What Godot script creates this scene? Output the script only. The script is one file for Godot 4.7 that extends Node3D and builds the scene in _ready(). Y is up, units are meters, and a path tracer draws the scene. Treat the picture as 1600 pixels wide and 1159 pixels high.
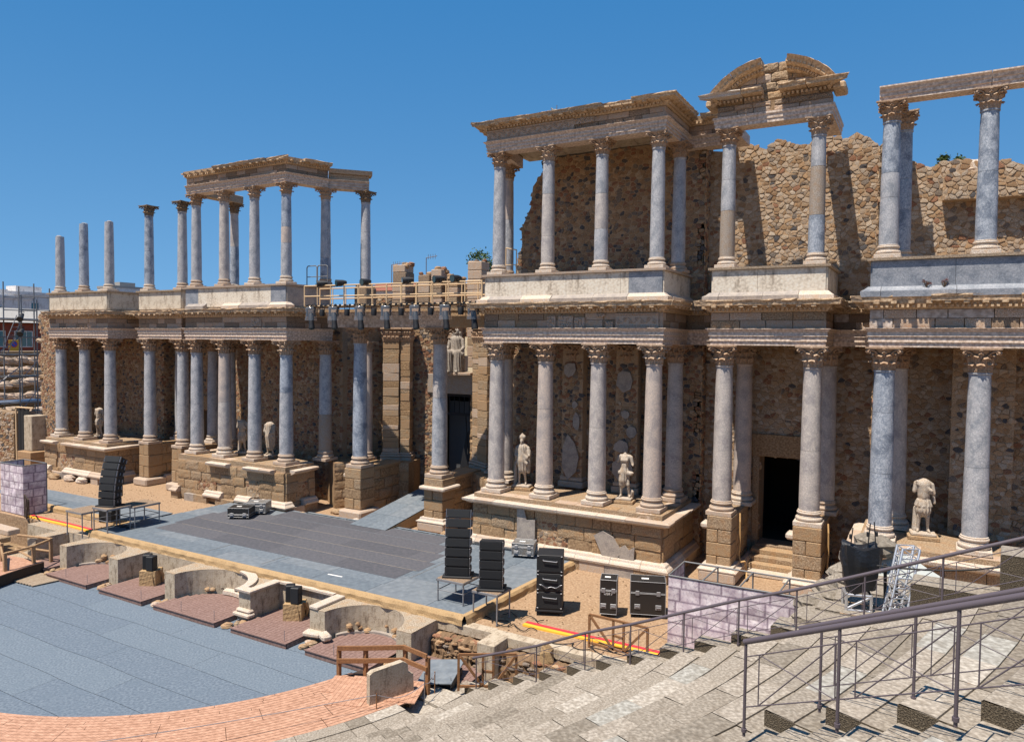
extends Node3D
# A ruined Roman theatre: two-storey stage front seen from the seats, with stage, niches, orchestra and concert equipment.

const ZC := 8.5            # centre of the orchestra circle on the z axis
var M := {}                # materials by name
var T := {}                # textures by name
var used := {}             # names given so far
var rng := RandomNumberGenerator.new()
var stone_lib: Array = []  # [mesh, centre] of the rubble stones in one tile
var block_lib: Array = []
var rock_lib: Array = []
var cap_lib: Array = []
var abacus_mesh: ArrayMesh
const TILE := 2.3


# ---------------------------------------------------------------- mesh builder
class MB:
	var v := PackedVector3Array()
	var n := PackedVector3Array()
	var u := PackedVector2Array()

	func tri(a: Vector3, b: Vector3, c: Vector3, hint: Vector3) -> void:
		var k := (c - a).cross(b - a)
		if k.dot(hint) < 0.0:
			k = -k
			var t := b
			b = c
			c = t
		k = k.normalized()
		v.append(a); v.append(b); v.append(c)
		n.append(k); n.append(k); n.append(k)
		u.append(Vector2(a.x + a.z, a.y)); u.append(Vector2(b.x + b.z, b.y)); u.append(Vector2(c.x + c.z, c.y))

	func quad(a: Vector3, b: Vector3, c: Vector3, d: Vector3, hint: Vector3) -> void:
		tri(a, b, c, hint)
		tri(a, c, d, hint)

	func uquad(a: Vector3, b: Vector3, c: Vector3, d: Vector3, hint: Vector3, uv: Array) -> void:
		var at := u.size()
		quad(a, b, c, d, hint)
		var p := [a, b, c, d]
		for i in range(at, u.size()):
			for k in 4:
				if v[i].is_equal_approx(p[k]):
					u[i] = uv[k]

	func stri(a: Vector3, b: Vector3, c: Vector3, na: Vector3, nb: Vector3, nc: Vector3, ua := Vector2(), ub := Vector2(), uc := Vector2()) -> void:
		if (c - a).cross(b - a).dot(na + nb + nc) < 0.0:
			v.append(a); v.append(c); v.append(b)
			n.append(na); n.append(nc); n.append(nb)
			u.append(ua); u.append(uc); u.append(ub)
		else:
			v.append(a); v.append(b); v.append(c)
			n.append(na); n.append(nb); n.append(nc)
			u.append(ua); u.append(ub); u.append(uc)

	func box(c: Vector3, s: Vector3, bev := 0.0, bas := Basis()) -> void:
		var h := s * 0.5
		if bev <= 0.0:
			for ax in 3:
				for sg in [-1.0, 1.0]:
					var d := Vector3(); d[ax] = sg
					var e := Vector3(); e[(ax + 1) % 3] = h[(ax + 1) % 3]
					var f := Vector3(); f[(ax + 2) % 3] = h[(ax + 2) % 3]
					var o := d * h[ax]
					quad(c + bas * (o - e - f), c + bas * (o + e - f), c + bas * (o + e + f), c + bas * (o - e + f), bas * d)
			return
		for ax in 3:
			for sg in [-1.0, 1.0]:
				var d := Vector3(); d[ax] = sg
				var e := Vector3(); e[(ax + 1) % 3] = h[(ax + 1) % 3] - bev
				var f := Vector3(); f[(ax + 2) % 3] = h[(ax + 2) % 3] - bev
				var o := d * h[ax]
				quad(c + bas * (o - e - f), c + bas * (o + e - f), c + bas * (o + e + f), c + bas * (o - e + f), bas * d)
		for ax in 3:
			var p := (ax + 1) % 3
			var q := (ax + 2) % 3
			for s1 in [-1.0, 1.0]:
				for s2 in [-1.0, 1.0]:
					var l := Vector3(); l[ax] = h[ax] - bev
					var a := Vector3(); a[p] = s1 * h[p]; a[q] = s2 * (h[q] - bev)
					var b := Vector3(); b[p] = s1 * (h[p] - bev); b[q] = s2 * h[q]
					quad(c + bas * (a - l), c + bas * (a + l), c + bas * (b + l), c + bas * (b - l), bas * (a + b))
		for s1 in [-1.0, 1.0]:
			for s2 in [-1.0, 1.0]:
				for s3 in [-1.0, 1.0]:
					var sg := Vector3(s1, s2, s3)
					var g := h - Vector3(bev, bev, bev)
					tri(c + bas * (sg * Vector3(h.x, g.y, g.z)), c + bas * (sg * Vector3(g.x, h.y, g.z)), c + bas * (sg * Vector3(g.x, g.y, h.z)), bas * sg)

	# profile of Vector2(radius, y) from bottom to top, turned about the y axis through c
	func lathe(prof: Array, seg: int, c := Vector3(), wob := 0.0, uoff := Vector2(), usc := Vector2(1, 1)) -> void:
		for i in prof.size() - 1:
			var p: Vector2 = prof[i]
			var q: Vector2 = prof[i + 1]
			if p.is_equal_approx(q):
				continue
			var sl := Vector2(q.y - p.y, p.x - q.x).normalized()
			var np := sl
			var nq := sl
			if i > 0:
				var o: Vector2 = prof[i - 1]
				var s0 := Vector2(p.y - o.y, o.x - p.x).normalized()
				if s0.dot(sl) > 0.6:
					np = (s0 + sl).normalized()
			if i < prof.size() - 2:
				var r: Vector2 = prof[i + 2]
				var s1 := Vector2(r.y - q.y, q.x - r.x).normalized()
				if s1.dot(sl) > 0.6:
					nq = (s1 + sl).normalized()
			for k in seg:
				var a := TAU * k / seg
				var b := TAU * (k + 1) / seg
				var da := Vector3(cos(a), 0, sin(a))
				var db := Vector3(cos(b), 0, sin(b))
				var wa := 1.0 + wob * sin(3.0 * a + p.y * 5.0) if wob > 0.0 else 1.0
				var wb := 1.0 + wob * sin(3.0 * b + p.y * 5.0) if wob > 0.0 else 1.0
				var P := c + da * p.x * wa + Vector3(0, p.y, 0)
				var Q := c + db * p.x * wb + Vector3(0, p.y, 0)
				var R := c + db * q.x * wb + Vector3(0, q.y, 0)
				var S := c + da * q.x * wa + Vector3(0, q.y, 0)
				var ua := Vector2(float(k) / seg, -p.y) * usc + uoff
				var ub := Vector2(float(k + 1) / seg, -p.y) * usc + uoff
				var uc := Vector2(float(k + 1) / seg, -q.y) * usc + uoff
				var ud := Vector2(float(k) / seg, -q.y) * usc + uoff
				var na := da * np.x + Vector3(0, np.y, 0)
				var nb := db * np.x + Vector3(0, np.y, 0)
				var nc := db * nq.x + Vector3(0, nq.y, 0)
				var nd := da * nq.x + Vector3(0, nq.y, 0)
				if p.x > 0.0001:
					stri(P, Q, R, na, nb, nc, ua, ub, uc)
				if q.x > 0.0001:
					stri(P, R, S, na, nc, nd, ua, uc, ud)

	func tube(a: Vector3, b: Vector3, r: float, seg := 8, r2 := -1.0, caps := true) -> void:
		if r2 < 0.0:
			r2 = r
		var d := (b - a).normalized()
		var s := d.cross(Vector3.UP if absf(d.y) < 0.9 else Vector3.RIGHT).normalized()
		var t := d.cross(s)
		for k in seg:
			var x := TAU * k / seg
			var y := TAU * (k + 1) / seg
			var nx := s * cos(x) + t * sin(x)
			var ny := s * cos(y) + t * sin(y)
			var l := a.distance_to(b)
			var u1 := Vector2(float(k) / seg, 0)
			var u2 := Vector2(float(k + 1) / seg, 0)
			stri(a + nx * r, a + ny * r, b + ny * r2, nx, ny, ny, u1, u2, u2 + Vector2(0, l))
			stri(a + nx * r, b + ny * r2, b + nx * r2, nx, ny, nx, u1, u2 + Vector2(0, l), u1 + Vector2(0, l))
			if caps:
				stri(a, a + nx * r, a + ny * r, -d, -d, -d)
				stri(b, b + nx * r2, b + ny * r2, d, d, d)

	func path(pts: Array, r: float, seg := 6) -> void:
		for i in pts.size() - 1:
			tube(pts[i], pts[i + 1], r, seg)

	# closed profile of Vector2(out, y) swept along a plan path of Vector2(x, z); out is to the left of travel seen from above (-dz, dx)
	func sweep(pth: Array, prof: Array, caps := true) -> void:
		var m: Array = []
		for i in pth.size():
			var n1 := Vector2()
			var n2 := Vector2()
			if i > 0:
				var d: Vector2 = (pth[i] - pth[i - 1]).normalized()
				n1 = Vector2(-d.y, d.x)
			if i < pth.size() - 1:
				var d: Vector2 = (pth[i + 1] - pth[i]).normalized()
				n2 = Vector2(-d.y, d.x)
			if i == 0:
				n1 = n2
			if i == pth.size() - 1:
				n2 = n1
			m.append((n1 + n2) / (1.0 + n1.dot(n2)))
		var area := 0.0
		for j in prof.size():
			var p: Vector2 = prof[j]
			var q: Vector2 = prof[(j + 1) % prof.size()]
			area += p.x * q.y - q.x * p.y
		for i in pth.size() - 1:
			var d: Vector2 = (pth[i + 1] - pth[i]).normalized()
			var o := Vector3(-d.y, 0, d.x)
			for j in prof.size():
				var p: Vector2 = prof[j]
				var q: Vector2 = prof[(j + 1) % prof.size()]
				var e := (q - p) * (1.0 if area > 0.0 else -1.0)
				var hint := o * e.y + Vector3(0, -e.x, 0)
				quad(pt(pth[i], m[i], p), pt(pth[i + 1], m[i + 1], p), pt(pth[i + 1], m[i + 1], q), pt(pth[i], m[i], q), hint)
		if caps:
			var pv := PackedVector2Array(prof)
			var ix := Geometry2D.triangulate_polygon(pv)
			for e in [0, pth.size() - 1]:
				var d: Vector2 = (pth[1] - pth[0]) if e == 0 else (pth[e] - pth[e - 1])
				var h := Vector3(d.x, 0, d.y) * (-1.0 if e == 0 else 1.0)
				for k in range(0, ix.size(), 3):
					tri(pt(pth[e], m[e], prof[ix[k]]), pt(pth[e], m[e], prof[ix[k + 1]]), pt(pth[e], m[e], prof[ix[k + 2]]), h)

	func pt(p: Vector2, m: Vector2, q: Vector2) -> Vector3:
		return Vector3(p.x + m.x * q.x, q.y, p.y + m.y * q.x)

	# flat polygon in the local xy plane given thickness along z from z0 to z1, placed by xf
	func prism(poly: Array, z0: float, z1: float, xf := Transform3D()) -> void:
		var pv := PackedVector2Array(poly)
		var ix := Geometry2D.triangulate_polygon(pv)
		for k in range(0, ix.size(), 3):
			var a: Vector2 = poly[ix[k]]
			var b: Vector2 = poly[ix[k + 1]]
			var c: Vector2 = poly[ix[k + 2]]
			tri(xf * Vector3(a.x, a.y, z1), xf * Vector3(b.x, b.y, z1), xf * Vector3(c.x, c.y, z1), xf.basis.z)
			tri(xf * Vector3(a.x, a.y, z0), xf * Vector3(b.x, b.y, z0), xf * Vector3(c.x, c.y, z0), -xf.basis.z)
		var cw := 1.0 if Geometry2D.is_polygon_clockwise(pv) else -1.0
		for i in poly.size():
			var a: Vector2 = poly[i]
			var b: Vector2 = poly[(i + 1) % poly.size()]
			var e := b - a
			var h := xf.basis * Vector3(-e.y, e.x, 0) * cw
			quad(xf * Vector3(a.x, a.y, z0), xf * Vector3(b.x, b.y, z0), xf * Vector3(b.x, b.y, z1), xf * Vector3(a.x, a.y, z1), h)

	func add(o: MB, xf: Transform3D) -> void:
		var nb := xf.basis.inverse().transposed()
		var flip := xf.basis.determinant() < 0.0
		for i in range(0, o.v.size(), 3):
			for k in [0, 2, 1] if flip else [0, 1, 2]:
				v.append(xf * o.v[i + k])
				n.append((nb * o.n[i + k]).normalized())
				u.append(o.u[i + k])

	func mesh(mat: Material = null) -> ArrayMesh:
		var m := ArrayMesh.new()
		surface(m, mat)
		return m

	func surface(m: ArrayMesh, mat: Material) -> void:
		if v.is_empty():
			return
		var a := []
		a.resize(Mesh.ARRAY_MAX)
		a[Mesh.ARRAY_VERTEX] = v
		a[Mesh.ARRAY_NORMAL] = n
		a[Mesh.ARRAY_TEX_UV] = u
		m.add_surface_from_arrays(Mesh.PRIMITIVE_TRIANGLES, a)
		if mat:
			m.surface_set_material(m.get_surface_count() - 1, mat)


# ---------------------------------------------------------------- objects
func numbered(called: String) -> String:
	var k: int = used.get(called, 0)
	used[called] = k + 1
	return called if k == 0 else "%s_%03d" % [called, k]


func tag(o: Node3D, label: String, category: String, group := "") -> void:
	o.set_meta("label", label)
	o.set_meta("category", category)
	if group:
		o.set_meta("group", group)


func thing(called: String, label: String, category: String, at := Vector3(), group := "", turn := 0.0) -> Node3D:
	var o := Node3D.new()
	o.name = numbered(called)
	add_child(o)
	o.position = at
	o.rotation.y = turn
	tag(o, label, category, group)
	return o


func part(parent: Node3D, called: String, m: Mesh, mat: Material = null, xf := Transform3D()) -> MeshInstance3D:
	var o := MeshInstance3D.new()
	o.name = called if parent != self else numbered(called)
	o.mesh = m
	if mat:
		o.material_override = mat
	o.transform = xf
	parent.add_child(o, true)
	return o


func struct(called: String, m: Mesh, mat: Material) -> MeshInstance3D:
	var o := part(self, called, m, mat)
	o.set_meta("kind", "structure")
	return o


func stuff(parent: Node3D, called: String, m: Mesh, mat: Material = null, xf := Transform3D()) -> MeshInstance3D:
	var o := part(parent, called, m, mat, xf)
	o.set_meta("kind", "stuff")
	return o


func at(x: float, y: float, z: float) -> Transform3D:
	return Transform3D(Basis(), Vector3(x, y, z))


func turned(deg: float, p := Vector3()) -> Transform3D:
	return Transform3D(Basis(Vector3.UP, deg_to_rad(deg)), p)


func pick(a: Array):
	return a[rng.randi() % a.size()]


# ---------------------------------------------------------------- textures and materials
func noise(size: int, freq: float, oct := 4, sd := 1, type := FastNoiseLite.TYPE_SIMPLEX_SMOOTH, warp := 0.0) -> PackedByteArray:
	var f := FastNoiseLite.new()
	f.seed = sd
	f.noise_type = type
	f.frequency = freq
	f.fractal_octaves = oct
	if type == FastNoiseLite.TYPE_CELLULAR:
		f.fractal_type = FastNoiseLite.FRACTAL_NONE
	if warp > 0.0:
		f.domain_warp_enabled = true
		f.domain_warp_amplitude = warp
		f.domain_warp_frequency = freq * 0.8
	var im := f.get_seamless_image(size, size, false, false, 0.12, true)
	im.convert(Image.FORMAT_L8)
	return im.get_data()


func image_tex(size: int, data: PackedByteArray, rgb := true) -> ImageTexture:
	var im := Image.create_from_data(size, size, false, Image.FORMAT_RGB8 if rgb else Image.FORMAT_L8, data)
	im.generate_mipmaps()
	return ImageTexture.create_from_image(im)


func bump_tex(size: int, data: PackedByteArray, strength: float) -> ImageTexture:
	var im := Image.create_from_data(size, size, false, Image.FORMAT_L8, data)
	im.convert(Image.FORMAT_RGBA8)
	im.bump_map_to_normal_map(strength)
	return ImageTexture.create_from_image(im)


# two noises to colours: mix(dark, light, a) shifted by b towards tint
func blend_tex(size: int, na: PackedByteArray, nb: PackedByteArray, dark: Color, light: Color, tint: Color, amount: float, contrast := 1.0) -> ImageTexture:
	var out := PackedByteArray()
	out.resize(size * size * 3)
	for i in size * size:
		var a := clampf((na[i] / 255.0 - 0.5) * contrast + 0.5, 0.0, 1.0)
		var b := clampf((nb[i] / 255.0 - 0.45) * 2.2, 0.0, 1.0) * amount
		var c := dark.lerp(light, a).lerp(tint, b)
		out[i * 3] = int(c.r * 255.0)
		out[i * 3 + 1] = int(c.g * 255.0)
		out[i * 3 + 2] = int(c.b * 255.0)
	return image_tex(size, out)


func marble_tex(size: int, sd: int, base: Color, dark: Color, white: Color, slant: float) -> ImageTexture:
	var n1 := noise(size, 0.006, 5, sd, FastNoiseLite.TYPE_SIMPLEX_SMOOTH, 40.0)
	var n2 := noise(size, 0.02, 5, sd + 7, FastNoiseLite.TYPE_SIMPLEX_SMOOTH, 25.0)
	var n3 := noise(size, 0.09, 3, sd + 13)
	var out := PackedByteArray()
	out.resize(size * size * 3)
	for y in size:
		for x in size:
			var i := y * size + x
			var s := TAU * (x * 3.0 + y * slant) / size
			var w := sin(s + n1[i] * 0.055 + n2[i] * 0.012)
			var vein := pow(1.0 - absf(w), 3.0)
			var cloud := n1[i] / 255.0
			var c := base.lerp(dark, clampf((cloud - 0.45) * 2.2, 0.0, 0.8))
			var ridge := 1.0 - absf(n2[i] / 255.0 - 0.5) * 2.0
			c = c.lerp(white, vein * 0.6)
			var w2 := sin(s * 2.0 + n1[i] * 0.08 + n2[i] * 0.02 + 1.3)
			c = c.lerp(dark, pow(1.0 - absf(w2), 5.0) * 0.7)
			c = c.lerp(dark, pow(ridge, 9.0) * 0.6)
			var g := 0.9 + n3[i] / 255.0 * 0.2
			out[i * 3] = int(clampf(c.r * g, 0, 1) * 255.0)
			out[i * 3 + 1] = int(clampf(c.g * g, 0, 1) * 255.0)
			out[i * 3 + 2] = int(clampf(c.b * g, 0, 1) * 255.0)
	return image_tex(size, out)


# dark runs of weathering that hang down from the top; rows stretched
func streak_tex(size: int, sd: int, dark: Color, light: Color) -> ImageTexture:
	var n1 := noise(size, 0.03, 4, sd)
	var n2 := noise(size, 0.05, 3, sd + 3)
	var n3 := noise(size, 0.008, 3, sd + 5)
	var out := PackedByteArray()
	out.resize(size * size * 3)
	for y in size:
		for x in size:
			var a := n1[(y / 7) * size + x] / 255.0
			var b := n2[y * size + x] / 255.0
			var c3 := clampf((n3[y * size + x] / 255.0 - 0.38) * 3.0, 0.0, 1.0)
			var k := clampf((a - 0.5) * 2.6, 0.0, 1.0) * (0.4 + 0.6 * b) * c3 + 0.35 * (1.0 - b) * c3
			var c := light.lerp(dark, k)
			var g := 0.88 + 0.24 * b
			var i := (y * size + x) * 3
			out[i] = int(clampf(c.r * g, 0, 1) * 255.0)
			out[i + 1] = int(clampf(c.g * g, 0, 1) * 255.0)
			out[i + 2] = int(clampf(c.b * g, 0, 1) * 255.0)
	return image_tex(size, out)


func grain_tex(size: int, sd: int, dark: Color, light: Color) -> ImageTexture:
	var n1 := noise(size, 0.03, 4, sd)
	var n2 := noise(size, 0.02, 3, sd + 3)
	var out := PackedByteArray()
	out.resize(size * size * 3)
	for y in size:
		for x in size:
			var a := n1[((y * 6) % size) * size + (x / 6)] / 255.0
			var b := n2[y * size + x] / 255.0
			var c := dark.lerp(light, clampf(a * 0.7 + b * 0.5 - 0.1, 0.0, 1.0))
			var i := (y * size + x) * 3
			out[i] = int(c.r * 255.0)
			out[i + 1] = int(c.g * 255.0)
			out[i + 2] = int(c.b * 255.0)
	return image_tex(size, out)


# canvas printed with a drawing of stone courses
func print_tex(w: int, h: int, wide: int, courses: int, sd: int) -> ImageTexture:
	var r := RandomNumberGenerator.new()
	r.seed = sd
	var n1 := noise(512, 0.012, 4, sd)
	var n2 := noise(512, 0.05, 3, sd + 2)
	var im := Image.create(w, h, false, Image.FORMAT_RGB8)
	for y in h:
		for x in w:
			var a := n1[(y % 512) * 512 + (x % 512)] / 255.0
			var b := n2[(y % 512) * 512 + (x % 512)] / 255.0
			var c := Color(0.68, 0.62, 0.66).lerp(Color(0.88, 0.85, 0.86), clampf(a * 1.3 - 0.15, 0, 1))
			c = c.lerp(Color(0.52, 0.46, 0.53), clampf((b - 0.55) * 1.6, 0.0, 0.5))
			im.set_pixel(x, y, c)
	var y0 := 0
	for k in courses:
		var y1 := int(float(h) * (k + 1) / courses + r.randi_range(-6, 6))
		var x0 := -r.randi_range(0, 60)
		while x0 < w:
			var x1 := x0 + int(float(w) / wide * r.randf_range(0.7, 1.35))
			var tone := r.randf_range(-0.06, 0.06)
			for y in range(maxi(y0, 0), mini(y1, h)):
				for x in range(maxi(x0, 0), mini(x1, w)):
					var e := mini(mini(x - x0, x1 - 1 - x), mini(y - y0, y1 - 1 - y))
					var c := im.get_pixel(x, y)
					var wig := n2[((y * 3) % 512) * 512 + ((x * 3) % 512)] / 255.0 * 4.0
					if e < 1.5 + wig * 0.6:
						c = c.lerp(Color(0.36, 0.30, 0.36), 0.6)
					elif e < 7.0:
						c = c.lerp(Color(0.42, 0.34, 0.42), 0.22)
					im.set_pixel(x, y, Color(c.r + tone, c.g + tone, c.b + tone))
			x0 = x1
		y0 = y1
	im.generate_mipmaps()
	return ImageTexture.create_from_image(im)


func mk(called: String, c: Color, rough: float, tex := "", metres := 2.0, bump := "", depth := 1.0, bm := 1.0) -> StandardMaterial3D:
	var m := StandardMaterial3D.new()
	m.albedo_color = c.linear_to_srgb()
	m.roughness = rough
	if tex:
		m.albedo_texture = T[tex]
	if bump:
		m.normal_enabled = true
		m.normal_texture = T[bump]
		m.normal_scale = depth
	if tex or bump:
		m.uv1_triplanar = true
		m.uv1_world_triplanar = true
		m.uv1_scale = Vector3.ONE / metres
		m.uv1_triplanar_sharpness = 4.0
	M[called] = m
	return m


func materials() -> void:
	var fine := noise(512, 0.06, 4, 3)
	var large := noise(512, 0.01, 4, 5)
	var mid := noise(512, 0.025, 5, 9, FastNoiseLite.TYPE_SIMPLEX_SMOOTH, 20.0)
	var cell := noise(512, 0.09, 1, 21, FastNoiseLite.TYPE_CELLULAR)
	T.stone = blend_tex(512, fine, large, Color(0.66, 0.62, 0.58), Color(1, 1, 1), Color(0.86, 0.74, 0.62), 0.5, 1.5)
	T.worn = blend_tex(512, mid, fine, Color(0.72, 0.67, 0.62), Color(1, 0.98, 0.95), Color(0.84, 0.78, 0.72), 0.4, 1.5)
	T.gravel = blend_tex(512, cell, fine, Color(0.62, 0.58, 0.53), Color(1, 0.98, 0.94), Color(0.34, 0.31, 0.28), 0.75, 1.2)
	T.seat = blend_tex(512, fine, mid, Color(0.70, 0.68, 0.65), Color(1, 0.99, 0.97), Color(0.72, 0.69, 0.65), 0.6, 1.3)
	T.sand = blend_tex(512, fine, mid, Color(0.78, 0.76, 0.73), Color(1, 1, 1), Color(0.80, 0.76, 0.72), 0.7, 1.4)
	T.scuff = blend_tex(512, mid, fine, Color(0.83, 0.85, 0.87), Color(1, 1, 1), Color(0.88, 0.87, 0.85), 0.45, 1.5)
	T.felt = blend_tex(512, fine, large, Color(0.8, 0.82, 0.85), Color(1, 1, 1), Color(0.86, 0.88, 0.9), 0.6, 1.6)
	T.streak = streak_tex(512, 31, Color(0.60, 0.56, 0.52), Color(1, 0.98, 0.95))
	T.stain = streak_tex(512, 57, Color(0.80, 0.77, 0.75), Color(1, 1, 1))
	T.wood = grain_tex(512, 41, Color(0.66, 0.6, 0.56), Color(1, 1, 1))
	T.marble0 = marble_tex(512, 61, Color(0.69, 0.69, 0.70), Color(0.50, 0.52, 0.55), Color(0.84, 0.84, 0.84), 1.0)
	T.marble1 = marble_tex(512, 77, Color(0.74, 0.71, 0.68), Color(0.58, 0.56, 0.56), Color(0.86, 0.82, 0.79), 2.0)
	T.marble2 = marble_tex(512, 93, Color(0.64, 0.67, 0.71), Color(0.38, 0.42, 0.48), Color(0.84, 0.85, 0.86), -2.0)
	T.marble3 = marble_tex(512, 119, Color(0.76, 0.70, 0.65), Color(0.60, 0.57, 0.56), Color(0.86, 0.79, 0.73), 1.0)
	T.print0 = print_tex(768, 384, 7, 6, 4)
	T.print1 = print_tex(384, 448, 4, 6, 8)
	T.n_fine = bump_tex(512, fine, 3.0)
	T.n_mid = bump_tex(512, mid, 5.0)
	T.n_cell = bump_tex(512, cell, 3.0)

	mk("sand", Color(0.43, 0.295, 0.185), 0.95, "sand", 3.1, "n_mid", 0.5)
	mk("earth", Color(0.30, 0.21, 0.12), 0.95, "sand", 5.0, "n_mid", 0.7)
	mk("mortar", Color(0.57, 0.44, 0.305), 0.95, "stone", 1.3, "n_mid", 0.8)
	mk("mortar_dark", Color(0.33, 0.24, 0.155), 0.95, "worn", 2.3, "n_mid", 0.8)
	mk("mortar_pale", Color(0.50, 0.40, 0.295), 0.95, "stone", 1.3, "n_mid", 0.8)
	# the stones of the rubble walls
	var tones := [Color(0.526, 0.369, 0.224), Color(0.470, 0.322, 0.192), Color(0.560, 0.421, 0.282), Color(0.403, 0.275, 0.166), Color(0.123, 0.123, 0.134), Color(0.370, 0.199, 0.122), Color(0.280, 0.240, 0.205), Color(0.594, 0.491, 0.371), Color(0.62, 0.52, 0.41), Color(0.56, 0.455, 0.345), Color(0.66, 0.575, 0.47)]
	for i in tones.size():
		mk("stone%d" % i, tones[i], 0.92, "stone", 0.7 + 0.1 * (i % 8), "n_fine", 0.9)
	# dressed blocks
	var blocks := [Color(0.47, 0.335, 0.20), Color(0.42, 0.295, 0.175), Color(0.51, 0.375, 0.235), Color(0.37, 0.27, 0.17), Color(0.44, 0.335, 0.225)]
	for i in blocks.size():
		mk("block%d" % i, blocks[i], 0.9, "worn" if i % 2 else "stone", 1.1 + 0.23 * i, "n_mid", 0.7)
	var granite := [Color(0.60, 0.475, 0.375), Color(0.51, 0.40, 0.31), Color(0.65, 0.53, 0.425), Color(0.55, 0.44, 0.35)]
	for i in granite.size():
		mk("granite%d" % i, granite[i], 0.9, "gravel" if i % 2 else "stone", 0.9 + 0.2 * i, "n_fine", 0.7)
	mk("cornice", Color(0.66, 0.52, 0.365), 0.9, "worn", 1.4, "n_mid", 0.4)
	mk("cornice_grey", Color(0.50, 0.425, 0.335), 0.95, "worn", 0.9, "n_mid", 0.5)
	mk("architrave", Color(0.77, 0.68, 0.615), 0.75, "worn", 1.6, "n_fine", 0.15)
	mk("architrave_grey", Color(0.62, 0.57, 0.54), 0.7, "worn", 2.7, "n_fine", 0.25)
	mk("white_stone", Color(0.76, 0.69, 0.61), 0.8, "stone", 1.0, "n_mid", 0.45)
	mk("base_stone", Color(0.64, 0.54, 0.45), 0.8, "stone", 0.8, "n_fine", 0.4)
	mk("capital", Color(0.52, 0.38, 0.27), 0.85, "worn", 0.6, "n_fine", 0.6)
	mk("capital_pale", Color(0.58, 0.46, 0.36), 0.85, "worn", 0.5, "n_fine", 0.6)
	mk("capital_dark", Color(0.30, 0.235, 0.17), 0.9, "worn", 0.5, "n_fine", 0.8)
	mk("plaster", Color(0.64, 0.595, 0.525), 0.85, "streak", 3.4, "n_fine", 0.25)
	mk("plaster_dark", Color(0.55, 0.505, 0.435), 0.9, "streak", 2.1, "n_fine", 0.4)
	mk("slab_blue", Color(0.62, 0.65, 0.69), 0.5, "marble0", 2.2)
	mk("slab_grey", Color(0.70, 0.67, 0.63), 0.6, "marble1", 1.6)
	mk("statue", Color(0.62, 0.57, 0.505), 0.8, "stone", 1.1, "n_fine", 0.3)
	mk("patch", Color(0.46, 0.41, 0.36), 0.85, "stone", 1.2, "n_fine", 0.3)
	for i in 4:
		var m := StandardMaterial3D.new()
		m.albedo_color = Color(0.985, 0.985, 0.985)
		m.albedo_texture = T["marble%d" % i]
		m.roughness = 0.55
		M["marble%d" % i] = m
	mk("concrete", Color(0.46, 0.40, 0.32), 0.9, "streak", 1.6, "n_fine", 0.4)
	mk("concrete_top", Color(0.50, 0.43, 0.335), 0.9, "stone", 1.7, "n_fine", 0.4)
	mk("rubble_fill", Color(0.40, 0.28, 0.18), 0.95, "gravel", 0.6, "n_cell", 1.0)
	mk("felt", Color(0.165, 0.205, 0.245), 0.95, "felt", 2.6, "n_fine", 0.3)
	var pan := [Color(0.165, 0.195, 0.225), Color(0.145, 0.175, 0.205), Color(0.185, 0.21, 0.235)]
	for i in 3:
		mk("panel%d" % i, pan[i], 0.75, "scuff", 2.6 + i, "n_fine", 0.15)
	mk("mat_dark0", Color(0.105, 0.104, 0.118), 0.8, "scuff", 2.2, "n_fine", 0.15)
	mk("mat_dark1", Color(0.09, 0.09, 0.104), 0.8, "scuff", 2.9, "n_fine", 0.15)
	mk("cloth", Color(0.52, 0.36, 0.19), 0.9, "sand", 1.1, "n_mid", 0.5)
	mk("brown_plank", Color(0.32, 0.215, 0.19), 0.75, "wood", 1.4, "n_fine", 0.2)
	mk("orange_plank", Color(0.66, 0.40, 0.275), 0.75, "wood", 1.9, "n_fine", 0.2)
	mk("grey_plank", Color(0.42, 0.35, 0.26), 0.8, "wood", 1.2, "n_fine", 0.2)
	mk("timber", Color(0.36, 0.185, 0.08), 0.8, "wood", 0.7)
	mk("timber_pale", Color(0.50, 0.34, 0.19), 0.8, "wood", 0.7)
	mk("timber_dark", Color(0.06, 0.04, 0.03), 0.85, "wood", 0.7)
	var seat := [Color(0.415, 0.378, 0.33), Color(0.37, 0.335, 0.29), Color(0.455, 0.415, 0.365), Color(0.30, 0.27, 0.23)]
	for i in 4:
		mk("seat%d" % i, seat[i], 0.92, "seat", 1.7 + 0.35 * i, "n_fine", 0.8, 1.0)
	mk("seat_clean", Color(0.54, 0.505, 0.455), 0.9, "seat", 2.9, "n_fine", 0.5)
	mk("seat_grey", Color(0.45, 0.45, 0.425), 0.85, "seat", 3.4, "n_fine", 0.4)
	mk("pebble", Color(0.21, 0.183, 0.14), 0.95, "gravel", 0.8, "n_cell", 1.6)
	mk("rail", Color(0.10, 0.082, 0.095), 0.45, "", 1.0)
	mk("felt1", Color(0.15, 0.188, 0.23), 0.95, "felt", 3.3, "n_fine", 0.3)
	mk("screen_dark", Color(0.07, 0.075, 0.08), 0.8)
	mk("statue_grey", Color(0.42, 0.40, 0.37), 0.85, "worn", 1.0, "n_fine", 0.3)
	mk("black", Color(0.012, 0.013, 0.016), 0.6)
	mk("black_grille", Color(0.010, 0.012, 0.015), 0.8, "", 1.0, "n_cell", 0.6)
	mk("black_soft", Color(0.02, 0.02, 0.022), 0.9)
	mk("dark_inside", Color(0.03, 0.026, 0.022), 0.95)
	mk("tarp_black", Color(0.008, 0.010, 0.014), 0.42, "", 0.8, "n_mid", 0.6)
	mk("sheet", Color(0.42, 0.45, 0.43), 0.6, "", 1.5, "n_mid", 0.25)
	mk("case_black", Color(0.016, 0.015, 0.015), 0.5, "", 0.6, "n_fine", 0.15)
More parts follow.
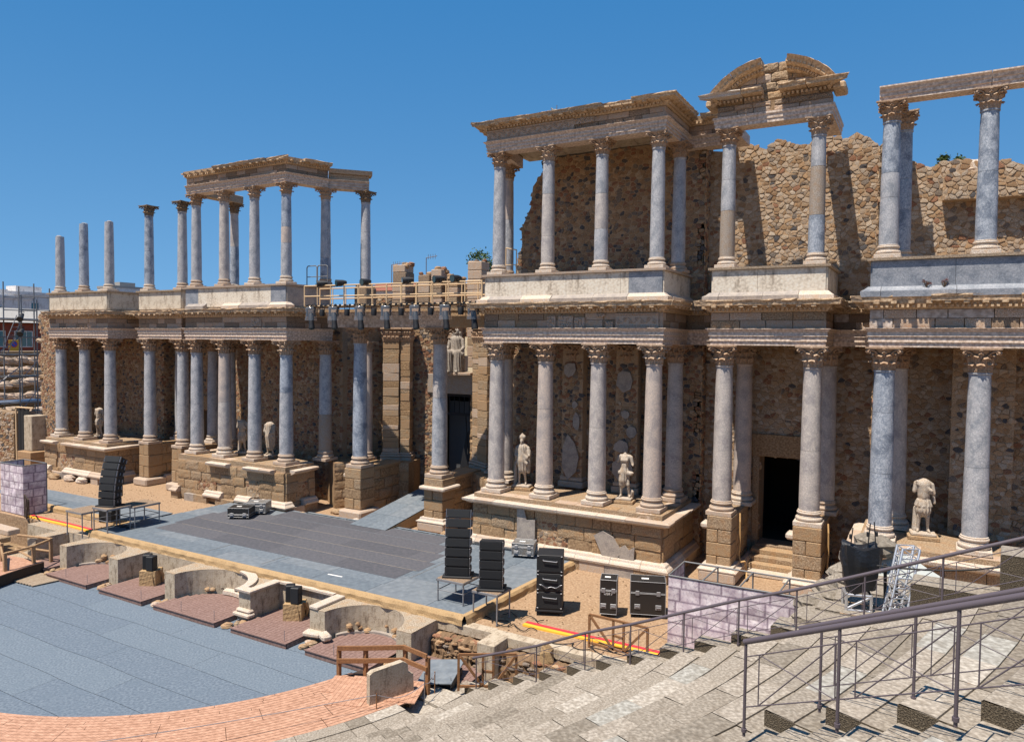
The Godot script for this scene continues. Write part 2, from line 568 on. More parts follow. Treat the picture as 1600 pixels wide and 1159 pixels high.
	mk("case_grey", Color(0.24, 0.255, 0.27), 0.5, "stone", 2.0)
	mk("red", Color(0.62, 0.035, 0.05), 0.7)
	mk("yellow", Color(0.80, 0.42, 0.035), 0.7)
	mk("paper", Color(0.75, 0.73, 0.70), 0.8)
	mk("rope", Color(0.26, 0.25, 0.27), 0.9)
	mk("hose", Color(0.50, 0.31, 0.13), 0.8)
	mk("cable", Color(0.015, 0.015, 0.015), 0.7)
	mk("truss_tan", Color(0.60, 0.43, 0.25), 0.7)
	mk("brick_red", Color(0.30, 0.075, 0.045), 0.9, "stone", 1.5)
	mk("wall_white", Color(0.66, 0.64, 0.62), 0.9, "stain", 5.0)
	mk("wall_cream", Color(0.66, 0.55, 0.36), 0.9, "stain", 5.0)
	mk("roof_tile", Color(0.36, 0.13, 0.08), 0.9, "stone", 1.0)
	mk("roof_grey", Color(0.34, 0.33, 0.31), 0.9, "stain", 1.2)
	mk("glass", Color(0.03, 0.07, 0.09), 0.1)
	mk("bark", Color(0.10, 0.07, 0.045), 0.95)
	mk("leaf", Color(0.055, 0.095, 0.025), 0.8)
	mk("leaf_dark", Color(0.030, 0.060, 0.018), 0.8)
	mk("leaf_red", Color(0.13, 0.035, 0.03), 0.8)
	for k in ["leaf", "leaf_dark", "leaf_red"]:
		M[k].backlight_enabled = true
		M[k].backlight = Color(0.10, 0.14, 0.04)
	var al := mk("alu", Color(0.24, 0.245, 0.26), 0.45)
	al.metallic = 0.3
	mk("truss_alu", Color(0.62, 0.63, 0.65), 0.3).metallic = 0.75
	var st := mk("steel", Color(0.30, 0.31, 0.34), 0.45)
	st.metallic = 0.8
	mk("galvanised", Color(0.17, 0.175, 0.18), 0.6).metallic = 0.2
	var cl := StandardMaterial3D.new()
	cl.albedo_color = Color(0.9, 0.93, 0.97, 0.07)
	cl.transparency = BaseMaterial3D.TRANSPARENCY_ALPHA
	cl.roughness = 0.08
	M.clear = cl
	var pr := StandardMaterial3D.new()
	pr.albedo_texture = T.print0
	pr.roughness = 0.85
	M.print0 = pr
	var p2 := StandardMaterial3D.new()
	p2.albedo_texture = T.print1
	p2.roughness = 0.85
	M.print1 = p2


# ---------------------------------------------------------------- stone pieces shared by all walls
func make_libs() -> void:
	rng.seed = 11
	# one tile of irregular rubble: the cells of jittered points
	var sites: Array = []
	var rows := 16
	for j in rows:
		var per := rng.randi_range(7, 12)
		for i in per:
			sites.append(Vector2((i + 0.5 * (j % 2) + rng.randf_range(-0.42, 0.42)) * TILE / per, (j + 0.5 + rng.randf_range(-0.36, 0.36)) * TILE / rows))
	for j in 26:
		sites.append(Vector2(rng.randf() * TILE, rng.randf() * TILE))
	var sq := 1.3
	for a in sites.size():
		var p: Vector2 = sites[a]
		var poly := PackedVector2Array([p + Vector2(-0.4, -0.4), p + Vector2(0.4, -0.4), p + Vector2(0.4, 0.4), p + Vector2(-0.4, 0.4)])
		for b in sites.size():
			for ox in [-TILE, 0.0, TILE]:
				for oy in [-TILE, 0.0, TILE]:
					var q: Vector2 = sites[b] + Vector2(ox, oy)
					var d := q - p
					if d.length_squared() > 0.5 or d.length_squared() < 0.000001:
						continue
					var ds := Vector2(d.x / sq / sq, d.y)
					var mid := (p + q) * 0.5
					var cut := PackedVector2Array()
					for k in poly.size():
						var s := poly[k]
						var e := poly[(k + 1) % poly.size()]
						var fs := (s - mid).dot(ds)
						var fe := (e - mid).dot(ds)
						if fs <= 0.0:
							cut.append(s)
						if (fs < 0.0 and fe > 0.0) or (fs > 0.0 and fe < 0.0):
							cut.append(s.lerp(e, fs / (fs - fe)))
					poly = cut
		var c := Vector2()
		for k in poly:
			c += k
		c /= poly.size()
		var sm := PackedVector2Array()     # corners cut
		for k in poly.size():
			var s := poly[k] - c
			var e := poly[(k + 1) % poly.size()] - c
			sm.append(s.lerp(e, 0.13 + 0.06 * (k % 2)))
			sm.append(s.lerp(e, 0.87 - 0.05 * (k % 3)))
		var shrink := rng.randf_range(0.88, 1.0)
		var dep := rng.randf_range(0.005, 0.034)
		var tilt := Vector2(rng.randf_range(-0.10, 0.10), rng.randf_range(-0.14, 0.10))
		var mb := MB.new()
		var m := sm.size()
		for k in m:
			var s := sm[k] * shrink
			var e := sm[(k + 1) % m] * shrink
			var s2 := s * 0.88
			var e2 := e * 0.88
			var zs := dep + s2.dot(tilt)
			var ze := dep + e2.dot(tilt)
			mb.quad(Vector3(s.x, s.y, -0.03), Vector3(e.x, e.y, -0.03), Vector3(e2.x, e2.y, ze), Vector3(s2.x, s2.y, zs), Vector3(s.x + e.x, s.y + e.y, 0.08))
			mb.tri(Vector3(s2.x, s2.y, zs), Vector3(e2.x, e2.y, ze), Vector3(tilt.x * 0.1, tilt.y * 0.1, dep + 0.006), Vector3(0, 0, 1))
		stone_lib.append([mb.mesh(), c, mb])
	# dressed blocks: unit cubes with worn edges and an uneven face
	for q in 7:
		var mb := MB.new()
		var nx := 5
		var ny := 4
		var g: Array = []
		for j in ny + 1:
			for i in nx + 1:
				var x := i / float(nx) - 0.5
				var y := j / float(ny) - 0.5
				var edge := i == 0 or j == 0 or i == nx or j == ny
				var z := 0.5 - (rng.randf_range(0.05, 0.16) if edge else rng.randf_range(0.0, 0.05))
				if edge:
					x *= rng.randf_range(0.965, 0.995)
					y *= rng.randf_range(0.955, 0.99)
				g.append(Vector3(x, y, z))
		for j in ny:
			for i in nx:
				var a: Vector3 = g[j * (nx + 1) + i]
				var b: Vector3 = g[j * (nx + 1) + i + 1]
				var c: Vector3 = g[(j + 1) * (nx + 1) + i + 1]
				var d: Vector3 = g[(j + 1) * (nx + 1) + i]
				mb.quad(a, b, c, d, Vector3(0, 0, 1))
		for i in nx:
			for j in [0, ny]:
				var a: Vector3 = g[j * (nx + 1) + i]
				var b: Vector3 = g[j * (nx + 1) + i + 1]
				mb.quad(a, b, Vector3(b.x, b.y, -0.5), Vector3(a.x, a.y, -0.5), Vector3(0, -1 if j == 0 else 1, 0))
		for j in ny:
			for i in [0, nx]:
				var a: Vector3 = g[j * (nx + 1) + i]
				var b: Vector3 = g[(j + 1) * (nx + 1) + i]
				mb.quad(a, b, Vector3(b.x, b.y, -0.5), Vector3(a.x, a.y, -0.5), Vector3(-1 if i == 0 else 1, 0, 0))
		block_lib.append(mb.mesh())
	# loose stones
	for q in 6:
		var mb := MB.new()
		var pts: Array = []
		var seg := 7
		for j in 4:
			var y: float = [-0.5, -0.18, 0.2, 0.5][j]
			var r: float = [0.40, 0.54, 0.50, 0.27][j]
			for k in seg:
				var a := TAU * (k + 0.3 * j) / seg
				pts.append(Vector3(cos(a) * r * rng.randf_range(0.78, 1.15), y + rng.randf_range(-0.09, 0.09), sin(a) * r * rng.randf_range(0.78, 1.15)))
		for j in 3:
			for k in seg:
				var a: Vector3 = pts[j * seg + k]
				var b: Vector3 = pts[j * seg + (k + 1) % seg]
				var c: Vector3 = pts[(j + 1) * seg + (k + 1) % seg]
				var d: Vector3 = pts[(j + 1) * seg + k]
				mb.quad(a, b, c, d, a + c)
		for k in seg:
			mb.tri(pts[3 * seg + k], pts[3 * seg + (k + 1) % seg], Vector3(0, 0.53, 0), Vector3.UP)
			mb.tri(pts[k], pts[(k + 1) % seg], Vector3(0, -0.53, 0), Vector3.DOWN)
		rock_lib.append(mb.mesh())
	for q in 3:
		cap_lib.append(make_capital(q))
	var ab := MB.new()
	ab.prism(abacus_outline(0.67, 0.10), 0.0, 0.075, Transform3D(Basis(Vector3.RIGHT, -PI / 2), Vector3(0, 0.925, 0)))
	ab.prism(abacus_outline(0.60, 0.08), 0.0, 0.045, Transform3D(Basis(Vector3.RIGHT, -PI / 2), Vector3(0, 0.885, 0)))
	for s in 4:
		var a := Vector3(cos(s * PI / 2), 0, sin(s * PI / 2))
		ab.box(a * 0.50 + Vector3(0, 0.93, 0), Vector3(0.14, 0.13, 0.14), 0.03, Basis(Vector3.UP, s * PI / 2))
	abacus_mesh = ab.mesh()


func abacus_outline(half: float, dish: float) -> Array:
	var o: Array = []
	for s in 4:
		var b := Transform2D(s * PI / 2, Vector2())
		for k in 6:
			var t := k / 5.0 * 2.0 - 1.0
			o.append(b * Vector2(t * (half - 0.07), -half + dish * (1.0 - t * t) + 0.02))
	return o


# Corinthian capital one metre high, shaft radius 0.42 at its foot; leaves in two rows and scrolls at the corners
func make_capital(variant: int) -> ArrayMesh:
	var mb := MB.new()
	mb.lathe([Vector2(0.36, 0.0), Vector2(0.385, 0.02), Vector2(0.385, 0.06), Vector2(0.34, 0.08), Vector2(0.33, 0.4), Vector2(0.38, 0.72), Vector2(0.52, 0.88), Vector2(0.0, 0.89)], 16)
	for row in 2:
		for k in 8:
			if rng.randf() < [0.0, 0.12, 0.3][variant] and row == 1:
				continue
			var ang := TAU * (k + 0.5 * row) / 8.0
			var h: float = [0.42, 0.72][row] * rng.randf_range(0.92, 1.04)
			leaf(mb, ang, 0.07, h, 0.335 + 0.02 * row, 0.145 - 0.01 * row, rng.randf_range(0.75, 1.1))
	for k in 4:
		var ang := TAU * (k + 0.5) / 4.0
		for sd in [-1.0, 1.0]:
			if rng.randf() < [0.05, 0.2, 0.4][variant]:
				continue
			var pts: Array = []
			for j in 11:
				var t := j / 10.0
				var p: Vector2
				if t < 0.55:
					p = Vector2(lerpf(0.36, 0.76, pow(t / 0.55, 1.5)), lerpf(0.5, 0.865, sin(t / 0.55 * PI / 2)))
				else:
					var w := (t - 0.55) / 0.45 * TAU * 0.85
					p = Vector2(0.76 + 0.075 * sin(w) * (1.0 - w * 0.08), 0.79 + 0.075 * cos(w) * (1.0 - w * 0.08))
				var a: float = ang + sd * lerpf(0.32, 0.055, minf(t / 0.55, 1.0))
				pts.append(Vector3(cos(a) * p.x, p.y, sin(a) * p.x))
			mb.path(pts, 0.038, 5)
		# leaf under the scrolls
		leaf(mb, ang, 0.45, 0.80, 0.37, 0.10, 1.6)
		leaf(mb, ang + PI / 4, 0.55, 0.86, 0.40, 0.10, 0.6)
	return mb.mesh()


func leaf(mb: MB, ang: float, y0: float, y1: float, r0: float, half: float, curl: float) -> void:
	var rowsn := 5
	var g: Array = []
	for j in rowsn + 1:
		var t := j / float(rowsn)
		var y := lerpf(y0, y1, minf(t * 1.18, 1.0)) - maxf(0.0, t - 0.8) * 0.42
		var r := r0 + 0.035 + 0.03 * t + 0.17 * curl * pow(t, 3.2)
		var w := half * (1.0 - 0.5 * pow(t, 2.5)) * (1.0 + 0.14 * (j % 2))
		for s in [-1.0, -0.5, 0.0, 0.5, 1.0]:
			var a: float = ang + s * w / r0
			var rr: float = r - absf(s) * 0.045 + (0.018 if s == 0.0 else 0.0) - (0.02 if absf(s) == 0.5 else 0.0)
			g.append(Vector3(cos(a) * rr, y - absf(s) * 0.05 * t, sin(a) * rr))
	for j in rowsn:
		for i in 4:
			mb.quad(g[j * 5 + i], g[j * 5 + i + 1], g[(j + 1) * 5 + i + 1], g[(j + 1) * 5 + i], Vector3(cos(ang), 0.1, sin(ang)))


# Rubble face in the plane of O, U (along), V (up), facing N. inside(point) says whether a stone belongs to the wall.
func rubble(parent: Node3D, O: Vector3, U: Vector3, w: float, h: float, inside: Callable, singly: int, weights: Array, off := Vector2(), pick_from := Rect2(), called := "stone") -> void:
	var N := U.cross(Vector3.UP)
	var bas := Basis(U, Vector3.UP, N)
	var pool: Array = []
	for i in weights.size():
		for k in weights[i]:
			pool.append(i)
	var all: Array = []
	for ti in range(-1, int(w / TILE) + 2):
		for tj in range(-1, int(h / TILE) + 2):
			for s in stone_lib:
				var c: Vector2 = s[1] + Vector2(ti, tj) * TILE + off
				if c.x < 0.05 or c.x > w - 0.05 or c.y < 0.0 or c.y > h or not inside.call(c):
					continue
				all.append([s, c, pool[rng.randi() % pool.size()]])
	var boxed: Array = []
	for i in all.size():
		if pick_from.size == Vector2() or pick_from.has_point(all[i][1]):
			boxed.append(i)
	var chosen := {}
	var step := maxf(1.0, float(boxed.size()) / maxf(1.0, singly))
	if singly > 0:
		if pick_from.size != Vector2():
			for k in mini(singly, boxed.size()):
				chosen[boxed[k]] = true
		else:
			var f := 0.0
			while f < boxed.size() and chosen.size() < singly:
				chosen[boxed[int(f)]] = true
				f += step
	var st: Dictionary = {}
	for i in all.size():
		var s: Array = all[i][0]
		var c: Vector2 = all[i][1]
		var xf := Transform3D(bas, O + U * c.x + Vector3(0, c.y, 0))
		if chosen.has(i):
			part(parent, called, s[0], M["stone%d" % all[i][2]], xf)
		else:
			var k: int = all[i][2]
			if not st.has(k):
				st[k] = SurfaceTool.new()
			st[k].append_from(s[0], 0, xf)
	if st.is_empty():
		return
	var am := ArrayMesh.new()
	for k in st:
		st[k].commit(am)
		am.surface_set_material(am.get_surface_count() - 1, M["stone%d" % k])
	stuff(parent, called + "s", am)


# loose stones along the broken top of a wall
func ragged(parent: Node3D, pts: Array, depth: float, size: float, weights: Array, along: Vector3) -> void:
	var across := along.cross(Vector3.UP)
	for i in pts.size() - 1:
		var a: Vector3 = pts[i]
		var b: Vector3 = pts[i + 1]
		var l := a.distance_to(b)
		var x := 0.0
		while x < l:
			for dz in [0.1, 0.55]:
				var s := size * rng.randf_range(0.6, 1.35)
				var p: Vector3 = a.lerp(b, x / l) - across * depth * (dz + rng.randf_range(-0.08, 0.1)) + Vector3(0, rng.randf_range(-0.08, 0.08), 0)
				var bs := Basis(Vector3(rng.randf_range(-1, 1), rng.randf_range(-1, 1), rng.randf_range(-1, 1)).normalized(), rng.randf_range(-0.7, 0.7)) * Basis(Vector3.UP, rng.randf() * TAU)
				part(parent, "stone", pick(rock_lib), M["stone%d" % pick(weights)], Transform3D(bs.scaled(Vector3(s, s * 0.65, s * 0.9)), p))
			x += size * rng.randf_range(0.7, 1.1)


# courses of dressed blocks on a face; each block its own part
func ashlar(parent: Node3D, O: Vector3, U: Vector3, w: float, h: float, courses: int, bw: float, mats: Array, dep := 0.3, hole: Variant = null, called := "block", jut := 0.012) -> void:
	var N := U.cross(Vector3.UP)
	var bas := Basis(U, Vector3.UP, N)
	var y := 0.0
	var hs: Array = []
	var tot := 0.0
	for k in courses:
		hs.append(rng.randf_range(0.88, 1.12))
		tot += hs[k]
	for k in courses:
		var ch: float = hs[k] / tot * h
		var x := 0.0
		while x < w - 0.01:
			var ww := bw * rng.randf_range(0.7, 1.35)
			if x == 0.0 and k % 2:
				ww *= 0.6
			if w - x - ww < bw * 0.4:
				ww = w - x
			var c := Vector2(x + ww * 0.5, y + ch * 0.5)
			if hole == null or not hole.call(c):
				var p := O + U * c.x + Vector3(0, c.y, 0) + N * (rng.randf_range(-jut, jut) - dep * 0.5)
				part(parent, called, pick(block_lib), M[pick(mats)], Transform3D(bas * Basis.from_scale(Vector3(ww - 0.008, ch - 0.008, dep)), p))
			x += ww
		y += ch


const BLOCKS := ["block0", "block1", "block2", "block3", "block4"]
const GRANITE := ["granite0", "granite1", "granite2", "granite3"]


# ---------------------------------------------------------------- columns
# h total height with base and capital, r radius of the shaft's foot; look: index of the marble; opts: broken, patch, cap, no_plinth
func column(label: String, group: String, p: Vector3, h: float, r: float, look: int, opts := {}) -> Node3D:
	var o := thing("column", label, "column", p, group, rng.randf_range(-0.02, 0.02))
	var k := r / 0.335
	var bm: Material = M["base_stone"] if rng.randf() < 0.6 else M["white_stone"]
	if opts.get("pale", false):
		bm = M["white_stone"]
	var pl := MB.new()
	pl.box(Vector3(0, 0.075 * k, 0), Vector3(0.90, 0.15, 0.90) * k, 0.012)
	part(o, "plinth", pl.mesh(), bm)
	var b := MB.new()
	var pr: Array = []
	for i in 7:
		var a := -PI / 2 + PI * i / 6.0
		pr.append(Vector2(0.355 + 0.075 * cos(a), 0.225 + 0.075 * sin(a)) * k)
	pr.append(Vector2(0.375, 0.305) * k)
	for i in 5:
		var t := i / 4.0
		pr.append(Vector2(0.375 - 0.02 * t - 0.03 * sin(t * PI), 0.315 + 0.055 * t) * k)
	for i in 6:
		var a := -PI / 2 + PI * i / 5.0
		pr.append(Vector2(0.345 + 0.045 * cos(a), 0.42 + 0.045 * sin(a)) * k)
	pr.append(Vector2(0.36, 0.468) * k)
	pr.append(Vector2(0.36, 0.495) * k)
	pr.append(Vector2(0.335, 0.51) * k)
	pr.append(Vector2(0.0, 0.51) * k)
	b.lathe(pr, 24)
	part(o, "base", b.mesh(), bm)
	var y0 := 0.5 * k
	var ch := r * 2.12
	var broken: bool = opts.has("broken")
	var y1: float = opts.broken if broken else h - ch
	# shaft in drums where the marble is pieced together
	var sh := Node3D.new()
	sh.name = "shaft"
	o.add_child(sh)
	var cuts: Array = [0.0]
	var n: int = opts.get("drums", rng.randi_range(1, 3))
	for i in range(1, n):
		cuts.append((i + rng.randf_range(-0.25, 0.25)) / n)
	cuts.append(1.0)
	var full := h - ch - y0
	for i in cuts.size() - 1:
		var mb := MB.new()
		var q: Array = []
		var a: float = y0 + (y1 - y0) * cuts[i]
		var c: float = y0 + (y1 - y0) * cuts[i + 1]
		var st := 6
		q.append(Vector2(0.0, a))
		for j in st + 1:
			var y := lerpf(a + 0.004, c - 0.004, j / float(st))
			var t := (y - y0) / full
			q.append(Vector2(r * (1.0 - 0.15 * pow(t, 1.4)) - (0.006 if j == 0 or j == st else 0.0), y))
		if i == cuts.size() - 2 and not broken:
			var rt := r * 0.85
			q.append_array([Vector2(rt, c - 0.06), Vector2(rt * 1.09, c - 0.045), Vector2(rt * 1.09, c - 0.005)])
		q.append(Vector2(0.0, c))
		mb.lathe(q, 26, Vector3(), 0.004, Vector2(rng.randf(), rng.randf()), Vector2(1.0, 0.42))
		var mat: Material = M["marble%d" % look]
		if n > 1 and rng.randf() < 0.3:
			mat = M["marble%d" % (rng.randi() % 4)]
		if opts.has("patch") and i == opts.patch:
			mat = M["patch"]
		part(sh, "drum", mb.mesh(), mat)
	if broken:
		for i in 3:
			part(sh, "broken_top", pick(rock_lib), M["marble%d" % look], Transform3D(Basis.from_scale(Vector3(r * 1.2, 0.12, r * 1.1)), Vector3(rng.randf_range(-0.06, 0.06), y1 + 0.01, rng.randf_range(-0.06, 0.06))))
	else:
		var cm: Material = M[opts.get("cap", "capital" if rng.randf() < 0.65 else "capital_pale")]
		var s := ch
		var cp := part(o, "capital", cap_lib[rng.randi() % 2 if not opts.has("worn") else 2], cm, Transform3D(Basis(Vector3.UP, 0.0).scaled(Vector3(r * 0.85 / 0.36, s, r * 0.85 / 0.36)), Vector3(0, h - ch, 0)))
		part(cp, "abacus", abacus_mesh, cm)
	return o


# flat pilaster against a wall
func pilaster(label: String, p: Vector3, h: float, w: float, d: float, turn: float, mats: Array, cap := true) -> Node3D:
	var o := thing("pilaster", label, "pilaster", p, "", turn)
	var b := MB.new()
	b.box(Vector3(0, 0.1, 0), Vector3(w + 0.2, 0.2, d + 0.2), 0.02)
	b.box(Vector3(0, 0.27, 0), Vector3(w + 0.24, 0.12, d + 0.24), 0.05)
	b.box(Vector3(0, 0.39, 0), Vector3(w + 0.1, 0.1, d + 0.1), 0.03)
	part(o, "base", b.mesh(), M.base_stone)
	var y := 0.44
	var top := h - (0.7 if cap else 0.0)
	while y < top - 0.05:
		var bh := minf(rng.randf_range(0.22, 0.5), top - y)
		if top - y - bh < 0.2:
			bh = top - y
		var mb := MB.new()
		mb.box(Vector3(0, y + bh * 0.5, 0), Vector3(w + rng.randf_range(-0.05, 0.01), bh - 0.006, d + rng.randf_range(-0.05, 0.01)), 0.02, Basis(Vector3.UP, rng.randf_range(-0.025, 0.025)))
		part(o, "block", mb.mesh(), M[pick(mats)])
		y += bh
	if cap:
		var cp := MB.new()
		cp.box(Vector3(0, h - 0.05, 0), Vector3(w + 0.24, 0.1, d + 0.24), 0.02)
		cp.box(Vector3(0, h - 0.40, 0), Vector3(w + 0.02, 0.6, d + 0.02), 0.02)
		var f := MB.new()
		for row in 2:
			for k in 4:
				for sd in 4:
					var ax: float = (k - 1.5 + 0.5 * row) * w / 4.0
					var bb := Basis(Vector3.UP, sd * PI / 2)
					var half: float = (d if sd % 2 == 0 else w) * 0.5
					var wid: float = (w if sd % 2 == 0 else d)
					f.box(bb * Vector3(ax * wid / w, h - 0.52 + row * 0.24, half + 0.04), Vector3(wid / 4.6, 0.2, 0.07), 0.03, bb * Basis(Vector3.RIGHT, 0.35))
		cp.add(f, Transform3D())
		part(o, "capital", cp.mesh(), M.capital)
	return o


# ---------------------------------------------------------------- entablatures
func rev(a: Array) -> Array:
	var b: Array = []
	for i in a.size():
		var p: Vector2 = a[a.size() - 1 - i]
		b.append(Vector2(-p.x, p.y))
	return b


# path runs so that the outside is on its left; y0 underside of the architrave; hs heights of architrave, frieze, cornice
func entablature(label: String, path: Array, y0: float, hs: Array, thick: float, opts := {}) -> Node3D:
	var o := thing("entablature", label, "entablature")
	var ha: float = hs[0]
	var hf: float = hs[1]
	var hc: float = hs[2]
	var am: Material = M[opts.get("arch", "architrave")]
	# architrave in lengths, three fasciae and a crowning moulding
	var prof := [Vector2(-thick, y0), Vector2(0.0, y0), Vector2(0.0, y0 + ha * 0.24), Vector2(0.04, y0 + ha * 0.25), Vector2(0.04, y0 + ha * 0.30), Vector2(0.025, y0 + ha * 0.31), Vector2(0.025, y0 + ha * 0.54), Vector2(0.065, y0 + ha * 0.55), Vector2(0.065, y0 + ha * 0.60), Vector2(0.05, y0 + ha * 0.61), Vector2(0.05, y0 + ha * 0.80), Vector2(0.10, y0 + ha * 0.86), Vector2(0.10, y0 + ha * 0.91), Vector2(0.15, y0 + ha * 0.96), Vector2(0.15, y0 + ha), Vector2(-thick, y0 + ha)]
	var a := MB.new()
	a.sweep(path, prof)
	part(o, "architrave", a.mesh(), am)
	if hf > 0.0:
		var f := MB.new()
		f.sweep(path, [Vector2(-thick, y0 + ha + 0.002), Vector2(-0.05, y0 + ha + 0.002), Vector2(-0.05, y0 + ha + hf), Vector2(-thick, y0 + ha + hf)])
		part(o, "frieze", f.mesh(), M.mortar_dark)
		for i in path.size() - 1:
			var p: Vector2 = path[i]
			var q: Vector2 = path[i + 1]
			var d := (q - p).normalized()
			var l := p.distance_to(q)
			if l > 0.5:
				ashlar(o, Vector3(p.x, y0 + ha + 0.004, p.y), Vector3(d.x, 0, d.y), l, hf - 0.008, opts.get("courses", 2), 0.85, opts.get("frieze", GRANITE), 0.10, null, "frieze_block", 0.008)
	if hc > 0.0:
		var yc := y0 + ha + hf + 0.002
		var c := MB.new()
		c.sweep(path, [Vector2(-thick, yc), Vector2(0.03, yc), Vector2(0.12, yc + hc * 0.3), Vector2(0.16, yc + hc * 0.36), Vector2(0.2, yc + hc * 0.95), Vector2(-thick, yc + hc * 0.95)])
		part(o, "cornice", c.mesh(), M.cornice)
		var over: float = opts.get("over", 0.54)
		var lost: float = opts.get("lost", 0.06)
		var den := MB.new()
		for i in path.size() - 1:
			var p: Vector2 = path[i]
			var q: Vector2 = path[i + 1]
			var d := (q - p).normalized()
			var nn := Vector2(-d.y, d.x)
			var l := p.distance_to(q)
			# where a corner juts out the blocks run on past it
			var e0 := 0.0
			var e1 := 0.0
			if i > 0:
				var dp: Vector2 = (p - path[i - 1]).normalized()
				e0 = over if dp.cross(d) < -0.3 else (-over if dp.cross(d) > 0.3 else 0.0)
			if i < path.size() - 2:
				var dn: Vector2 = (path[i + 2] - q).normalized()
				e1 = over if d.cross(dn) < -0.3 else (-over if d.cross(dn) > 0.3 else 0.0)
			var x := -e0
			var end := l + e1
			if end - x < 0.4:
				continue
			while x < end - 0.02:
				var bl := rng.randf_range(0.9, 1.5)
				if end - x - bl < 0.5:
					bl = end - x
				var mid := x + bl * 0.5
				if mid > 0.0 and mid < l and rng.randf() < lost:
					x += bl
					continue
				var ov := over - (rng.randf_range(0.06, 0.30) if rng.randf() < opts.get("worn", 0.36) else rng.randf_range(0.0, 0.035))
				var mitre0 := ov if absf(x + e0) < 0.01 and e0 > 0.0 else 0.0
				var mitre1 := ov if absf(x + bl - end) < 0.01 and e1 > 0.0 else 0.0
				cornice_block(o, p, d, nn, x, x + bl, ov, yc, hc, mitre0, mitre1, opts)
				x += bl
			# dentils and brackets below the jutting blocks
			var k := 0.05
			while k < l - 0.03:
				var b2 := Basis(Vector3(d.x, 0, d.y), Vector3.UP, Vector3(nn.x, 0, nn.y))
				var w := p + d * k + nn * 0.13
				den.box(Vector3(w.x, yc + hc * 0.22, w.y), Vector3(0.075, hc * 0.22, 0.1), 0.0, b2)
				k += 0.14
			k = 0.2
			while k < l - 0.1:
				var b2 := Basis(Vector3(d.x, 0, d.y), Vector3.UP, Vector3(nn.x, 0, nn.y))
				var w := p + d * k + nn * (0.15 + over * 0.28)
				den.box(Vector3(w.x, yc + hc * 0.46, w.y), Vector3(0.15, hc * 0.2, over * 0.5), 0.0, b2)
				k += 0.46
		stuff(o, "dentils", den.mesh(), M.cornice)
	return o


func cornice_block(o: Node3D, p: Vector2, d: Vector2, nn: Vector2, x0: float, x1: float, ov: float, yc: float, hc: float, m0: float, m1: float, opts: Dictionary) -> void:
	var mb := MB.new()
	# cross-section out, y; the top edge is chipped
	var chip := rng.randf_range(-0.03, 0.0)
	var prof := [Vector2(-0.1, hc * 0.50), Vector2(ov * 0.88, hc * 0.53), Vector2(ov * 0.90, hc * 0.74), Vector2(ov * 0.93, hc * 0.76), Vector2(ov, hc * 0.88), Vector2(ov, hc * 1.0 + chip), Vector2(-0.1, hc * 1.03)]
	var cells := 5
	var rows: Array = []
	for i in cells + 1:
		var t := i / float(cells)
		var r: Array = []
		for j in prof.size():
			var q: Vector2 = prof[j]
			var a := x0 + 0.006
			var b := x1 - 0.006
			if m0 > 0.0:
				a = x0 + (ov - q.x)
			if m1 > 0.0:
				b = x1 - (ov - q.x)
			var jag := Vector2(rng.randf_range(-0.03, 0.01), rng.randf_range(-0.015, 0.012)) if j >= 3 and j <= 5 else Vector2()
			var w := p + d * lerpf(a, b, t) + nn * (q.x + jag.x)
			r.append(Vector3(w.x, yc + q.y + jag.y, w.y))
		rows.append(r)
	for i in cells:
		for j in prof.size():
			var j2 := (j + 1) % prof.size()
			var e: Vector2 = prof[j2] - prof[j]
			mb.quad(rows[i][j], rows[i + 1][j], rows[i + 1][j2], rows[i][j2], Vector3(nn.x, 0, nn.y) * e.y + Vector3(0, -e.x, 0))
	for s in 2:
		var r: Array = rows[0 if s == 0 else cells]
		var h := Vector3(d.x, 0, d.y) * (-1.0 if s == 0 else 1.0)
		for j in range(1, prof.size() - 1):
			mb.tri(r[0], r[j], r[j + 1], h)
	var mats: Array = opts.get("cornice_mats", ["cornice", "cornice", "cornice", "cornice_grey"])
	part(o, "cornice_block", mb.mesh(), M[pick(mats)])


# ---------------------------------------------------------------- walls
# upright slab of masonry: outline in the face's own plane (along, up), a mortar core and rubble stones on its face
func wall(label: String, O: Vector3, U: Vector3, outline: Array, thick: float, singly: int, weights: Array, mortar := "mortar", off := Vector2(), pick_from := Rect2()) -> Node3D:
	var o := thing("rubble_wall", label, "wall")
	var N := U.cross(Vector3.UP)
	var xf := Transform3D(Basis(U, Vector3.UP, N), O)
	var mb := MB.new()
	mb.prism(outline, -thick, 0.0, xf)
	part(o, "wall", mb.mesh(), M[mortar])
	var pv := PackedVector2Array(outline)
	var mx := Vector2(-99, -99)
	for p in outline:
		mx = mx.max(p)
	var inside := func(c: Vector2) -> bool:
		return Geometry2D.is_point_in_polygon(c, pv)
	rubble(o, O, U, mx.x, mx.y, inside, singly, weights, off, pick_from)
	return o


const W_OCHRE := [4, 4, 4, 2, 1, 2, 2, 4, 6, 6, 5]
const W_DARK := [4, 5, 3, 5, 3, 6, 4, 1]
const W_RED := [4, 4, 3, 5, 2, 8, 2, 2]
const W_PALE := [6, 4, 6, 2, 1, 2, 2, 6]
const W_TOP := [0, 1, 2, 3, 5, 6, 7, 0, 2]


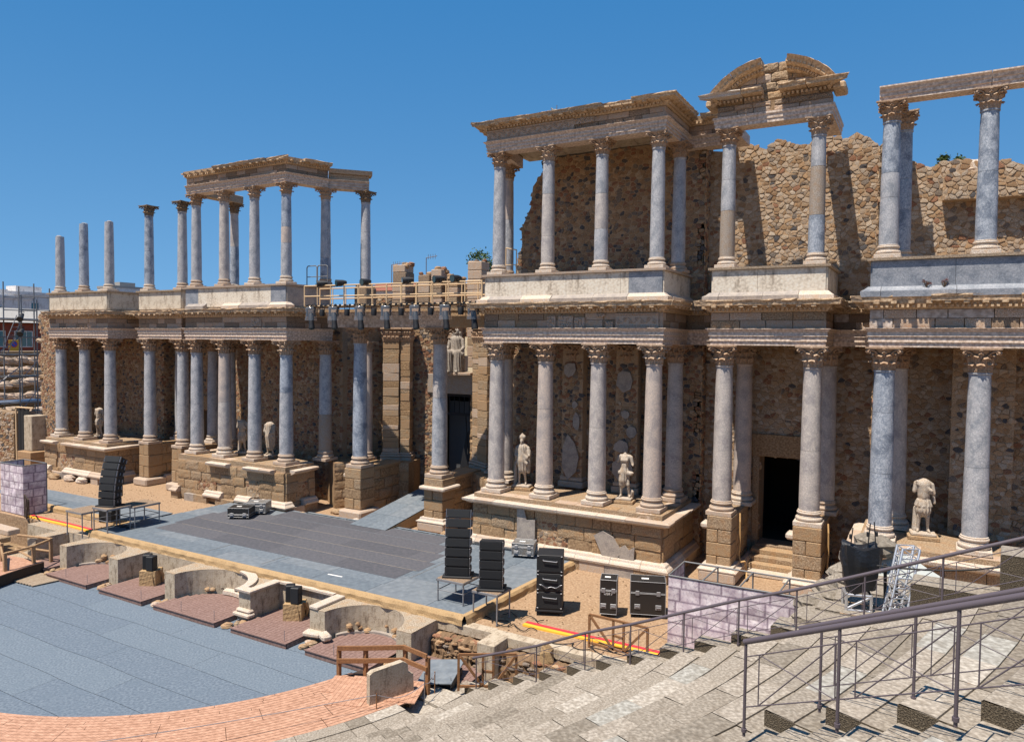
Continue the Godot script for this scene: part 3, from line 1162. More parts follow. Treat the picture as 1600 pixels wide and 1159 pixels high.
func ground() -> void:
	var g := MB.new()
	g.box(Vector3(0, -1.6, -150), Vector3(900, 0.6, 900))
	struct("ground", g.mesh(), M.earth)
	# the sand floor of the stage, ending at the niched front wall
	var s := MB.new()
	var n := 44
	for side in [[-34.0, 34.0, -9.0, 7.4]]:
		for i in n:
			for j in 14:
				var x0 := lerpf(side[0], side[1], i / float(n))
				var x1 := lerpf(side[0], side[1], (i + 1) / float(n))
				var z0 := lerpf(side[2], side[3], j / 14.0)
				var z1 := lerpf(side[2], side[3], (j + 1) / 14.0)
				s.quad(Vector3(x0, sandy(x0, z0), z0), Vector3(x1, sandy(x1, z0), z0), Vector3(x1, sandy(x1, z1), z1), Vector3(x0, sandy(x0, z1), z1), Vector3.UP)
	s.quad(Vector3(-34, 0, 7.4), Vector3(34, 0, 7.4), Vector3(34, -1.4, 7.4), Vector3(-34, -1.4, 7.4), Vector3(0, 0, 1))
	struct("stage_floor", s.mesh(), M.sand)
	var t := MB.new()
	t.box(Vector3(0, -0.7, -60), Vector3(170, 1.2, 102))
	struct("terrain", t.mesh(), M.earth)
	# grey felt laid over the orchestra, in strips with open seams
	var fl := thing("orchestra_carpet", "blue grey felt laid in wide strips over the orchestra floor", "carpet")
	for k in 9:
		var z0 := 7.5 + k * 1.15
		var xa := -10.6
		while xa < 10.7:
			var xe := minf(xa + rng.randf_range(3.5, 7.5), 10.8)
			if 10.8 - xe < 1.5:
				xe = 10.8
			var m := MB.new()
			var seg := int((xe - xa) / 0.35)
			var wz := func(x: float, kk: int) -> float:
				return 7.5 + kk * 1.15 + 0.02 * sin(x * 1.3 + kk * 2.0) + 0.05 * x * 0.16
			for i in seg:
				var x0 := lerpf(xa, xe - 0.008, i / float(seg))
				var x1 := lerpf(xa, xe - 0.008, (i + 1) / float(seg))
				m.quad(Vector3(x0, -1.0 + wave(x0, z0), wz.call(x0, k)), Vector3(x1, -1.0 + wave(x1, z0), wz.call(x1, k)), Vector3(x1, -1.0 + wave(x1, z0 + 1.15), wz.call(x1, k + 1) - 0.011), Vector3(x0, -1.0 + wave(x0, z0 + 1.15), wz.call(x0, k + 1) - 0.011), Vector3.UP)
			part(fl, "felt_strip", m.mesh(), M["felt" if rng.randf() < 0.6 else "felt1"])
			xa = xe
	var ob := MB.new()
	ob.box(Vector3(0, -1.16, 12.0), Vector3(26, 0.28, 10))
	struct("orchestra_floor", ob.mesh(), M.concrete_top)


func sandy(x: float, z: float) -> float:
	return 0.018 * sin(x * 1.7 + z * 0.9) + 0.012 * sin(x * 3.1 - z * 2.3) - 0.02


func wave(x: float, z: float) -> float:
	return 0.006 * sin(x * 2.1 + z) + 0.004 * sin(x * 0.9 - z * 2.7)


# ---------------------------------------------------------------- podiums
# moulded white stone course in broken lengths along a path; profile out,y
func courses(o: Node3D, called: String, path: Array, prof: Array, lost: float, mats: Array, len0 := 1.1) -> void:
	for i in path.size() - 1:
		var p: Vector2 = path[i]
		var q: Vector2 = path[i + 1]
		var d := (q - p).normalized()
		var l := p.distance_to(q)
		var x := 0.0
		while x < l - 0.02:
			var b := rng.randf_range(0.7, 1.5) * len0
			if l - x - b < 0.4:
				b = l - x
			if rng.randf() >= lost:
				var w := MB.new()
				var jut := rng.randf_range(-0.03, 0.01)
				var pr: Array = []
				for k in prof:
					pr.append(Vector2(k.x + (jut if k.x > 0.05 else 0.0) + rng.randf_range(-0.008, 0.008), k.y + rng.randf_range(-0.006, 0.006)))
				var a := x + 0.006
				var e := x + b - 0.006
				var pth: Array = [p + d * a, p + d * e]
				# run round the outer corner
				if x + b >= l - 0.01 and i < path.size() - 2:
					var dn: Vector2 = (path[i + 2] - q).normalized()
					pth = [p + d * a, q, q + dn * 0.25]
				elif x < 0.01 and i > 0:
					pth[0] = p + d * 0.262
				w.sweep(pth, pr)
				part(o, called, w.mesh(), M[pick(mats)])
			x += b


func podium(label: String, path: Array, back_z: float, opts := {}) -> Node3D:
	var o := thing("podium", label, "podium")
	# solid core
	var pts: Array = []
	var minx := 1e9
	var maxx := -1e9
	for p in path:
		pts.append(p)
		minx = minf(minx, p.x)
		maxx = maxf(maxx, p.x)
	var core := MB.new()
	var poly: Array = []
	for p in pts:
		poly.append(Vector2(p.x, -p.y))
	core.prism(poly, 0.0, 2.08, Transform3D(Basis(Vector3.RIGHT, -PI / 2), Vector3(0, 0, 0)))
	part(o, "core", core.mesh(), M.mortar)
	for i in path.size() - 1:
		var p: Vector2 = path[i]
		var q: Vector2 = path[i + 1]
		var d := (q - p).normalized()
		var l := p.distance_to(q)
		if l < 0.3:
			continue
		var U := Vector3(d.x, 0, d.y)
		var N := U.cross(Vector3.UP)
		var rough: Array = opts.get("rough", [])
		var hole := func(c: Vector2) -> bool:
			for r in rough:
				if r[0] == i and (r[1] as Rect2).has_point(c):
					return true
			return false
		ashlar(o, Vector3(p.x, 0.05, p.y) + N * 0.10, U, l, 1.95, 4, 0.85, opts.get("mats", BLOCKS), 0.22, hole, "block", 0.02)
		for r in rough:
			if r[0] == i:
				var rr: Rect2 = r[1]
				var ins := func(c: Vector2) -> bool:
					return rr.has_point(c)
				rubble(o, Vector3(p.x, 0.05, p.y) + N * 0.03, U, l, 1.95, ins, 40, [4, 3, 4, 3, 0, 5, 1, 3], Vector2(0.3, 0.2), rr)
				var bk := MB.new()
				bk.box(Vector3(p.x, 0.05, p.y) + U * (rr.position.x + rr.size.x * 0.5) + Vector3(0, rr.position.y + rr.size.y * 0.5, 0) - N * 0.01, Vector3(rr.size.x, rr.size.y, 0.1), 0.0, Basis(U, Vector3.UP, N))
				part(o, "infill", bk.mesh(), M.mortar)
	var lost: float = opts.get("lost", 0.0)
	# plinth course of grey marble slabs, base moulding and cap
	var wm := ["white_stone", "white_stone", "base_stone"]
	courses(o, "plinth_slab", path, [Vector2(0.0, -0.05), Vector2(0.30, -0.05), Vector2(0.30, 0.34), Vector2(0.0, 0.34)], lost * 0.6, opts.get("plinth", ["slab_grey", "base_stone", "block4"]), 0.8)
	courses(o, "base_moulding", path, [Vector2(0.0, 0.345), Vector2(0.36, 0.345), Vector2(0.38, 0.42), Vector2(0.33, 0.48), Vector2(0.27, 0.52), Vector2(0.24, 0.60), Vector2(0.14, 0.64), Vector2(0.0, 0.645)], lost, wm)
	courses(o, "cap_moulding", path, [Vector2(-0.1, 1.90), Vector2(0.16, 1.90), Vector2(0.28, 1.97), Vector2(0.36, 2.0), Vector2(0.38, 2.09), Vector2(0.30, 2.12), Vector2(-0.1, 2.12)], lost * opts.get("cap_lost", 1.2), wm)
	# upper course that carries the columns, a little set back
	for i in path.size() - 1:
		var p: Vector2 = path[i]
		var q: Vector2 = path[i + 1]
		var d := (q - p).normalized()
		var l := p.distance_to(q)
		if l < 0.3:
			continue
		ashlar(o, Vector3(p.x, 2.0, p.y), Vector3(d.x, 0, d.y), l, 0.29, 1, 0.8, ["block1", "block4", "granite2", "granite0"], 0.55, null, "block", 0.02)
	var top := MB.new()
	top.prism(poly, 2.09, 2.27, Transform3D(Basis(Vector3.RIGHT, -PI / 2), Vector3(0, 0, 0)))
	part(o, "floor", top.mesh(), M.block4)
	return o


# free-standing pier of large blocks under a column
func pedestal(label: String, x: float, z: float, w: float, back: float, top: float, mats: Array, opts := {}) -> Node3D:
	var o := thing("pedestal", label, "pedestal", Vector3(x, 0, z), "pedestals under the doorway columns" if absf(x) > 5.0 else "pedestals under the two central columns")
	var y := 0.42
	var n: int = opts.get("courses", 4)
	for k in n:
		var bh := (top - 0.42) / n
		var mb := MB.new()
		var j := rng.randf_range(-0.012, 0.012)
		if k % 2 == 0 and w > 0.8:
			var s := w * rng.randf_range(0.4, 0.6)
			mb.box(Vector3(-w * 0.5 + s * 0.5, y + bh * 0.5, j), Vector3(s - 0.012, bh - 0.012, w), 0.025)
			var m2 := MB.new()
			m2.box(Vector3(-w * 0.5 + s + (w - s) * 0.5, y + bh * 0.5, -j), Vector3(w - s - 0.012, bh - 0.012, w), 0.025)
			part(o, "block", m2.mesh(), M[pick(mats)])
		else:
			mb.box(Vector3(j, y + bh * 0.5, 0), Vector3(w, bh - 0.012, w + j), 0.025)
		part(o, "block", mb.mesh(), M[pick(mats)])
		y += bh
	if opts.get("white_base", true):
		var b := MB.new()
		b.box(Vector3(0.0, 0.20, 0.04), Vector3(w + 0.42, 0.38, w + 0.40), 0.05)
		part(o, "base_block", b.mesh(), M.base_stone)
		var b2 := MB.new()
		b2.sweep([Vector2(-w * 0.5, -w * 0.5), Vector2(-w * 0.5, w * 0.5), Vector2(w * 0.5, w * 0.5), Vector2(w * 0.5, -w * 0.5)], [Vector2(-0.1, 0.385), Vector2(0.24, 0.385), Vector2(0.25, 0.43), Vector2(0.13, 0.50), Vector2(0.11, 0.58), Vector2(-0.1, 0.60)])
		part(o, "base_moulding", b2.mesh(), M.white_stone)
	else:
		var b := MB.new()
		b.box(Vector3(0.1, 0.19, 0.12), Vector3(w + 0.35, 0.42, w + 0.45), 0.07)
		part(o, "base_block", b.mesh(), M.base_stone)
	# low wall from the pier back to the building
	var l := z - w * 0.5 - back
	if l > 0.2:
		for sd in [1, -1]:
			var U := Vector3(0, 0, -1) if sd == 1 else Vector3(0, 0, 1)
			var O := Vector3(w * 0.5 - 0.03, 0.0, -w * 0.5) if sd == 1 else Vector3(-w * 0.5 + 0.03, 0, -w * 0.5 - l)
			ashlar(o, O, U, l, top - 0.12, 4, 0.75, mats, w * 0.5 - 0.04, null, "block", 0.015)
		var tp := MB.new()
		tp.box(Vector3(0, top - 0.08, -w * 0.5 - l * 0.5), Vector3(w - 0.02, 0.16, l - 0.02), 0.02)
		part(o, "top_slab", tp.mesh(), M[pick(mats)])
		if opts.get("side_base", true):
			var sb := MB.new()
			sb.box(Vector3(w * 0.5 + 0.1, 0.25, -w * 0.5 - l * 0.5), Vector3(0.3, 0.5, l - 0.1), 0.08)
			part(o, "side_moulding", sb.mesh(), M.base_stone)
	var stub := MB.new()
	if opts.has("cap"):
		stub.box(Vector3(0.05, top - 0.42, 0.06), Vector3(w + 0.36, 0.16, w + 0.34), 0.05)
		part(o, "cap_moulding", stub.mesh(), M.white_stone)
	elif opts.has("stub"):
		stub.box(Vector3(opts.stub * (w * 0.5 + 0.08), top - 0.40, 0.1), Vector3(0.34, 0.24, 0.5), 0.07)
		part(o, "cap_moulding", stub.mesh(), M.white_stone)
	return o


# ---------------------------------------------------------------- upper podium over an entablature
func attic(label: String, path: Array, mats: Array, opts := {}) -> Node3D:
	var o := thing("parapet", label, "parapet")
	var poly: Array = []
	for p in path:
		poly.append(Vector2(p.x, -p.y))
	var lift := Transform3D(Basis(Vector3.RIGHT, -PI / 2), Vector3(0, 0, 0))
	var core := MB.new()
	core.prism(poly, 9.80, 10.90, lift)
	part(o, "core", core.mesh(), M.plaster_dark)
	var lid := MB.new()
	lid.sweep(path, [Vector2(-0.5, 10.905), Vector2(0.14, 10.905), Vector2(0.15, 10.985), Vector2(-0.5, 10.99)])
	part(o, "coping", lid.mesh(), M[opts.get("coping", "base_stone")])
	var floor_ := MB.new()
	floor_.prism(poly, 10.90, 10.975, lift)
	part(o, "floor", floor_.mesh(), M.block4)
	var fi := 0
	for i in path.size() - 1:
		var p: Vector2 = path[i]
		var q: Vector2 = path[i + 1]
		var d := (q - p).normalized()
		var l := p.distance_to(q)
		if l < 0.3:
			continue
		var U := Vector3(d.x, 0, d.y)
		var N := U.cross(Vector3.UP)
		var x := 0.0
		var marble: Array = opts.get("marble", [])   # spans [face, from, to] sheathed in marble
		while x < l - 0.01:
			var w := rng.randf_range(1.5, 2.6)
			for m in marble:
				if m[0] == i and x < m[1] and x + w > m[1]:
					w = m[1] - x
				if m[0] == i and absf(x - m[1]) < 0.01:
					w = m[2] - m[1]
			if l - x - w < 0.5:
				w = l - x
			var mat: String = pick(mats)
			for m in marble:
				if m[0] == i and x + w * 0.5 > m[1] and x + w * 0.5 < m[2]:
					mat = "slab_blue"
			var b := MB.new()
			b.box(Vector3(p.x, 10.42, p.y) + U * (x + w * 0.5) + N * 0.0, Vector3(w - 0.006, 0.95, 0.10), 0.006, Basis(U, Vector3.UP, N))
			part(o, "slab", b.mesh(), M[mat])
			x += w
	if opts.get("foot", true):
		courses(o, "base_moulding", path, [Vector2(0.0, 9.80), Vector2(0.30, 9.80), Vector2(0.30, 9.98), Vector2(0.20, 10.03), Vector2(0.10, 10.12), Vector2(0.0, 10.13)], opts.get("lost", 0.0), opts.get("foot_mats", ["slab_grey", "white_stone"]), 1.6)
	return o


func masonry() -> void:
	rng.seed = 21
	# ---- rubble walls behind the columns, right half
	var right := Vector3(1, 0, 0)
	var up_right := [Vector2(0.0, 9.6), Vector2(0.15, 10.4), Vector2(0.05, 11.6), Vector2(0.35, 12.6), Vector2(0.30, 13.3), Vector2(0.75, 14.2), Vector2(0.85, 15.1), Vector2(1.35, 15.7), Vector2(1.3, 16.2), Vector2(8.4, 16.3)]
	var a: Array = [Vector2(-0.2, 0), Vector2(8.4, 0), Vector2(8.4, 16.3)]
	for k in range(up_right.size() - 2, -1, -1):
		a.append(up_right[k])
	a.append(Vector2(-0.2, 9.6))
	wall("tall dark rubble wall behind the columns of the right podium and its roofed upper storey", Vector3(5.0, 0, -3.0), right, a, 1.0, 300, W_DARK, "mortar", Vector2(), Rect2(0.4, 2.3, 8, 14))
	# wall with the right doorway
	wall("ochre rubble wall round the right doorway with broken top above the broken pediment", Vector3(13.3, 0, -3.6), right,
		[Vector2(0, 0), Vector2(2.22, 0), Vector2(2.22, 4.1), Vector2(4.0, 4.1), Vector2(4.0, 0), Vector2(6.2, 0), Vector2(6.2, 15.2), Vector2(5.8, 15.6), Vector2(5.3, 15.95), Vector2(4.9, 15.7), Vector2(4.3, 16.0), Vector2(3.7, 15.7), Vector2(3.2, 15.75), Vector2(2.6, 16.05), Vector2(2.2, 15.7), Vector2(1.5, 16.0), Vector2(0.6, 15.8), Vector2(0, 15.9)], 1.0, 300, W_OCHRE, "mortar", Vector2(0.7, 0.4), Rect2(0, 9.9, 6.2, 6))
	wall("ochre rubble wall behind the right end columns with low ragged top", Vector3(19.4, 0, -2.9), right,
		[Vector2(0, 0), Vector2(9, 0), Vector2(9, 13.6), Vector2(4.4, 13.9), Vector2(3.9, 14.2), Vector2(3.3, 13.8), Vector2(3.1, 14.2), Vector2(2.3, 14.5), Vector2(1.5, 14.3), Vector2(0.9, 14.6), Vector2(0.55, 15.1), Vector2(0.1, 15.3), Vector2(0, 15.2)], 1.0, 300, W_OCHRE, "mortar", Vector2(1.9, 1.1), Rect2(0, 9.9, 5, 6))
	# the projecting strip of wall beside the right end statue
	wall("lit ochre rubble pier between the armoured statue and the right end column", Vector3(21.75, 0, -2.25), right, [Vector2(0, 2.2), Vector2(1.7, 2.2), Vector2(1.7, 8.5), Vector2(0, 8.5)], 0.64, 60, W_OCHRE, "mortar", Vector2(0.2, 0.9))
	wall("thick upper rubble pier overhanging behind the right end column", Vector3(21.3, 0, -2.4), right, [Vector2(0, 13.1), Vector2(6, 13.0), Vector2(6, 13.9), Vector2(2.2, 14.0), Vector2(1.6, 14.25), Vector2(0.9, 13.9), Vector2(0.2, 14.1), Vector2(0, 13.9)], 0.49, 40, W_OCHRE, "mortar", Vector2(0.2, 0.3))
	# reveals closing the steps between those walls
	wall("narrow rubble return between the doorway wall and the right podium wall", Vector3(13.412, 0, -3.0), Vector3(0, 0, -1), [Vector2(0, 0), Vector2(0.6, 0), Vector2(0.6, 16.0), Vector2(0, 16.2)], 0.3, 0, W_DARK)
	wall("narrow rubble return beside the right doorway wall facing the doorway", Vector3(19.388, 0, -3.6), Vector3(0, 0, 1), [Vector2(0, 0), Vector2(0.7, 0), Vector2(0.7, 15.2), Vector2(0, 15.3)], 0.3, 0, W_DARK)
	# left half
	wall("dark red rubble wall behind the columns of the left podium", Vector3(-13.4, 0, -3.0), right, [Vector2(0, 0), Vector2(8.3, 0), Vector2(8.3, 9.7), Vector2(0, 9.7)], 1.0, 300, W_RED, "mortar_pale", Vector2(0.5, 0.2), Rect2(0, 2.3, 8.3, 6.2))
	wall("dark rubble wall round the left doorway with a black water stain", Vector3(-19.5, 0, -3.6), right, [Vector2(0, 0), Vector2(2.3, 0), Vector2(2.3, 4.1), Vector2(4.0, 4.1), Vector2(4.0, 0), Vector2(6.2, 0), Vector2(6.2, 9.7), Vector2(0, 9.7)], 1.0, 120, W_DARK, "mortar_pale", Vector2(0.9, 0.2), Rect2(0, 2.3, 6.2, 6.2))
	wall("rubble wall behind the three left end columns", Vector3(-28.2, 0, -2.9), right, [Vector2(0, 0), Vector2(8.8, 0), Vector2(8.8, 9.7), Vector2(0.2, 9.7), Vector2(0, 8.4)], 1.0, 150, W_DARK, "mortar", Vector2(0.9, 0.2), Rect2(0, 2.3, 8.8, 6.2))
	wall("narrow rubble return at the left doorway next to the left podium", Vector3(-13.412, 0, -3.6), Vector3(0, 0, 1), [Vector2(0, 0), Vector2(0.62, 0), Vector2(0.62, 9.7), Vector2(0, 9.7)], 0.3, 0, W_DARK)
	wall("narrow rubble return at the left doorway next to the left end", Vector3(-19.388, 0, -2.9), Vector3(0, 0, -1), [Vector2(0, 0), Vector2(0.7, 0), Vector2(0.7, 9.7), Vector2(0, 9.7)], 0.3, 0, W_DARK)
	# broken left end of the building: front face flush with the entablature and a torn edge
	var torn: Array = [Vector2(0.55, 0.0), Vector2(3.0, 0.0), Vector2(3.0, 9.75), Vector2(0.1, 9.75)]
	for k in range(11, 0, -1):
		torn.append(Vector2(0.45 + 0.3 * sin(k * 2.1) + 0.25 * (k % 2) - 0.035 * k, 0.85 * k))
	var torn_wall := wall("torn left end of the stage building with brickwork and jagged rubble edge", Vector3(-28.2, 0, -0.3), right, torn, 3.4, 200, W_RED, "mortar", Vector2(0.2, 0.2), Rect2(0, 0, 3, 9.7))
	for k in 62:
		var s := rng.randf_range(0.22, 0.5)
		var y := 0.5 + k * 0.152
		part(torn_wall, "stone", pick(rock_lib), M["stone%d" % pick([0, 2, 7, 7, 3, 2])], Transform3D(Basis(Vector3(rng.randf(), rng.randf(), rng.randf()).normalized(), rng.randf() * 2.0).scaled(Vector3(s, s * 0.6, s)), Vector3(-28.2 + 0.42 - 0.035 * y + rng.randf_range(-0.2, 0.25), y, -0.36 - rng.randf_range(0.0, 1.2))))
	wall("rubble side of the torn left end, behind the leftmost lower column", Vector3(-25.188, 0, -0.3), Vector3(0, 0, -1), [Vector2(0.02, 0), Vector2(2.7, 0), Vector2(2.7, 9.7), Vector2(0.02, 9.7)], 0.1, 40, W_DARK, "mortar", Vector2(0.4, 0.3))
	# ---- curved wall of the central recess
	for sd in [-1.0, 1.0]:
		var angs := [3.0, 17.0, 31.0, 45.0, 59.0]   # from the z- axis outward, degrees... kept clear of the doorway
		angs = [10.0, 24.0, 38.0, 50.0]
		for k in angs.size() - 1:
			var a0 := deg_to_rad(angs[k])
			var a1 := deg_to_rad(angs[k + 1])
			var p0 := Vector3(sin(a0) * 7.1 * sd, 0, 1.5 - cos(a0) * 7.1)
			var p1 := Vector3(sin(a1) * 7.1 * sd, 0, 1.5 - cos(a1) * 7.1)
			var from := p0 if sd > 0 else p1
			var to := p1 if sd > 0 else p0
			var l := from.distance_to(to)
			wall("curved rubble wall of the central recess, %s piece %s" % [["next to the central doorway", "middle", "outer"][k], "on the right" if sd > 0 else "on the left"], from, (to - from).normalized(), [Vector2(-0.03, 0), Vector2(l + 0.03, 0), Vector2(l + 0.03, 9.7), Vector2(-0.03, 9.7)], 0.8, 45, W_RED if sd < 0 else W_DARK, "mortar_pale" if sd < 0 else "mortar", Vector2(k, 0.3))
	# central doorway: lintel, dark passage
	var dw := thing("doorway", "tall central doorway with pale lintel under the seated statue", "doorway", Vector3(0, 0, -5.5))
	var lt := MB.new()
	lt.box(Vector3(0, 6.18, -0.3), Vector3(2.9, 0.97, 0.9), 0.02)
	part(dw, "lintel", lt.mesh(), M.patch)
	for sd in [-1.0, 1.0]:
		ashlar(dw, Vector3(-1.5 if sd < 0 else 1.1, 0.6, 0.06), Vector3(1, 0, 0), 0.4, 5.1, 9, 0.5, BLOCKS, 0.7)
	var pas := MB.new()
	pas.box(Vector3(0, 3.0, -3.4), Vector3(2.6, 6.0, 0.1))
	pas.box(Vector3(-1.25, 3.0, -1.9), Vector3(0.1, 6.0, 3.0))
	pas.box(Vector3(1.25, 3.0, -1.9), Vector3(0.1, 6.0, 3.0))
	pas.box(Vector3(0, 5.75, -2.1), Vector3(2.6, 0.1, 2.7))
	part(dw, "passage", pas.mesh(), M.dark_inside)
	var gate := MB.new()
	for k in 8:
		gate.box(Vector3(-1.05 + k * 0.3, 5.1, -0.45), Vector3(0.03, 1.0, 0.03))
	gate.box(Vector3(0, 5.58, -0.45), Vector3(2.2, 0.12, 0.05))
	gate.box(Vector3(0, 4.62, -0.45), Vector3(2.2, 0.14, 0.05))
	gate.tube(Vector3(0.55, 4.6, -0.45), Vector3(0.7, 2.6, -0.45), 0.03)
	part(dw, "grille", gate.mesh(), M.black_soft)
	var cur := MB.new()
	cur.prism([Vector2(-0.2, 1.0), Vector2(1.1, 1.0), Vector2(1.1, 4.0), Vector2(0.85, 4.1), Vector2(0.35, 3.6), Vector2(0.1, 2.6)], -0.9, -0.86)
	part(dw, "curtain", cur.mesh(), M.black)
	var grey := MB.new()
	grey.box(Vector3(-0.1, 3.0, -1.4), Vector3(2.0, 4.4, 0.04))
	part(dw, "screen", grey.mesh(), M.screen_dark)
	# tall ashlar piers on both sides of the central doorway
	for sd in [-1.0, 1.0]:
		for k in 2:
			var ang := deg_to_rad([20.0, 26.5][k])
			pilaster("tall tan %s pier %s of the central doorway" % [["narrow inner", "broad outer"][k], "right" if sd > 0 else "left"], Vector3(sin(ang) * 6.5 * sd, 2.2, 1.5 - cos(ang) * 6.5), 6.8, [0.55, 0.85][k], [0.55, 0.75][k], -ang * sd, ["block2", "block4", "stone2", "stone0", "block1", "granite2"], true)
			var ft := MB.new()
			ft.box(Vector3(0, -0.9, 0), Vector3(1.1, 1.8, 1.0), 0.02)
			part(get_child(get_child_count() - 1), "footing", ft.mesh(), M.block1)
	# low curved podium walls in the recess under the inner columns
	for sd in [-1.0, 1.0]:
		var o := thing("podium", "low curved podium of dressed blocks in the central recess, %s of the doorway" % ("right" if sd > 0 else "left"), "podium")
		var pts: Array = []
		var aa := [54.0, 44.0, 34.0, 24.0, 15.0]
		for k in aa:
			var g := deg_to_rad(k)
			pts.append(Vector2(sin(g) * 5.5 * sd, 1.5 - cos(g) * 5.5))
		var path := pts.duplicate()
		if sd < 0:
			pass
		else:
			path.reverse()
		var poly: Array = []
		for p in path:
			poly.append(Vector2(p.x, -p.y))
		var outer := path.duplicate()
		outer.reverse()
		for p in outer:
			var c := Vector2(0, 1.5)
			var q: Vector2 = c + (p - c) * 1.31
			poly.append(Vector2(q.x, -q.y))
		var core := MB.new()
		core.prism(poly, 0.0, 2.25, Transform3D(Basis(Vector3.RIGHT, -PI / 2), Vector3()))
		part(o, "core", core.mesh(), M.block1)
		for i in path.size() - 1:
			var d: Vector2 = (path[i + 1] - path[i]).normalized()
			ashlar(o, Vector3(path[i].x, 0.0, path[i].y) + Vector3(-d.y, 0, d.x) * 0.07, Vector3(d.x, 0, d.y), path[i].distance_to(path[i + 1]), 2.24, 5, 0.7, BLOCKS, 0.2)
	# ---- podiums
	var wing := [Vector2(5.3, -1.2), Vector2(5.3, 0.66), Vector2(13.1, 0.66), Vector2(13.1, -3.0)]
	podium("right podium with intact white mouldings, under the robed and bare-chested statues", wing, -3.0, {"lost": 0.0, "rough": [[1, Rect2(2.4, 0.6, 1.7, 1.0)]]})
	podium("ruined left podium with broken mouldings under the left columns and two statues", rev(wing), -3.0, {"lost": 0.42, "cap_lost": 1.65, "rough": [[1, Rect2(1.3, 0.55, 1.6, 0.6)], [1, Rect2(5.2, 0.6, 1.0, 0.7)], [2, Rect2(0.7, 0.7, 0.9, 0.6)]]})
	var ends := [Vector2(19.3, -2.9), Vector2(19.3, 0.75), Vector2(27.0, 0.75)]
	podium("right end podium carrying the armoured headless statue", ends, -2.9, {"lost": 0.12, "rough": [[1, Rect2(0.9, 0.5, 1.2, 0.8)]]})
	podium("ruined left end podium under the three stumps of the upper storey", [Vector2(-25.5, 0.75), Vector2(-19.3, 0.75), Vector2(-19.3, -2.9), Vector2(-25.5, -2.9)], -2.9, {"lost": 0.5, "cap_lost": 0.9, "rough": [[0, Rect2(1.6, 0.5, 1.6, 0.9)]]})
	# patches of marble sheathing still hanging on the right podium
	var sh := MB.new()
	sh.prism([Vector2(-0.36, 0), Vector2(0.42, 0), Vector2(0.42, 0.95), Vector2(0.05, 0.9), Vector2(-0.05, 1.28), Vector2(-0.36, 1.3)], 0.0, 0.06)
	tag(part(self, "marble_slab", sh.mesh(), M.slab_grey, at(7.75, 0.62, 0.79)), "tall slab of grey marble left on the right podium below the robed statue", "marble slab")
	var sh2 := MB.new()
	sh2.prism([Vector2(-0.1, 0), Vector2(0.5, 0.02), Vector2(0.62, 0.3), Vector2(0.30, 0.75), Vector2(-0.1, 0.92), Vector2(-0.45, 0.72)], 0.0, 0.06)
	tag(part(self, "marble_slab", sh2.mesh(), M.slab_grey, at(11.05, 0.60, 0.79)), "jagged piece of pale marble left on the right podium below the bare-chested statue", "marble slab")
	var sh3 := MB.new()
	sh3.prism([Vector2(-0.25, 0), Vector2(0.3, 0), Vector2(0.32, 0.5), Vector2(0.1, 0.36), Vector2(-0.05, 0.52), Vector2(-0.22, 0.42)], 0.0, 0.06)
	tag(part(self, "marble_slab", sh3.mesh(), M.slab_grey, at(11.85, 0.60, 0.79)), "small broken piece of marble on the right podium, right of the jagged one", "marble slab")
	# remains of marble on the wall of the right podium
	var scraps := [[8.05, 2.75, 0.75, 1.6], [8.35, 4.7, 0.3, 0.7], [8.0, 6.9, 0.55, 0.6], [10.4, 2.75, 0.75, 1.0], [10.75, 4.5, 0.4, 0.5], [10.5, 5.3, 0.35, 0.35], [10.45, 6.4, 0.6, 0.9], [10.35, 3.9, 0.6, 0.5], [8.25, 5.6, 0.25, 0.3]]
	for k in scraps.size():
		var s: Array = scraps[k]
		var p := MB.new()
		var pl: Array = []
		for q in 7:
			var an := TAU * q / 7.0
			pl.append(Vector2(cos(an) * s[2] * 0.62 * rng.randf_range(0.75, 1.1), s[3] * 0.5 + sin(an) * s[3] * 0.58 * rng.randf_range(0.75, 1.1)))
		p.prism(pl, 0.0, 0.07)
		tag(part(self, "marble_scrap", p.mesh(), M.slab_grey, at(s[0], s[1], -2.5)), "marble scrap %s" % ["low on the wall behind the second column of the right podium, largest", "mid wall behind the second column of the right podium", "high on the wall behind the second column of the right podium", "lowest behind the third column of the right podium", "halfway up behind the third column of the right podium", "small, above halfway behind the third column of the right podium", "highest behind the third column of the right podium", "beside the bare-chested statue's shoulder", "smallest, behind the second column of the right podium"][k], "marble scrap")
	# piers of masonry on that wall
	for k in 3:
		var px: float = [8.1, 10.5, 11.55][k]
		var b := thing("pilaster", "%s on the wall of the right podium" % ["wide rubble pier behind the second column", "wide rubble pier behind the third column", "slim pale pilaster behind the bare-chested statue"][k], "pilaster", Vector3(px, 2.25, -2.76))
		var w: float = [0.95, 0.95, 0.42][k]
		var m := MB.new()
		m.box(Vector3(0, 3.0, 0), Vector3(w, 6.0, 0.46), 0.02)
		part(b, "shaft", m.mesh(), M["mortar" if k < 2 else "patch"])
		if k < 2:
			rubble(b, Vector3(-w * 0.5, 0, 0.23), right, w, 5.3, func(c: Vector2) -> bool: return true, 20, W_DARK, Vector2(k * 0.4, 0.1))
		var bs := MB.new()
		bs.box(Vector3(0, 0.13, 0.05), Vector3(w + 0.2, 0.26, 0.6), 0.03)
		bs.box(Vector3(0, 0.36, 0.03), Vector3(w + 0.08, 0.16, 0.52), 0.03)
		part(b, "base", bs.mesh(), M.base_stone)
		part(b, "capital", cap_lib[1], M.capital, Transform3D(Basis.from_scale(Vector3(w * 0.8, 0.72, 0.6)), Vector3(0, 5.35, 0.05)))
	# ---- pedestals
	pedestal("tan block pedestal left of the right doorway with a dangling hose", 14.82, -0.8, 0.86, -3.4, 2.3, ["block0", "block2", "block4"], {"stub": -1.0})
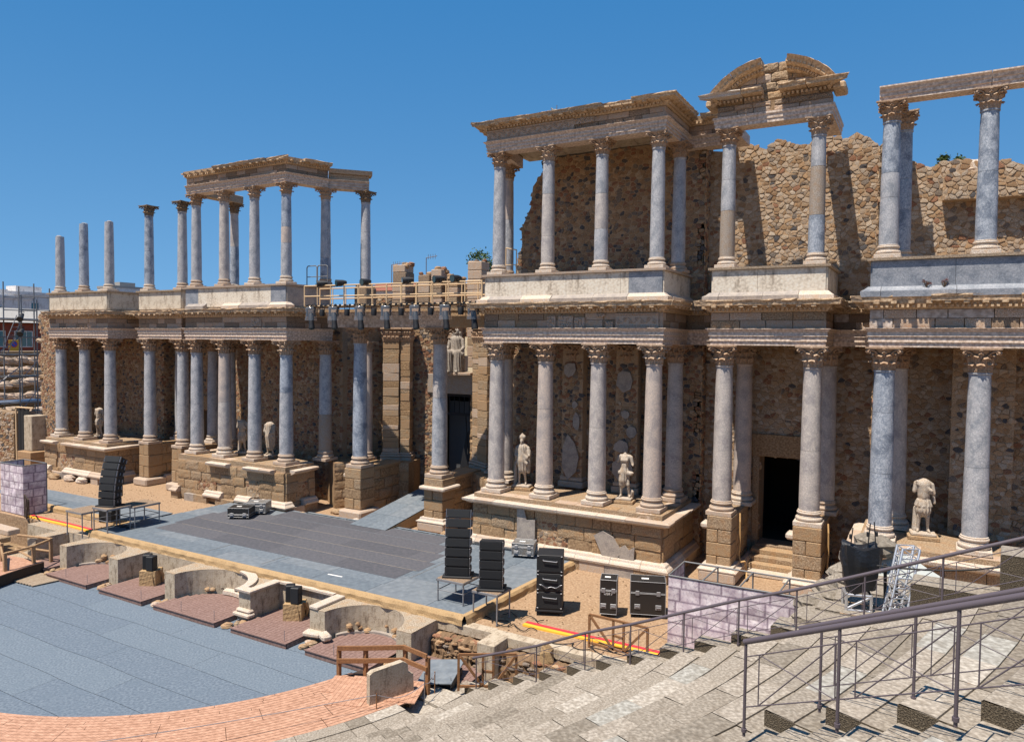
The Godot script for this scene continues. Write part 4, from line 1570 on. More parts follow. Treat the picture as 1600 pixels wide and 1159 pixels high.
	pedestal("tan block pedestal right of the right doorway", 17.72, -0.8, 0.90, -3.4, 2.3, ["block0", "block2", "block4"], {"stub": -1.0})
	pedestal("smooth tan pedestal left of the left doorway on a rough white block", -17.7, -0.85, 0.86, -3.4, 2.3, ["block0", "block2"], {"white_base": false, "courses": 3})
	pedestal("smooth tan pedestal right of the left doorway", -14.8, -0.85, 0.86, -3.4, 2.3, ["block0", "block2"], {"white_base": false, "courses": 3})
	pedestal("stained block pedestal under the left central column", -2.32, -1.17, 1.0, -3.9, 2.32, BLOCKS, {"white_base": false, "stub": -1.0, "side_base": false})
	pedestal("stained block pedestal with white cap under the right central column", 2.32, -1.17, 1.0, -3.9, 2.32, BLOCKS, {"cap": true})


# ---------------------------------------------------------------- storeys
func storeys() -> void:
	rng.seed = 33
	var H := 6.0
	var lw := "lower storey columns of the right podium"
	# lower storey, right
	var ra := [5.93, 8.12, 10.335, 12.49]
	for k in 4:
		column("%s lower column of the right podium, pinkish grey marble" % ["leftmost front", "second front", "third front", "corner"][k], lw, Vector3(ra[k], 2.3, 0), H, 0.335, [1, 3, 1, 3][k], {"drums": [1, 2, 2, 1][k]})
		column("%s lower column of the left podium, grey marble" % ["corner", "third front", "second front", "leftmost front"][k], "lower storey columns of the left podium", Vector3(-ra[k], 2.3, 0), H, 0.335, [0, 0, 2, 0][k], {"drums": 2})
	column("lower column set back in shade at the right end of the right podium", lw, Vector3(12.6, 2.3, -2.2), H, 0.33, 1, {"drums": 1})
	column("lower column set back behind the leftmost column of the right podium", lw, Vector3(5.22, 2.3, -1.95), H, 0.33, 1)
	column("lower column on the return of the left podium with tan repaired foot", "lower storey columns of the left podium", Vector3(-5.24, 2.3, -1.93), H, 0.33, 0, {"drums": 2, "patch": 0})
	column("lower column set back at the left end of the left podium, half hidden", "lower storey columns of the left podium", Vector3(-12.6, 2.3, -2.2), H, 0.33, 0)
	for sd in [-1.0, 1.0]:
		column("slim inner column of the curved recess %s of the central doorway" % ("right" if sd > 0 else "left"), "inner columns of the curved recess", Vector3(3.78 * sd, 2.3, -3.42), H, 0.26, 3, {"drums": 1})
	# doorways
	var dn := ["left of the right doorway", "right of the right doorway", "right of the left doorway", "left of the left doorway"]
	for k in 4:
		var x: float = [14.78, 17.7, -14.78, -17.7][k]
		column("lower column on the tan pedestal %s" % dn[k], "doorway columns", Vector3(x, 2.3, -0.85), H, 0.335, [1, 1, 0, 0][k], {"drums": [1, 2, 1, 2][k]})
		column("shaded lower column against the wall %s" % dn[k], "doorway columns", Vector3(x + (0.24 if x > 0 else -0.24), 2.3, -3.0), H, 0.33, [3, 1, 0, 0][k], {"drums": 1})
	# ends
	column("blue grey lower column at the left corner of the right end podium", "lower storey columns of the right end", Vector3(19.89, 2.3, 0.14), H, 0.335, 2, {"drums": 3, "pale": true})
	column("lower column with white base beside the armoured statue", "lower storey columns of the right end", Vector3(22.38, 2.3, 0.14), H, 0.335, 0, {"drums": 2, "pale": true})
	column("lower column past the right edge of the right end podium", "lower storey columns of the right end", Vector3(24.85, 2.3, 0.14), H, 0.335, 0, {"pale": true})
	column("shaded lower column behind the left corner of the right end podium", "lower storey columns of the right end", Vector3(20.2, 2.3, -2.0), H, 0.33, 1)
	for k in 3:
		column("%s lower column of the left end podium" % ["rightmost", "middle", "leftmost"][k], "lower storey columns of the left end", Vector3([-19.89, -22.38, -24.85][k], 2.3, 0.14), H, 0.335, [0, 0, 0][k], {"drums": [2, 1, 1][k]})
	# the two tall central columns
	column("tall blue veined column left of the central doorway", "tall central columns", Vector3(-2.3, 2.335, -1.17), 6.6, 0.35, 2, {"drums": 1})
	column("tall blue veined column right of the central doorway", "tall central columns", Vector3(2.3, 2.335, -1.17), 6.6, 0.35, 2, {"drums": 2})

	# entablatures of the lower storey
	var hs := [0.58, 0.55, 0.42]
	var t := 0.78
	var wing := [Vector2(5.05, -2.2), Vector2(5.52, 0.38), Vector2(12.9, 0.38), Vector2(12.9, -2.55), Vector2(14.34, -2.55)]
	entablature("lower entablature over the right podium with carved frieze pieces", wing, 8.302, hs, t, {"frieze": ["granite0", "granite2", "granite3", "block4"], "lost": 0.02})
	entablature("lower entablature over the left podium with pinkish architrave", rev(wing), 8.302, hs, t, {"frieze": GRANITE, "lost": 0.05})
	var door := [Vector2(14.36, -2.5), Vector2(14.36, -0.46), Vector2(18.12, -0.46), Vector2(18.12, -2.5)]
	entablature("lower entablature over the right doorway columns", door, 8.302, hs, t, {"frieze": ["granite0", "granite2", "block4"], "lost": 0.0})
	entablature("lower entablature over the left doorway columns", rev(door), 8.302, hs, t, {"frieze": GRANITE, "lost": 0.06})
	var end := [Vector2(18.14, -2.45), Vector2(19.46, -2.45), Vector2(19.46, 0.53), Vector2(27.2, 0.53)]
	entablature("lower entablature over the right end columns with jagged cornice", end, 8.302, hs, t, {"frieze": ["granite0", "granite1", "granite2", "architrave_grey"], "lost": 0.06, "worn": 0.35})
	entablature("lower entablature over the left end columns", rev([Vector2(18.14, -2.45), Vector2(19.46, -2.45), Vector2(19.46, 0.53), Vector2(25.4, 0.53)]), 8.302, hs, t, {"frieze": GRANITE, "lost": 0.08, "worn": 0.3})
	# flooring over the lower storey and the masonry behind the entablatures
	var dk := thing("upper_floor", "stone floor of the upper storey behind the entablatures", "floor")
	for sp in [[5.3, 12.1, -3.0, -0.42], [13.0, 19.4, -3.7, -3.3], [14.9, 17.4, -3.3, -1.26], [19.5, 27.0, -3.0, -0.3], [-12.1, -5.3, -3.0, -0.42], [-19.4, -13.0, -3.7, -3.3], [-17.4, -14.9, -3.3, -1.26], [-25.4, -19.5, -3.0, -0.3]]:
		var m := MB.new()
		m.box(Vector3((sp[0] + sp[1]) * 0.5, 9.55, (sp[2] + sp[3]) * 0.5), Vector3(sp[1] - sp[0], 0.42, sp[3] - sp[2]))
		part(dk, "slab", m.mesh(), M.block4)
	# beam across the central recess
	var bm := thing("beam", "long patched stone beam resting on the two tall central columns under the lighting walkway", "beam", Vector3(0, 8.94, -1.15))
	var x := -4.0
	for k in 4:
		var w: float = [2.5, 2.6, 1.8, 1.9][k]
		var b := MB.new()
		if k < 3:
			b.sweep([Vector2(x + 0.005, 0.36), Vector2(x + w - 0.005, 0.36)], [Vector2(-0.75, 0), Vector2(0, 0), Vector2(0, 0.17), Vector2(0.03, 0.18), Vector2(0.03, 0.38), Vector2(0.06, 0.39), Vector2(0.07, 0.56), Vector2(0.12, 0.62), Vector2(0.12, 0.70), Vector2(-0.75, 0.70)])
		else:
			b.box(Vector3(x + w * 0.5, 0.35, 0.0), Vector3(w - 0.01, 0.70, 0.72), 0.015)
		part(bm, "beam_stone", b.mesh(), M[["architrave_grey", "architrave_grey", "architrave", "block2"][k]])
		x += w
	var beds := MB.new()
	beds.box(Vector3(0.0, 0.78, -0.05), Vector3(9.2, 0.14, 0.9))
	part(bm, "topping", beds.mesh(), M.block4)

	# parapets carrying the upper storey
	var aw := [Vector2(5.2, -2.2), Vector2(5.56, 0.34), Vector2(12.86, 0.34), Vector2(12.86, -2.9)]
	attic("plastered parapet with white marble foot over the right podium", aw, ["plaster"], {"marble": [[1, 6.05, 7.3]]})
	attic("parapet with blue marble slabs over the left podium", rev(aw), ["plaster", "slab_grey"], {"marble": [[1, 0.0, 1.0], [1, 6.3, 7.3]], "lost": 0.12, "foot_mats": ["slab_grey", "white_stone"]})
	var ad := [Vector2(14.4, -3.4), Vector2(14.4, -0.5), Vector2(18.08, -0.5), Vector2(18.08, -3.4)]
	attic("plastered parapet over the right doorway", ad, ["plaster"], {"coping": "cornice_grey"})
	attic("stained plaster parapet over the left doorway", rev(ad), ["plaster_dark"], {"foot": false, "coping": "cornice_grey"})
	attic("blue marble parapet over the right end columns with red tufts of plants", [Vector2(19.5, -2.9), Vector2(19.5, 0.5), Vector2(27.2, 0.5), Vector2(27.2, -2.9)], ["slab_blue"], {"foot_mats": ["slab_grey", "slab_blue", "white_stone"], "coping": "cornice_grey"})
	attic("stained plaster parapet over the left end columns", rev([Vector2(19.5, -2.9), Vector2(19.5, 0.5), Vector2(25.3, 0.5), Vector2(25.3, -2.9)]), ["plaster_dark"], {"foot": false, "coping": "cornice_grey"})

	# upper storey columns
	var Y := 10.99
	var h2 := 4.82
	for k in 4:
		column("%s upper column of the roofed right block" % ["leftmost front", "second front", "third front", "corner"][k], "upper storey columns of the roofed right block", Vector3(ra[k] + 0.02, Y, 0), h2, 0.262, [0, 1, 1, 0][k], {"drums": [1, 3, 3, 1][k], "pale": true})
		column("%s upper column under the broken beam of the left block" % ["corner", "third front", "second front", "leftmost front"][k], "upper storey columns of the left block", Vector3(-ra[k], Y, 0), h2, 0.262, [0, 0, 1, 0][k], {"drums": [3, 1, 1, 1][k]})
	column("shaded upper column set back at the right end of the roofed block", "upper storey columns of the roofed right block", Vector3(12.75, Y, -1.75), h2, 0.26, 0, {"drums": 2})
	column("upper column set back behind the leftmost one of the roofed block", "upper storey columns of the roofed right block", Vector3(5.22, Y, -1.95), h2, 0.26, 0, {"drums": 2})
	column("dark veined upper column on the slanting return of the left block", "upper storey columns of the left block", Vector3(-5.17, Y, -1.85), h2, 0.262, 2, {"drums": 3})
	column("last upper column of the left block with worn capital, farthest right", "upper storey columns of the left block", Vector3(-3.85, Y, -3.3), h2, 0.262, 0, {"drums": 2, "cap": "capital_dark", "worn": true})
	column("dark upper column at the back of the left block", "upper storey columns of the left block", Vector3(-12.7, Y, -2.6), h2, 0.25, 2, {"drums": 2, "cap": "capital_dark"})
	var stands := thing("pier", "rough block standing under the last upper column of the left block", "pier", Vector3(-3.85, 9.7, -3.3))
	var sb := MB.new()
	sb.box(Vector3(0, 0.64, 0), Vector3(0.8, 1.28, 0.8), 0.04)
	part(stands, "block", sb.mesh(), M.granite1)
	column("upper column with dark worn capital standing free beside the left block", "free upper columns", Vector3(-14.78, Y, -0.85), h2, 0.262, 0, {"drums": 2, "cap": "capital_dark", "worn": true})
	column("upper column with dark worn capital standing alone left of the left block", "free upper columns", Vector3(-17.7, Y, -0.85), h2, 0.262, 2, {"drums": 2, "cap": "capital_dark", "worn": true})
	for k in 3:
		column("broken upper shaft without capital, %s" % ["rightmost of three", "tall middle one of three", "shortest, at the far left"][k], "broken upper shafts", Vector3([-19.89, -22.38, -24.85][k], Y, 0.14), h2, 0.262, [0, 2, 0][k], {"broken": [3.93, 3.99, 3.4][k], "drums": [1, 2, 1][k]})
	column("upper column left of the broken pediment's gap with tan repaired foot", "pediment columns", Vector3(14.78, Y, -0.85), h2, 0.262, 0, {"drums": 3, "patch": 0, "pale": true})
	column("upper column at the right end of the broken pediment with tan band", "pediment columns", Vector3(17.7, Y, -0.85), h2, 0.262, 0, {"drums": 3, "patch": 1, "pale": true})
	column("thick blue upper column at the left of the bare beam", "upper columns of the right end", Vector3(19.89, Y, 0.14), h2 - 0.1, 0.275, 2, {"drums": 3, "pale": true})
	column("blue upper column behind the left end of the bare beam", "upper columns of the right end", Vector3(20.2, Y, -1.2), h2 - 0.1, 0.262, 2, {"drums": 3})
	column("blue veined upper column in the middle of the bare beam", "upper columns of the right end", Vector3(22.4, Y, 0.14), h2 - 0.1, 0.275, 2, {"drums": 2, "pale": true})
	column("upper column beyond the right edge under the bare beam", "upper columns of the right end", Vector3(24.85, Y, 0.14), h2 - 0.1, 0.275, 2, {"pale": true})

	# upper entablatures
	var h3 := [0.42, 0.40, 0.32]
	var t2 := 0.62
	entablature("upper entablature with full cornice round the roofed right block", [Vector2(5.0, -2.4), Vector2(5.55, 0.31), Vector2(12.84, 0.31), Vector2(12.84, -2.6), Vector2(14.3, -2.6)], 15.812, h3, t2, {"frieze": ["granite0", "granite2", "granite3"], "lost": 0.0, "over": 0.52, "worn": 0.25})
	entablature("broken upper entablature over the left block's front columns", [Vector2(-12.85, 0.31), Vector2(-5.62, 0.31), Vector2(-4.9, -1.75)], 15.812, h3, t2, {"frieze": GRANITE, "lost": 0.3, "over": 0.5, "worn": 0.6, "cornice_mats": ["cornice_grey", "cornice", "cornice_grey"]})
	entablature("low slanting beam end of the left block without cornice, over the last two columns", [Vector2(-4.88, -1.78), Vector2(-3.55, -3.2)], 15.812, [0.42, 0.30, 0.0], t2, {"arch": "architrave_grey", "frieze": ["cornice_grey"]})
	for k in 2:
		var bx: float = [-4.25, -12.6][k]
		var b := MB.new()
		if k == 0:
			b.sweep([Vector2(-4.88, -1.78), Vector2(-3.45, -3.3)], [Vector2(-0.6, 16.535), Vector2(0.12, 16.535), Vector2(0.18, 16.74), Vector2(-0.6, 16.74)])
		else:
			b.box(Vector3(-12.55, 16.02, -1.4), Vector3(0.6, 0.42, 2.9), 0.02)
		tag(part(self, "beam", b.mesh(), M.cornice_grey), ["dark weathered stone lying on the slanting beam end of the left block", "short stone beam running back from the left block's leftmost column"][k], "beam")
	# flat roof over the right block
	var rf := MB.new()
	rf.box(Vector3(9.1, 16.45, -1.7), Vector3(7.3, 0.3, 3.4))
	tag(part(self, "roof_slab", rf.mesh(), M.concrete), "flat roof slab inside the entablature of the right block", "roof")
	# bare beam of the right end
	var be := thing("beam", "bare white marble beam over the right end upper columns", "beam", Vector3(0, 15.712, 0))
	var pr := [Vector2(-0.55, 0), Vector2(0, 0), Vector2(0, 0.11), Vector2(0.03, 0.12), Vector2(0.03, 0.23), Vector2(0.06, 0.24), Vector2(0.08, 0.33), Vector2(0.14, 0.38), Vector2(0.14, 0.42), Vector2(-0.55, 0.42)]
	for sp in [[19.55, 22.4], [22.41, 24.9], [24.91, 27.3]]:
		var b := MB.new()
		b.sweep([Vector2(sp[0], 0.43), Vector2(sp[1] - 0.005, 0.43)], pr)
		part(be, "beam_stone", b.mesh(), M.architrave)
	var b3 := MB.new()
	b3.box(Vector3(20.0, 0.22, -1.3), Vector3(0.5, 0.4, 2.6), 0.02)
	part(be, "cross_beam", b3.mesh(), M.block4)
	pediment()
	# carved pieces set against the frieze of the right podium
	var carve := [[8.55, 0.35, 0.44, false], [9.15, 0.62, 0.44, false], [9.72, 0.42, 0.38, false], [11.95, 1.6, 0.52, true], [10.9, 0.28, 0.22, false], [10.55, 0.35, 0.12, false]]
	for k in carve.size():
		var s: Array = carve[k]
		var o := thing("carved_relief", "%s on the lower frieze of the right podium" % ["upright lump of carved garland, left one", "broken garland shaped like an arch", "carved garland fragment right of the arch", "rectangular panel of carved scrolls at the corner", "small carved block left of the scroll panel", "narrow moulded block under the cornice"][k], "relief", Vector3(s[0], 8.89 + (0.4 if k == 5 else 0.0), 0.36))
		carved(o, s[1], s[2], s[3])
	var fr := thing("carved_relief", "long band of carved leaf scrolls on the roofed block's upper frieze", "relief", Vector3(7.45, 16.24, 0.29))
	carved(fr, 3.8, 0.40, true)
	var fr2 := thing("carved_relief", "carved bracket at the end of the leaf scroll band on the upper frieze", "relief", Vector3(9.75, 16.42, 0.29))
	carved(fr2, 0.8, 0.2, false)
	var fr3 := thing("carved_relief", "triangular carved fragment on the lower frieze of the left podium", "relief", Vector3(-7.55, 8.95, 0.36))
	carved(fr3, 0.7, 0.42, false)


func carved(o: Node3D, w: float, h: float, framed: bool) -> void:
	var b := MB.new()
	b.box(Vector3(0, h * 0.5, 0.03), Vector3(w, h, 0.1), 0.012)
	part(o, "panel", b.mesh(), M.base_stone)
	var m := MB.new()
	var n := int(w / 0.075)
	if framed:
		for y in [0.06, h - 0.06]:
			var x := -w * 0.5 + 0.04
			while x < w * 0.5 - 0.02:
				m.box(Vector3(x, y, 0.09), Vector3(0.035, 0.06, 0.05), 0.01)
				x += 0.06
		m.box(Vector3(0, 0.02, 0.1), Vector3(w, 0.035, 0.06), 0.01)
		m.box(Vector3(0, h - 0.02, 0.1), Vector3(w, 0.035, 0.06), 0.01)
		# running scroll with leaves
		var pts: Array = []
		var x := -w * 0.5 + 0.05
		while x < w * 0.5 - 0.05:
			pts.append(Vector3(x, h * 0.5 + sin(x * 14.0) * h * 0.17, 0.09))
			x += 0.05
		m.path(pts, 0.018, 5)
		for k in int(w / 0.224):
			var cx := -w * 0.5 + 0.12 + k * 0.224
			var cy := h * 0.5 - (h * 0.08 if k % 2 == 0 else -h * 0.08)
			for j in 6:
				var a := TAU * j / 6.0
				m.box(Vector3(cx + cos(a) * 0.05, cy + sin(a) * 0.05, 0.09), Vector3(0.05, 0.028, 0.05), 0.012, Basis(Vector3(0, 0, 1), a))
	else:
		for k in n * 4:
			var px := rng.randf_range(-w * 0.46, w * 0.46)
			var py := rng.randf_range(0.08, 0.95) * h
			m.box(Vector3(px, py, 0.08), Vector3(0.09, 0.05, 0.09) * rng.randf_range(0.6, 1.2), 0.02, Basis(Vector3(0, 0, 1), rng.randf() * PI))
	stuff(o, "carving", m.mesh(), M.base_stone)


# curved pediment broken in the middle, over the right doorway
func pediment() -> void:
	var o := thing("pediment", "broken curved pediment over the right doorway with open middle", "pediment", Vector3(16.24, 15.812, -0.85))
	var half := 1.95
	# architrave and returns
	var a := MB.new()
	a.sweep([Vector2(-1.9, -2.4), Vector2(-1.9, 0.34), Vector2(1.9, 0.34), Vector2(1.9, -2.4)], [Vector2(-0.62, 0), Vector2(0, 0), Vector2(0, 0.12), Vector2(0.025, 0.13), Vector2(0.025, 0.24), Vector2(0.06, 0.29), Vector2(0.06, 0.36), Vector2(-0.62, 0.36)])
	part(o, "architrave", a.mesh(), M.architrave)
	for k in 2:
		var sd := -1.0 if k == 0 else 1.0
		var x0 := -1.85 if k == 0 else 0.06
		ashlar(o, Vector3(x0, 0.365, 0.28), Vector3(1, 0, 0), 1.79, 0.40, 2, 0.75, GRANITE, 0.55, null, "frieze_block")
	var core := MB.new()
	core.box(Vector3(0, 0.565, -0.05), Vector3(3.6, 0.40, 0.5))
	part(o, "core", core.mesh(), M.mortar_dark)
	# tympanum of blocks: rows under the arch
	var R := 2.57
	var cy := -0.5
	var y := 0.77
	while y < 1.75:
		var bh := 0.31
		var hw := sqrt(maxf(0.0, R * R - pow(y + 0.2 - cy, 2.0))) - 0.30
		hw = minf(hw, 1.8)
		if hw < 0.3:
			break
		ashlar(o, Vector3(-hw, y, 0.20), Vector3(1, 0, 0), hw * 2.0, bh, 1, 0.62, ["block4", "base_stone", "granite2", "block2"], 0.45, null, "tympanum_block")
		y += bh + 0.002
	# horizontal cornice, broken in the middle
	cornice_block(o, Vector2(-1.9, 0.30), Vector2(1, 0), Vector2(0, 1), -0.5, 0.95, 0.5, 0.76, 0.36, 0.5, 0.0, {"cornice_mats": ["white_stone"]})
	cornice_block(o, Vector2(-1.9, 0.30), Vector2(1, 0), Vector2(0, 1), 0.97, 1.62, 0.48, 0.76, 0.36, 0.0, 0.0, {"cornice_mats": ["cornice"]})
	cornice_block(o, Vector2(-1.9, 0.30), Vector2(1, 0), Vector2(0, 1), 2.15, 3.0, 0.48, 0.76, 0.36, 0.0, 0.0, {"cornice_mats": ["cornice"]})
	cornice_block(o, Vector2(-1.9, 0.30), Vector2(1, 0), Vector2(0, 1), 3.02, 4.3, 0.5, 0.76, 0.36, 0.0, 0.5, {"cornice_mats": ["cornice"]})
	for sd in [-1.0, 1.0]:
		var sb := MB.new()
		sb.box(Vector3(sd * 2.05, 0.92, -0.15), Vector3(0.4, 0.24, 0.9), 0.05)
		part(o, "side_cornice", sb.mesh(), M.cornice)
	var den := MB.new()
	for k in 28:
		var x := -1.85 + k * 0.14
		if x < -0.28 or x > 0.25:
			den.box(Vector3(x, 0.86, 0.36), Vector3(0.07, 0.08, 0.1))
	# raking arched cornices
	for sd in [-1.0, 1.0]:
		var segs := [[0.93, 0.55], [0.545, 0.13]] if sd < 0 else [[0.93, 0.55], [0.545, 0.20]]
		for s in segs:
			var mb := MB.new()
			var prof := [Vector2(-0.42, -0.18), Vector2(-0.38, 0.30), Vector2(-0.27, 0.42), Vector2(-0.24, 0.58), Vector2(-0.07, 0.70), Vector2(0.0, 0.76), Vector2(0.02, 0.70), Vector2(0.03, -0.18)]
			var n := 7
			var rows: Array = []
			for i in n + 1:
				var an: float = lerpf(s[0], s[1], i / float(n))
				var r: Array = []
				for q in prof:
					var rr: float = R + q.x + rng.randf_range(-0.012, 0.012)
					r.append(Vector3(sd * sin(an) * rr, cy + cos(an) * rr, q.y))
				rows.append(r)
			for i in n:
				for j in prof.size():
					var j2 := (j + 1) % prof.size()
					var mid: Vector3 = (rows[i][j] + rows[i][j2]) * 0.5
					var cc := Vector3()
					for q in rows[i]:
						cc += q / prof.size()
					mb.quad(rows[i][j], rows[i + 1][j], rows[i + 1][j2], rows[i][j2], mid - cc)
			for e in [0, n]:
				var r: Array = rows[e]
				var cc := Vector3()
				for q in r:
					cc += q / prof.size()
				var dirn: Vector3 = (rows[e][0] - rows[1 if e == 0 else n - 1][0])
				for j in prof.size():
					mb.tri(cc, r[j], r[(j + 1) % prof.size()], dirn)
			part(o, "raking_cornice", mb.mesh(), M["cornice"])
			var steps := 9
			for i in steps:
				var an: float = lerpf(s[0], s[1], (i + 0.5) / steps)
				den.box(Vector3(sd * sin(an) * (R - 0.32), cy + cos(an) * (R - 0.32), 0.40), Vector3(0.06, 0.08, 0.1), 0.0, Basis(Vector3(0, 0, 1), -sd * an))
				if i % 2 == 0:
					den.box(Vector3(sd * sin(an) * (R - 0.155), cy + cos(an) * (R - 0.155), 0.55), Vector3(0.14, 0.1, 0.22), 0.0, Basis(Vector3(0, 0, 1), -sd * an))
	stuff(o, "dentils", den.mesh(), M.cornice)


# ---------------------------------------------------------------- stage front wall with niches, orchestra, seats
func pol(r: float, deg: float, y: float) -> Vector3:
	return Vector3(cos(deg_to_rad(deg)) * r, y, ZC + sin(deg_to_rad(deg)) * r)


func stage_front() -> void:
	rng.seed = 44
	var o := thing("stage_wall", "low concrete stage front wall with alternating round and square niches", "wall")
	# outline in plan from left to right along the front, then straight back
	var front: Array = [Vector2(-13.6, 7.9), Vector2(-11.3, 7.9), Vector2(-11.26, 9.1), Vector2(-10.64, 9.1), Vector2(-10.64, 7.75), Vector2(-8.98, 7.75), Vector2(-8.98, 9.05), Vector2(-8.5, 9.05)]
	var apse := func(x0: float, x1: float) -> Array:
		var r: Array = []
		var c := (x0 + x1) * 0.5
		var hw := (x1 - x0) * 0.5
		for k in range(1, 20):
			var a := PI * k / 20.0
			r.append(Vector2(c - cos(a) * hw, 9.05 - sin(a) * 1.36))
		return r
	front.append_array(apse.call(-8.5, -5.7))
	front.append_array([Vector2(-5.7, 9.05), Vector2(-5.14, 9.05), Vector2(-5.14, 7.75), Vector2(-2.4, 7.75), Vector2(-2.4, 9.03), Vector2(-1.86, 9.03)])
	front.append_array(apse.call(-1.86, 1.42))
	front.append_array([Vector2(1.42, 9.0), Vector2(1.96, 9.0), Vector2(1.96, 7.75), Vector2(4.62, 7.75), Vector2(4.62, 9.0), Vector2(5.22, 8.98)])
	front.append_array(apse.call(5.22, 7.98))
	front.append_array([Vector2(7.98, 8.97), Vector2(8.5, 8.95), Vector2(8.52, 7.75), Vector2(8.54, 7.7)])
	var poly: Array = []
	for p in front:
		poly.append(Vector2(p.x, -p.y))
	poly.append(Vector2(8.54, -7.38))
	poly.append(Vector2(-13.6, -7.38))
	var up := Transform3D(Basis(Vector3.RIGHT, -PI / 2), Vector3())
	var w := MB.new()
	w.prism(poly, -1.1, -0.012, up)
	part(o, "wall", w.mesh(), M.concrete)
	var t := MB.new()
	t.prism(poly, -0.01, 0.012, up)
	part(o, "top_screed", t.mesh(), M.concrete_top)
	# remains of the old wall at the feet of the niches
	for k in 45:
		var ap: Array = [[-7.1, 1.36], [-0.22, 1.6], [6.6, 1.33]][k % 3]
		var a := rng.randf_range(0.45, 2.7)
		var s := rng.randf_range(0.10, 0.24)
		part(o, "stone", pick(rock_lib), M["stone%d" % pick([0, 2, 3, 6, 1])], Transform3D(Basis(Vector3.UP, rng.randf() * 6.0).scaled(Vector3(s, s * 0.6, s)), Vector3(ap[0] - cos(a) * (ap[1] - 0.07), rng.randf_range(-0.78, -0.52), 9.03 - sin(a) * 1.28)))
	# white marble coping and foot left on the middle niche
	var cop := MB.new()
	var pts: Array = []
	for k in range(11, 20):
		var a := PI * k / 20.0
		pts.append(Vector2(-0.22 - cos(a) * 1.64, 9.05 - sin(a) * 1.36))
	pts.append_array([Vector2(1.42, 9.02), Vector2(1.98, 9.02), Vector2(1.98, 7.78)])
	cop.sweep(pts, [Vector2(-0.22, 0.02), Vector2(0.08, 0.02), Vector2(0.09, 0.09), Vector2(0.04, 0.11), Vector2(-0.22, 0.105)])
	tag(part(self, "coping", cop.mesh(), M.white_stone), "curved white marble coping left on the middle round niche", "coping")
	for k in 2:
		var c2 := MB.new()
		if k == 0:
			c2.sweep([Vector2(1.99, 7.78), Vector2(3.2, 7.78), Vector2(4.5, 7.78)], [Vector2(-0.25, 0.02), Vector2(0.07, 0.02), Vector2(0.07, 0.09), Vector2(-0.25, 0.1)])
		else:
			c2.box(Vector3(4.78, 0.06, 8.4), Vector3(0.36, 0.1, 1.25), 0.02)
		tag(part(self, "coping", c2.mesh(), M.white_stone), ["straight white marble coping along the back of the square niche with loudspeakers", "white marble coping on the pier right of the square niche with loudspeakers"][k], "coping")
	for k in 3:
		var b := MB.new()
		if k == 0:
			b.box(Vector3(1.7, -0.72, 9.05), Vector3(0.76, 0.12, 0.3), 0.03)
			b.box(Vector3(1.7, -0.60, 9.0), Vector3(0.66, 0.12, 0.24), 0.05)
		elif k == 1:
			b.box(Vector3(4.85, -0.70, 9.08), Vector3(0.62, 0.16, 0.34), 0.05, Basis(Vector3.UP, 0.2))
			b.box(Vector3(5.35, -0.68, 9.1), Vector3(0.46, 0.2, 0.3), 0.06, Basis(Vector3.UP, -0.5))
		else:
			var pp: Array = []
			for j in range(8, 19):
				var a := PI * j / 20.0
				pp.append(Vector2(-0.22 - cos(a) * 1.56, 9.05 - sin(a) * 1.3))
			b.sweep(pp, [Vector2(-0.1, -0.8), Vector2(0.16, -0.8), Vector2(0.15, -0.68), Vector2(-0.1, -0.64)])
		tag(part(self, "base_moulding", b.mesh(), M.white_stone), ["white marble foot of the pier between middle round niche and loudspeaker niche", "two white marble base pieces at the left foot of the right round niche", "curved white marble step inside the middle round niche"][k], "moulding")
	# pale rims inside the other two round niches
	for k in 2:
		var c: float = [-7.1, 6.6][k]
		var hw: float = [1.32, 1.3][k]
		var pp: Array = []
		for j in range(2, 19):
			var a := PI * j / 20.0
			pp.append(Vector2(c - cos(a) * hw, 9.03 - sin(a) * 1.24))
		var b := MB.new()
		b.sweep(pp, [Vector2(-0.08, -0.9), Vector2(0.06, -0.9), Vector2(0.06, -0.765), Vector2(-0.08, -0.765)])
		part(o, "stone_rim", b.mesh(), M.slab_grey)
	# brown plank platforms standing in and before the niches
	var decks := [[-8.42, -5.80, true, -7.1, 1.28], [-5.02, -2.5, false, 0, 0], [-1.85, 1.28, true, -0.22, 1.5], [2.05, 4.5, false, 0, 0], [5.28, 7.72, true, 6.6, 1.24], [8.2, 10.6, false, 0, 0], [-10.5, -9.06, false, 0, 0]]
	var dl := ["in the left round niche", "under the loudspeakers in the left square niche", "in the middle round niche", "under the loudspeakers in the right square niche", "in the right round niche", "under the tilted grey board", "in the narrow niche at the far left"]
	for k in decks.size():
		var d: Array = decks[k]
		var p := thing("plank_platform", "brown plank platform %s" % dl[k], "platform", Vector3(), "brown plank platforms in the niches")
		var m := MB.new()
		var z1 := 9.86 - (0.25 if k == 6 else 0.0)
		var n := int((d[1] - d[0]) / 0.145)
		var pw: float = (d[1] - d[0]) / n
		for i in n:
			var x: float = d[0] + (i + 0.5) * pw
			var zb := 7.85
			if d[2]:
				var q: float = (x - d[3]) / d[4]
				zb = 9.05 - (sqrt(maxf(0.0, 1.0 - q * q)) * 1.22 if absf(q) < 1.0 else 0.0)
			if k == 5:
				zb = 8.3
			if k == 3 or k == 1:
				zb = 7.85
			m.box(Vector3(x, -0.842, (zb + z1) * 0.5), Vector3(pw - 0.008, 0.024, z1 - zb), 0.003)
		stuff(p, "planks", m.mesh(), M.brown_plank)
		var e := MB.new()
		e.box(Vector3((d[0] + d[1]) * 0.5, -0.93, z1 - 0.01), Vector3(d[1] - d[0], 0.14, 0.03), 0.003)
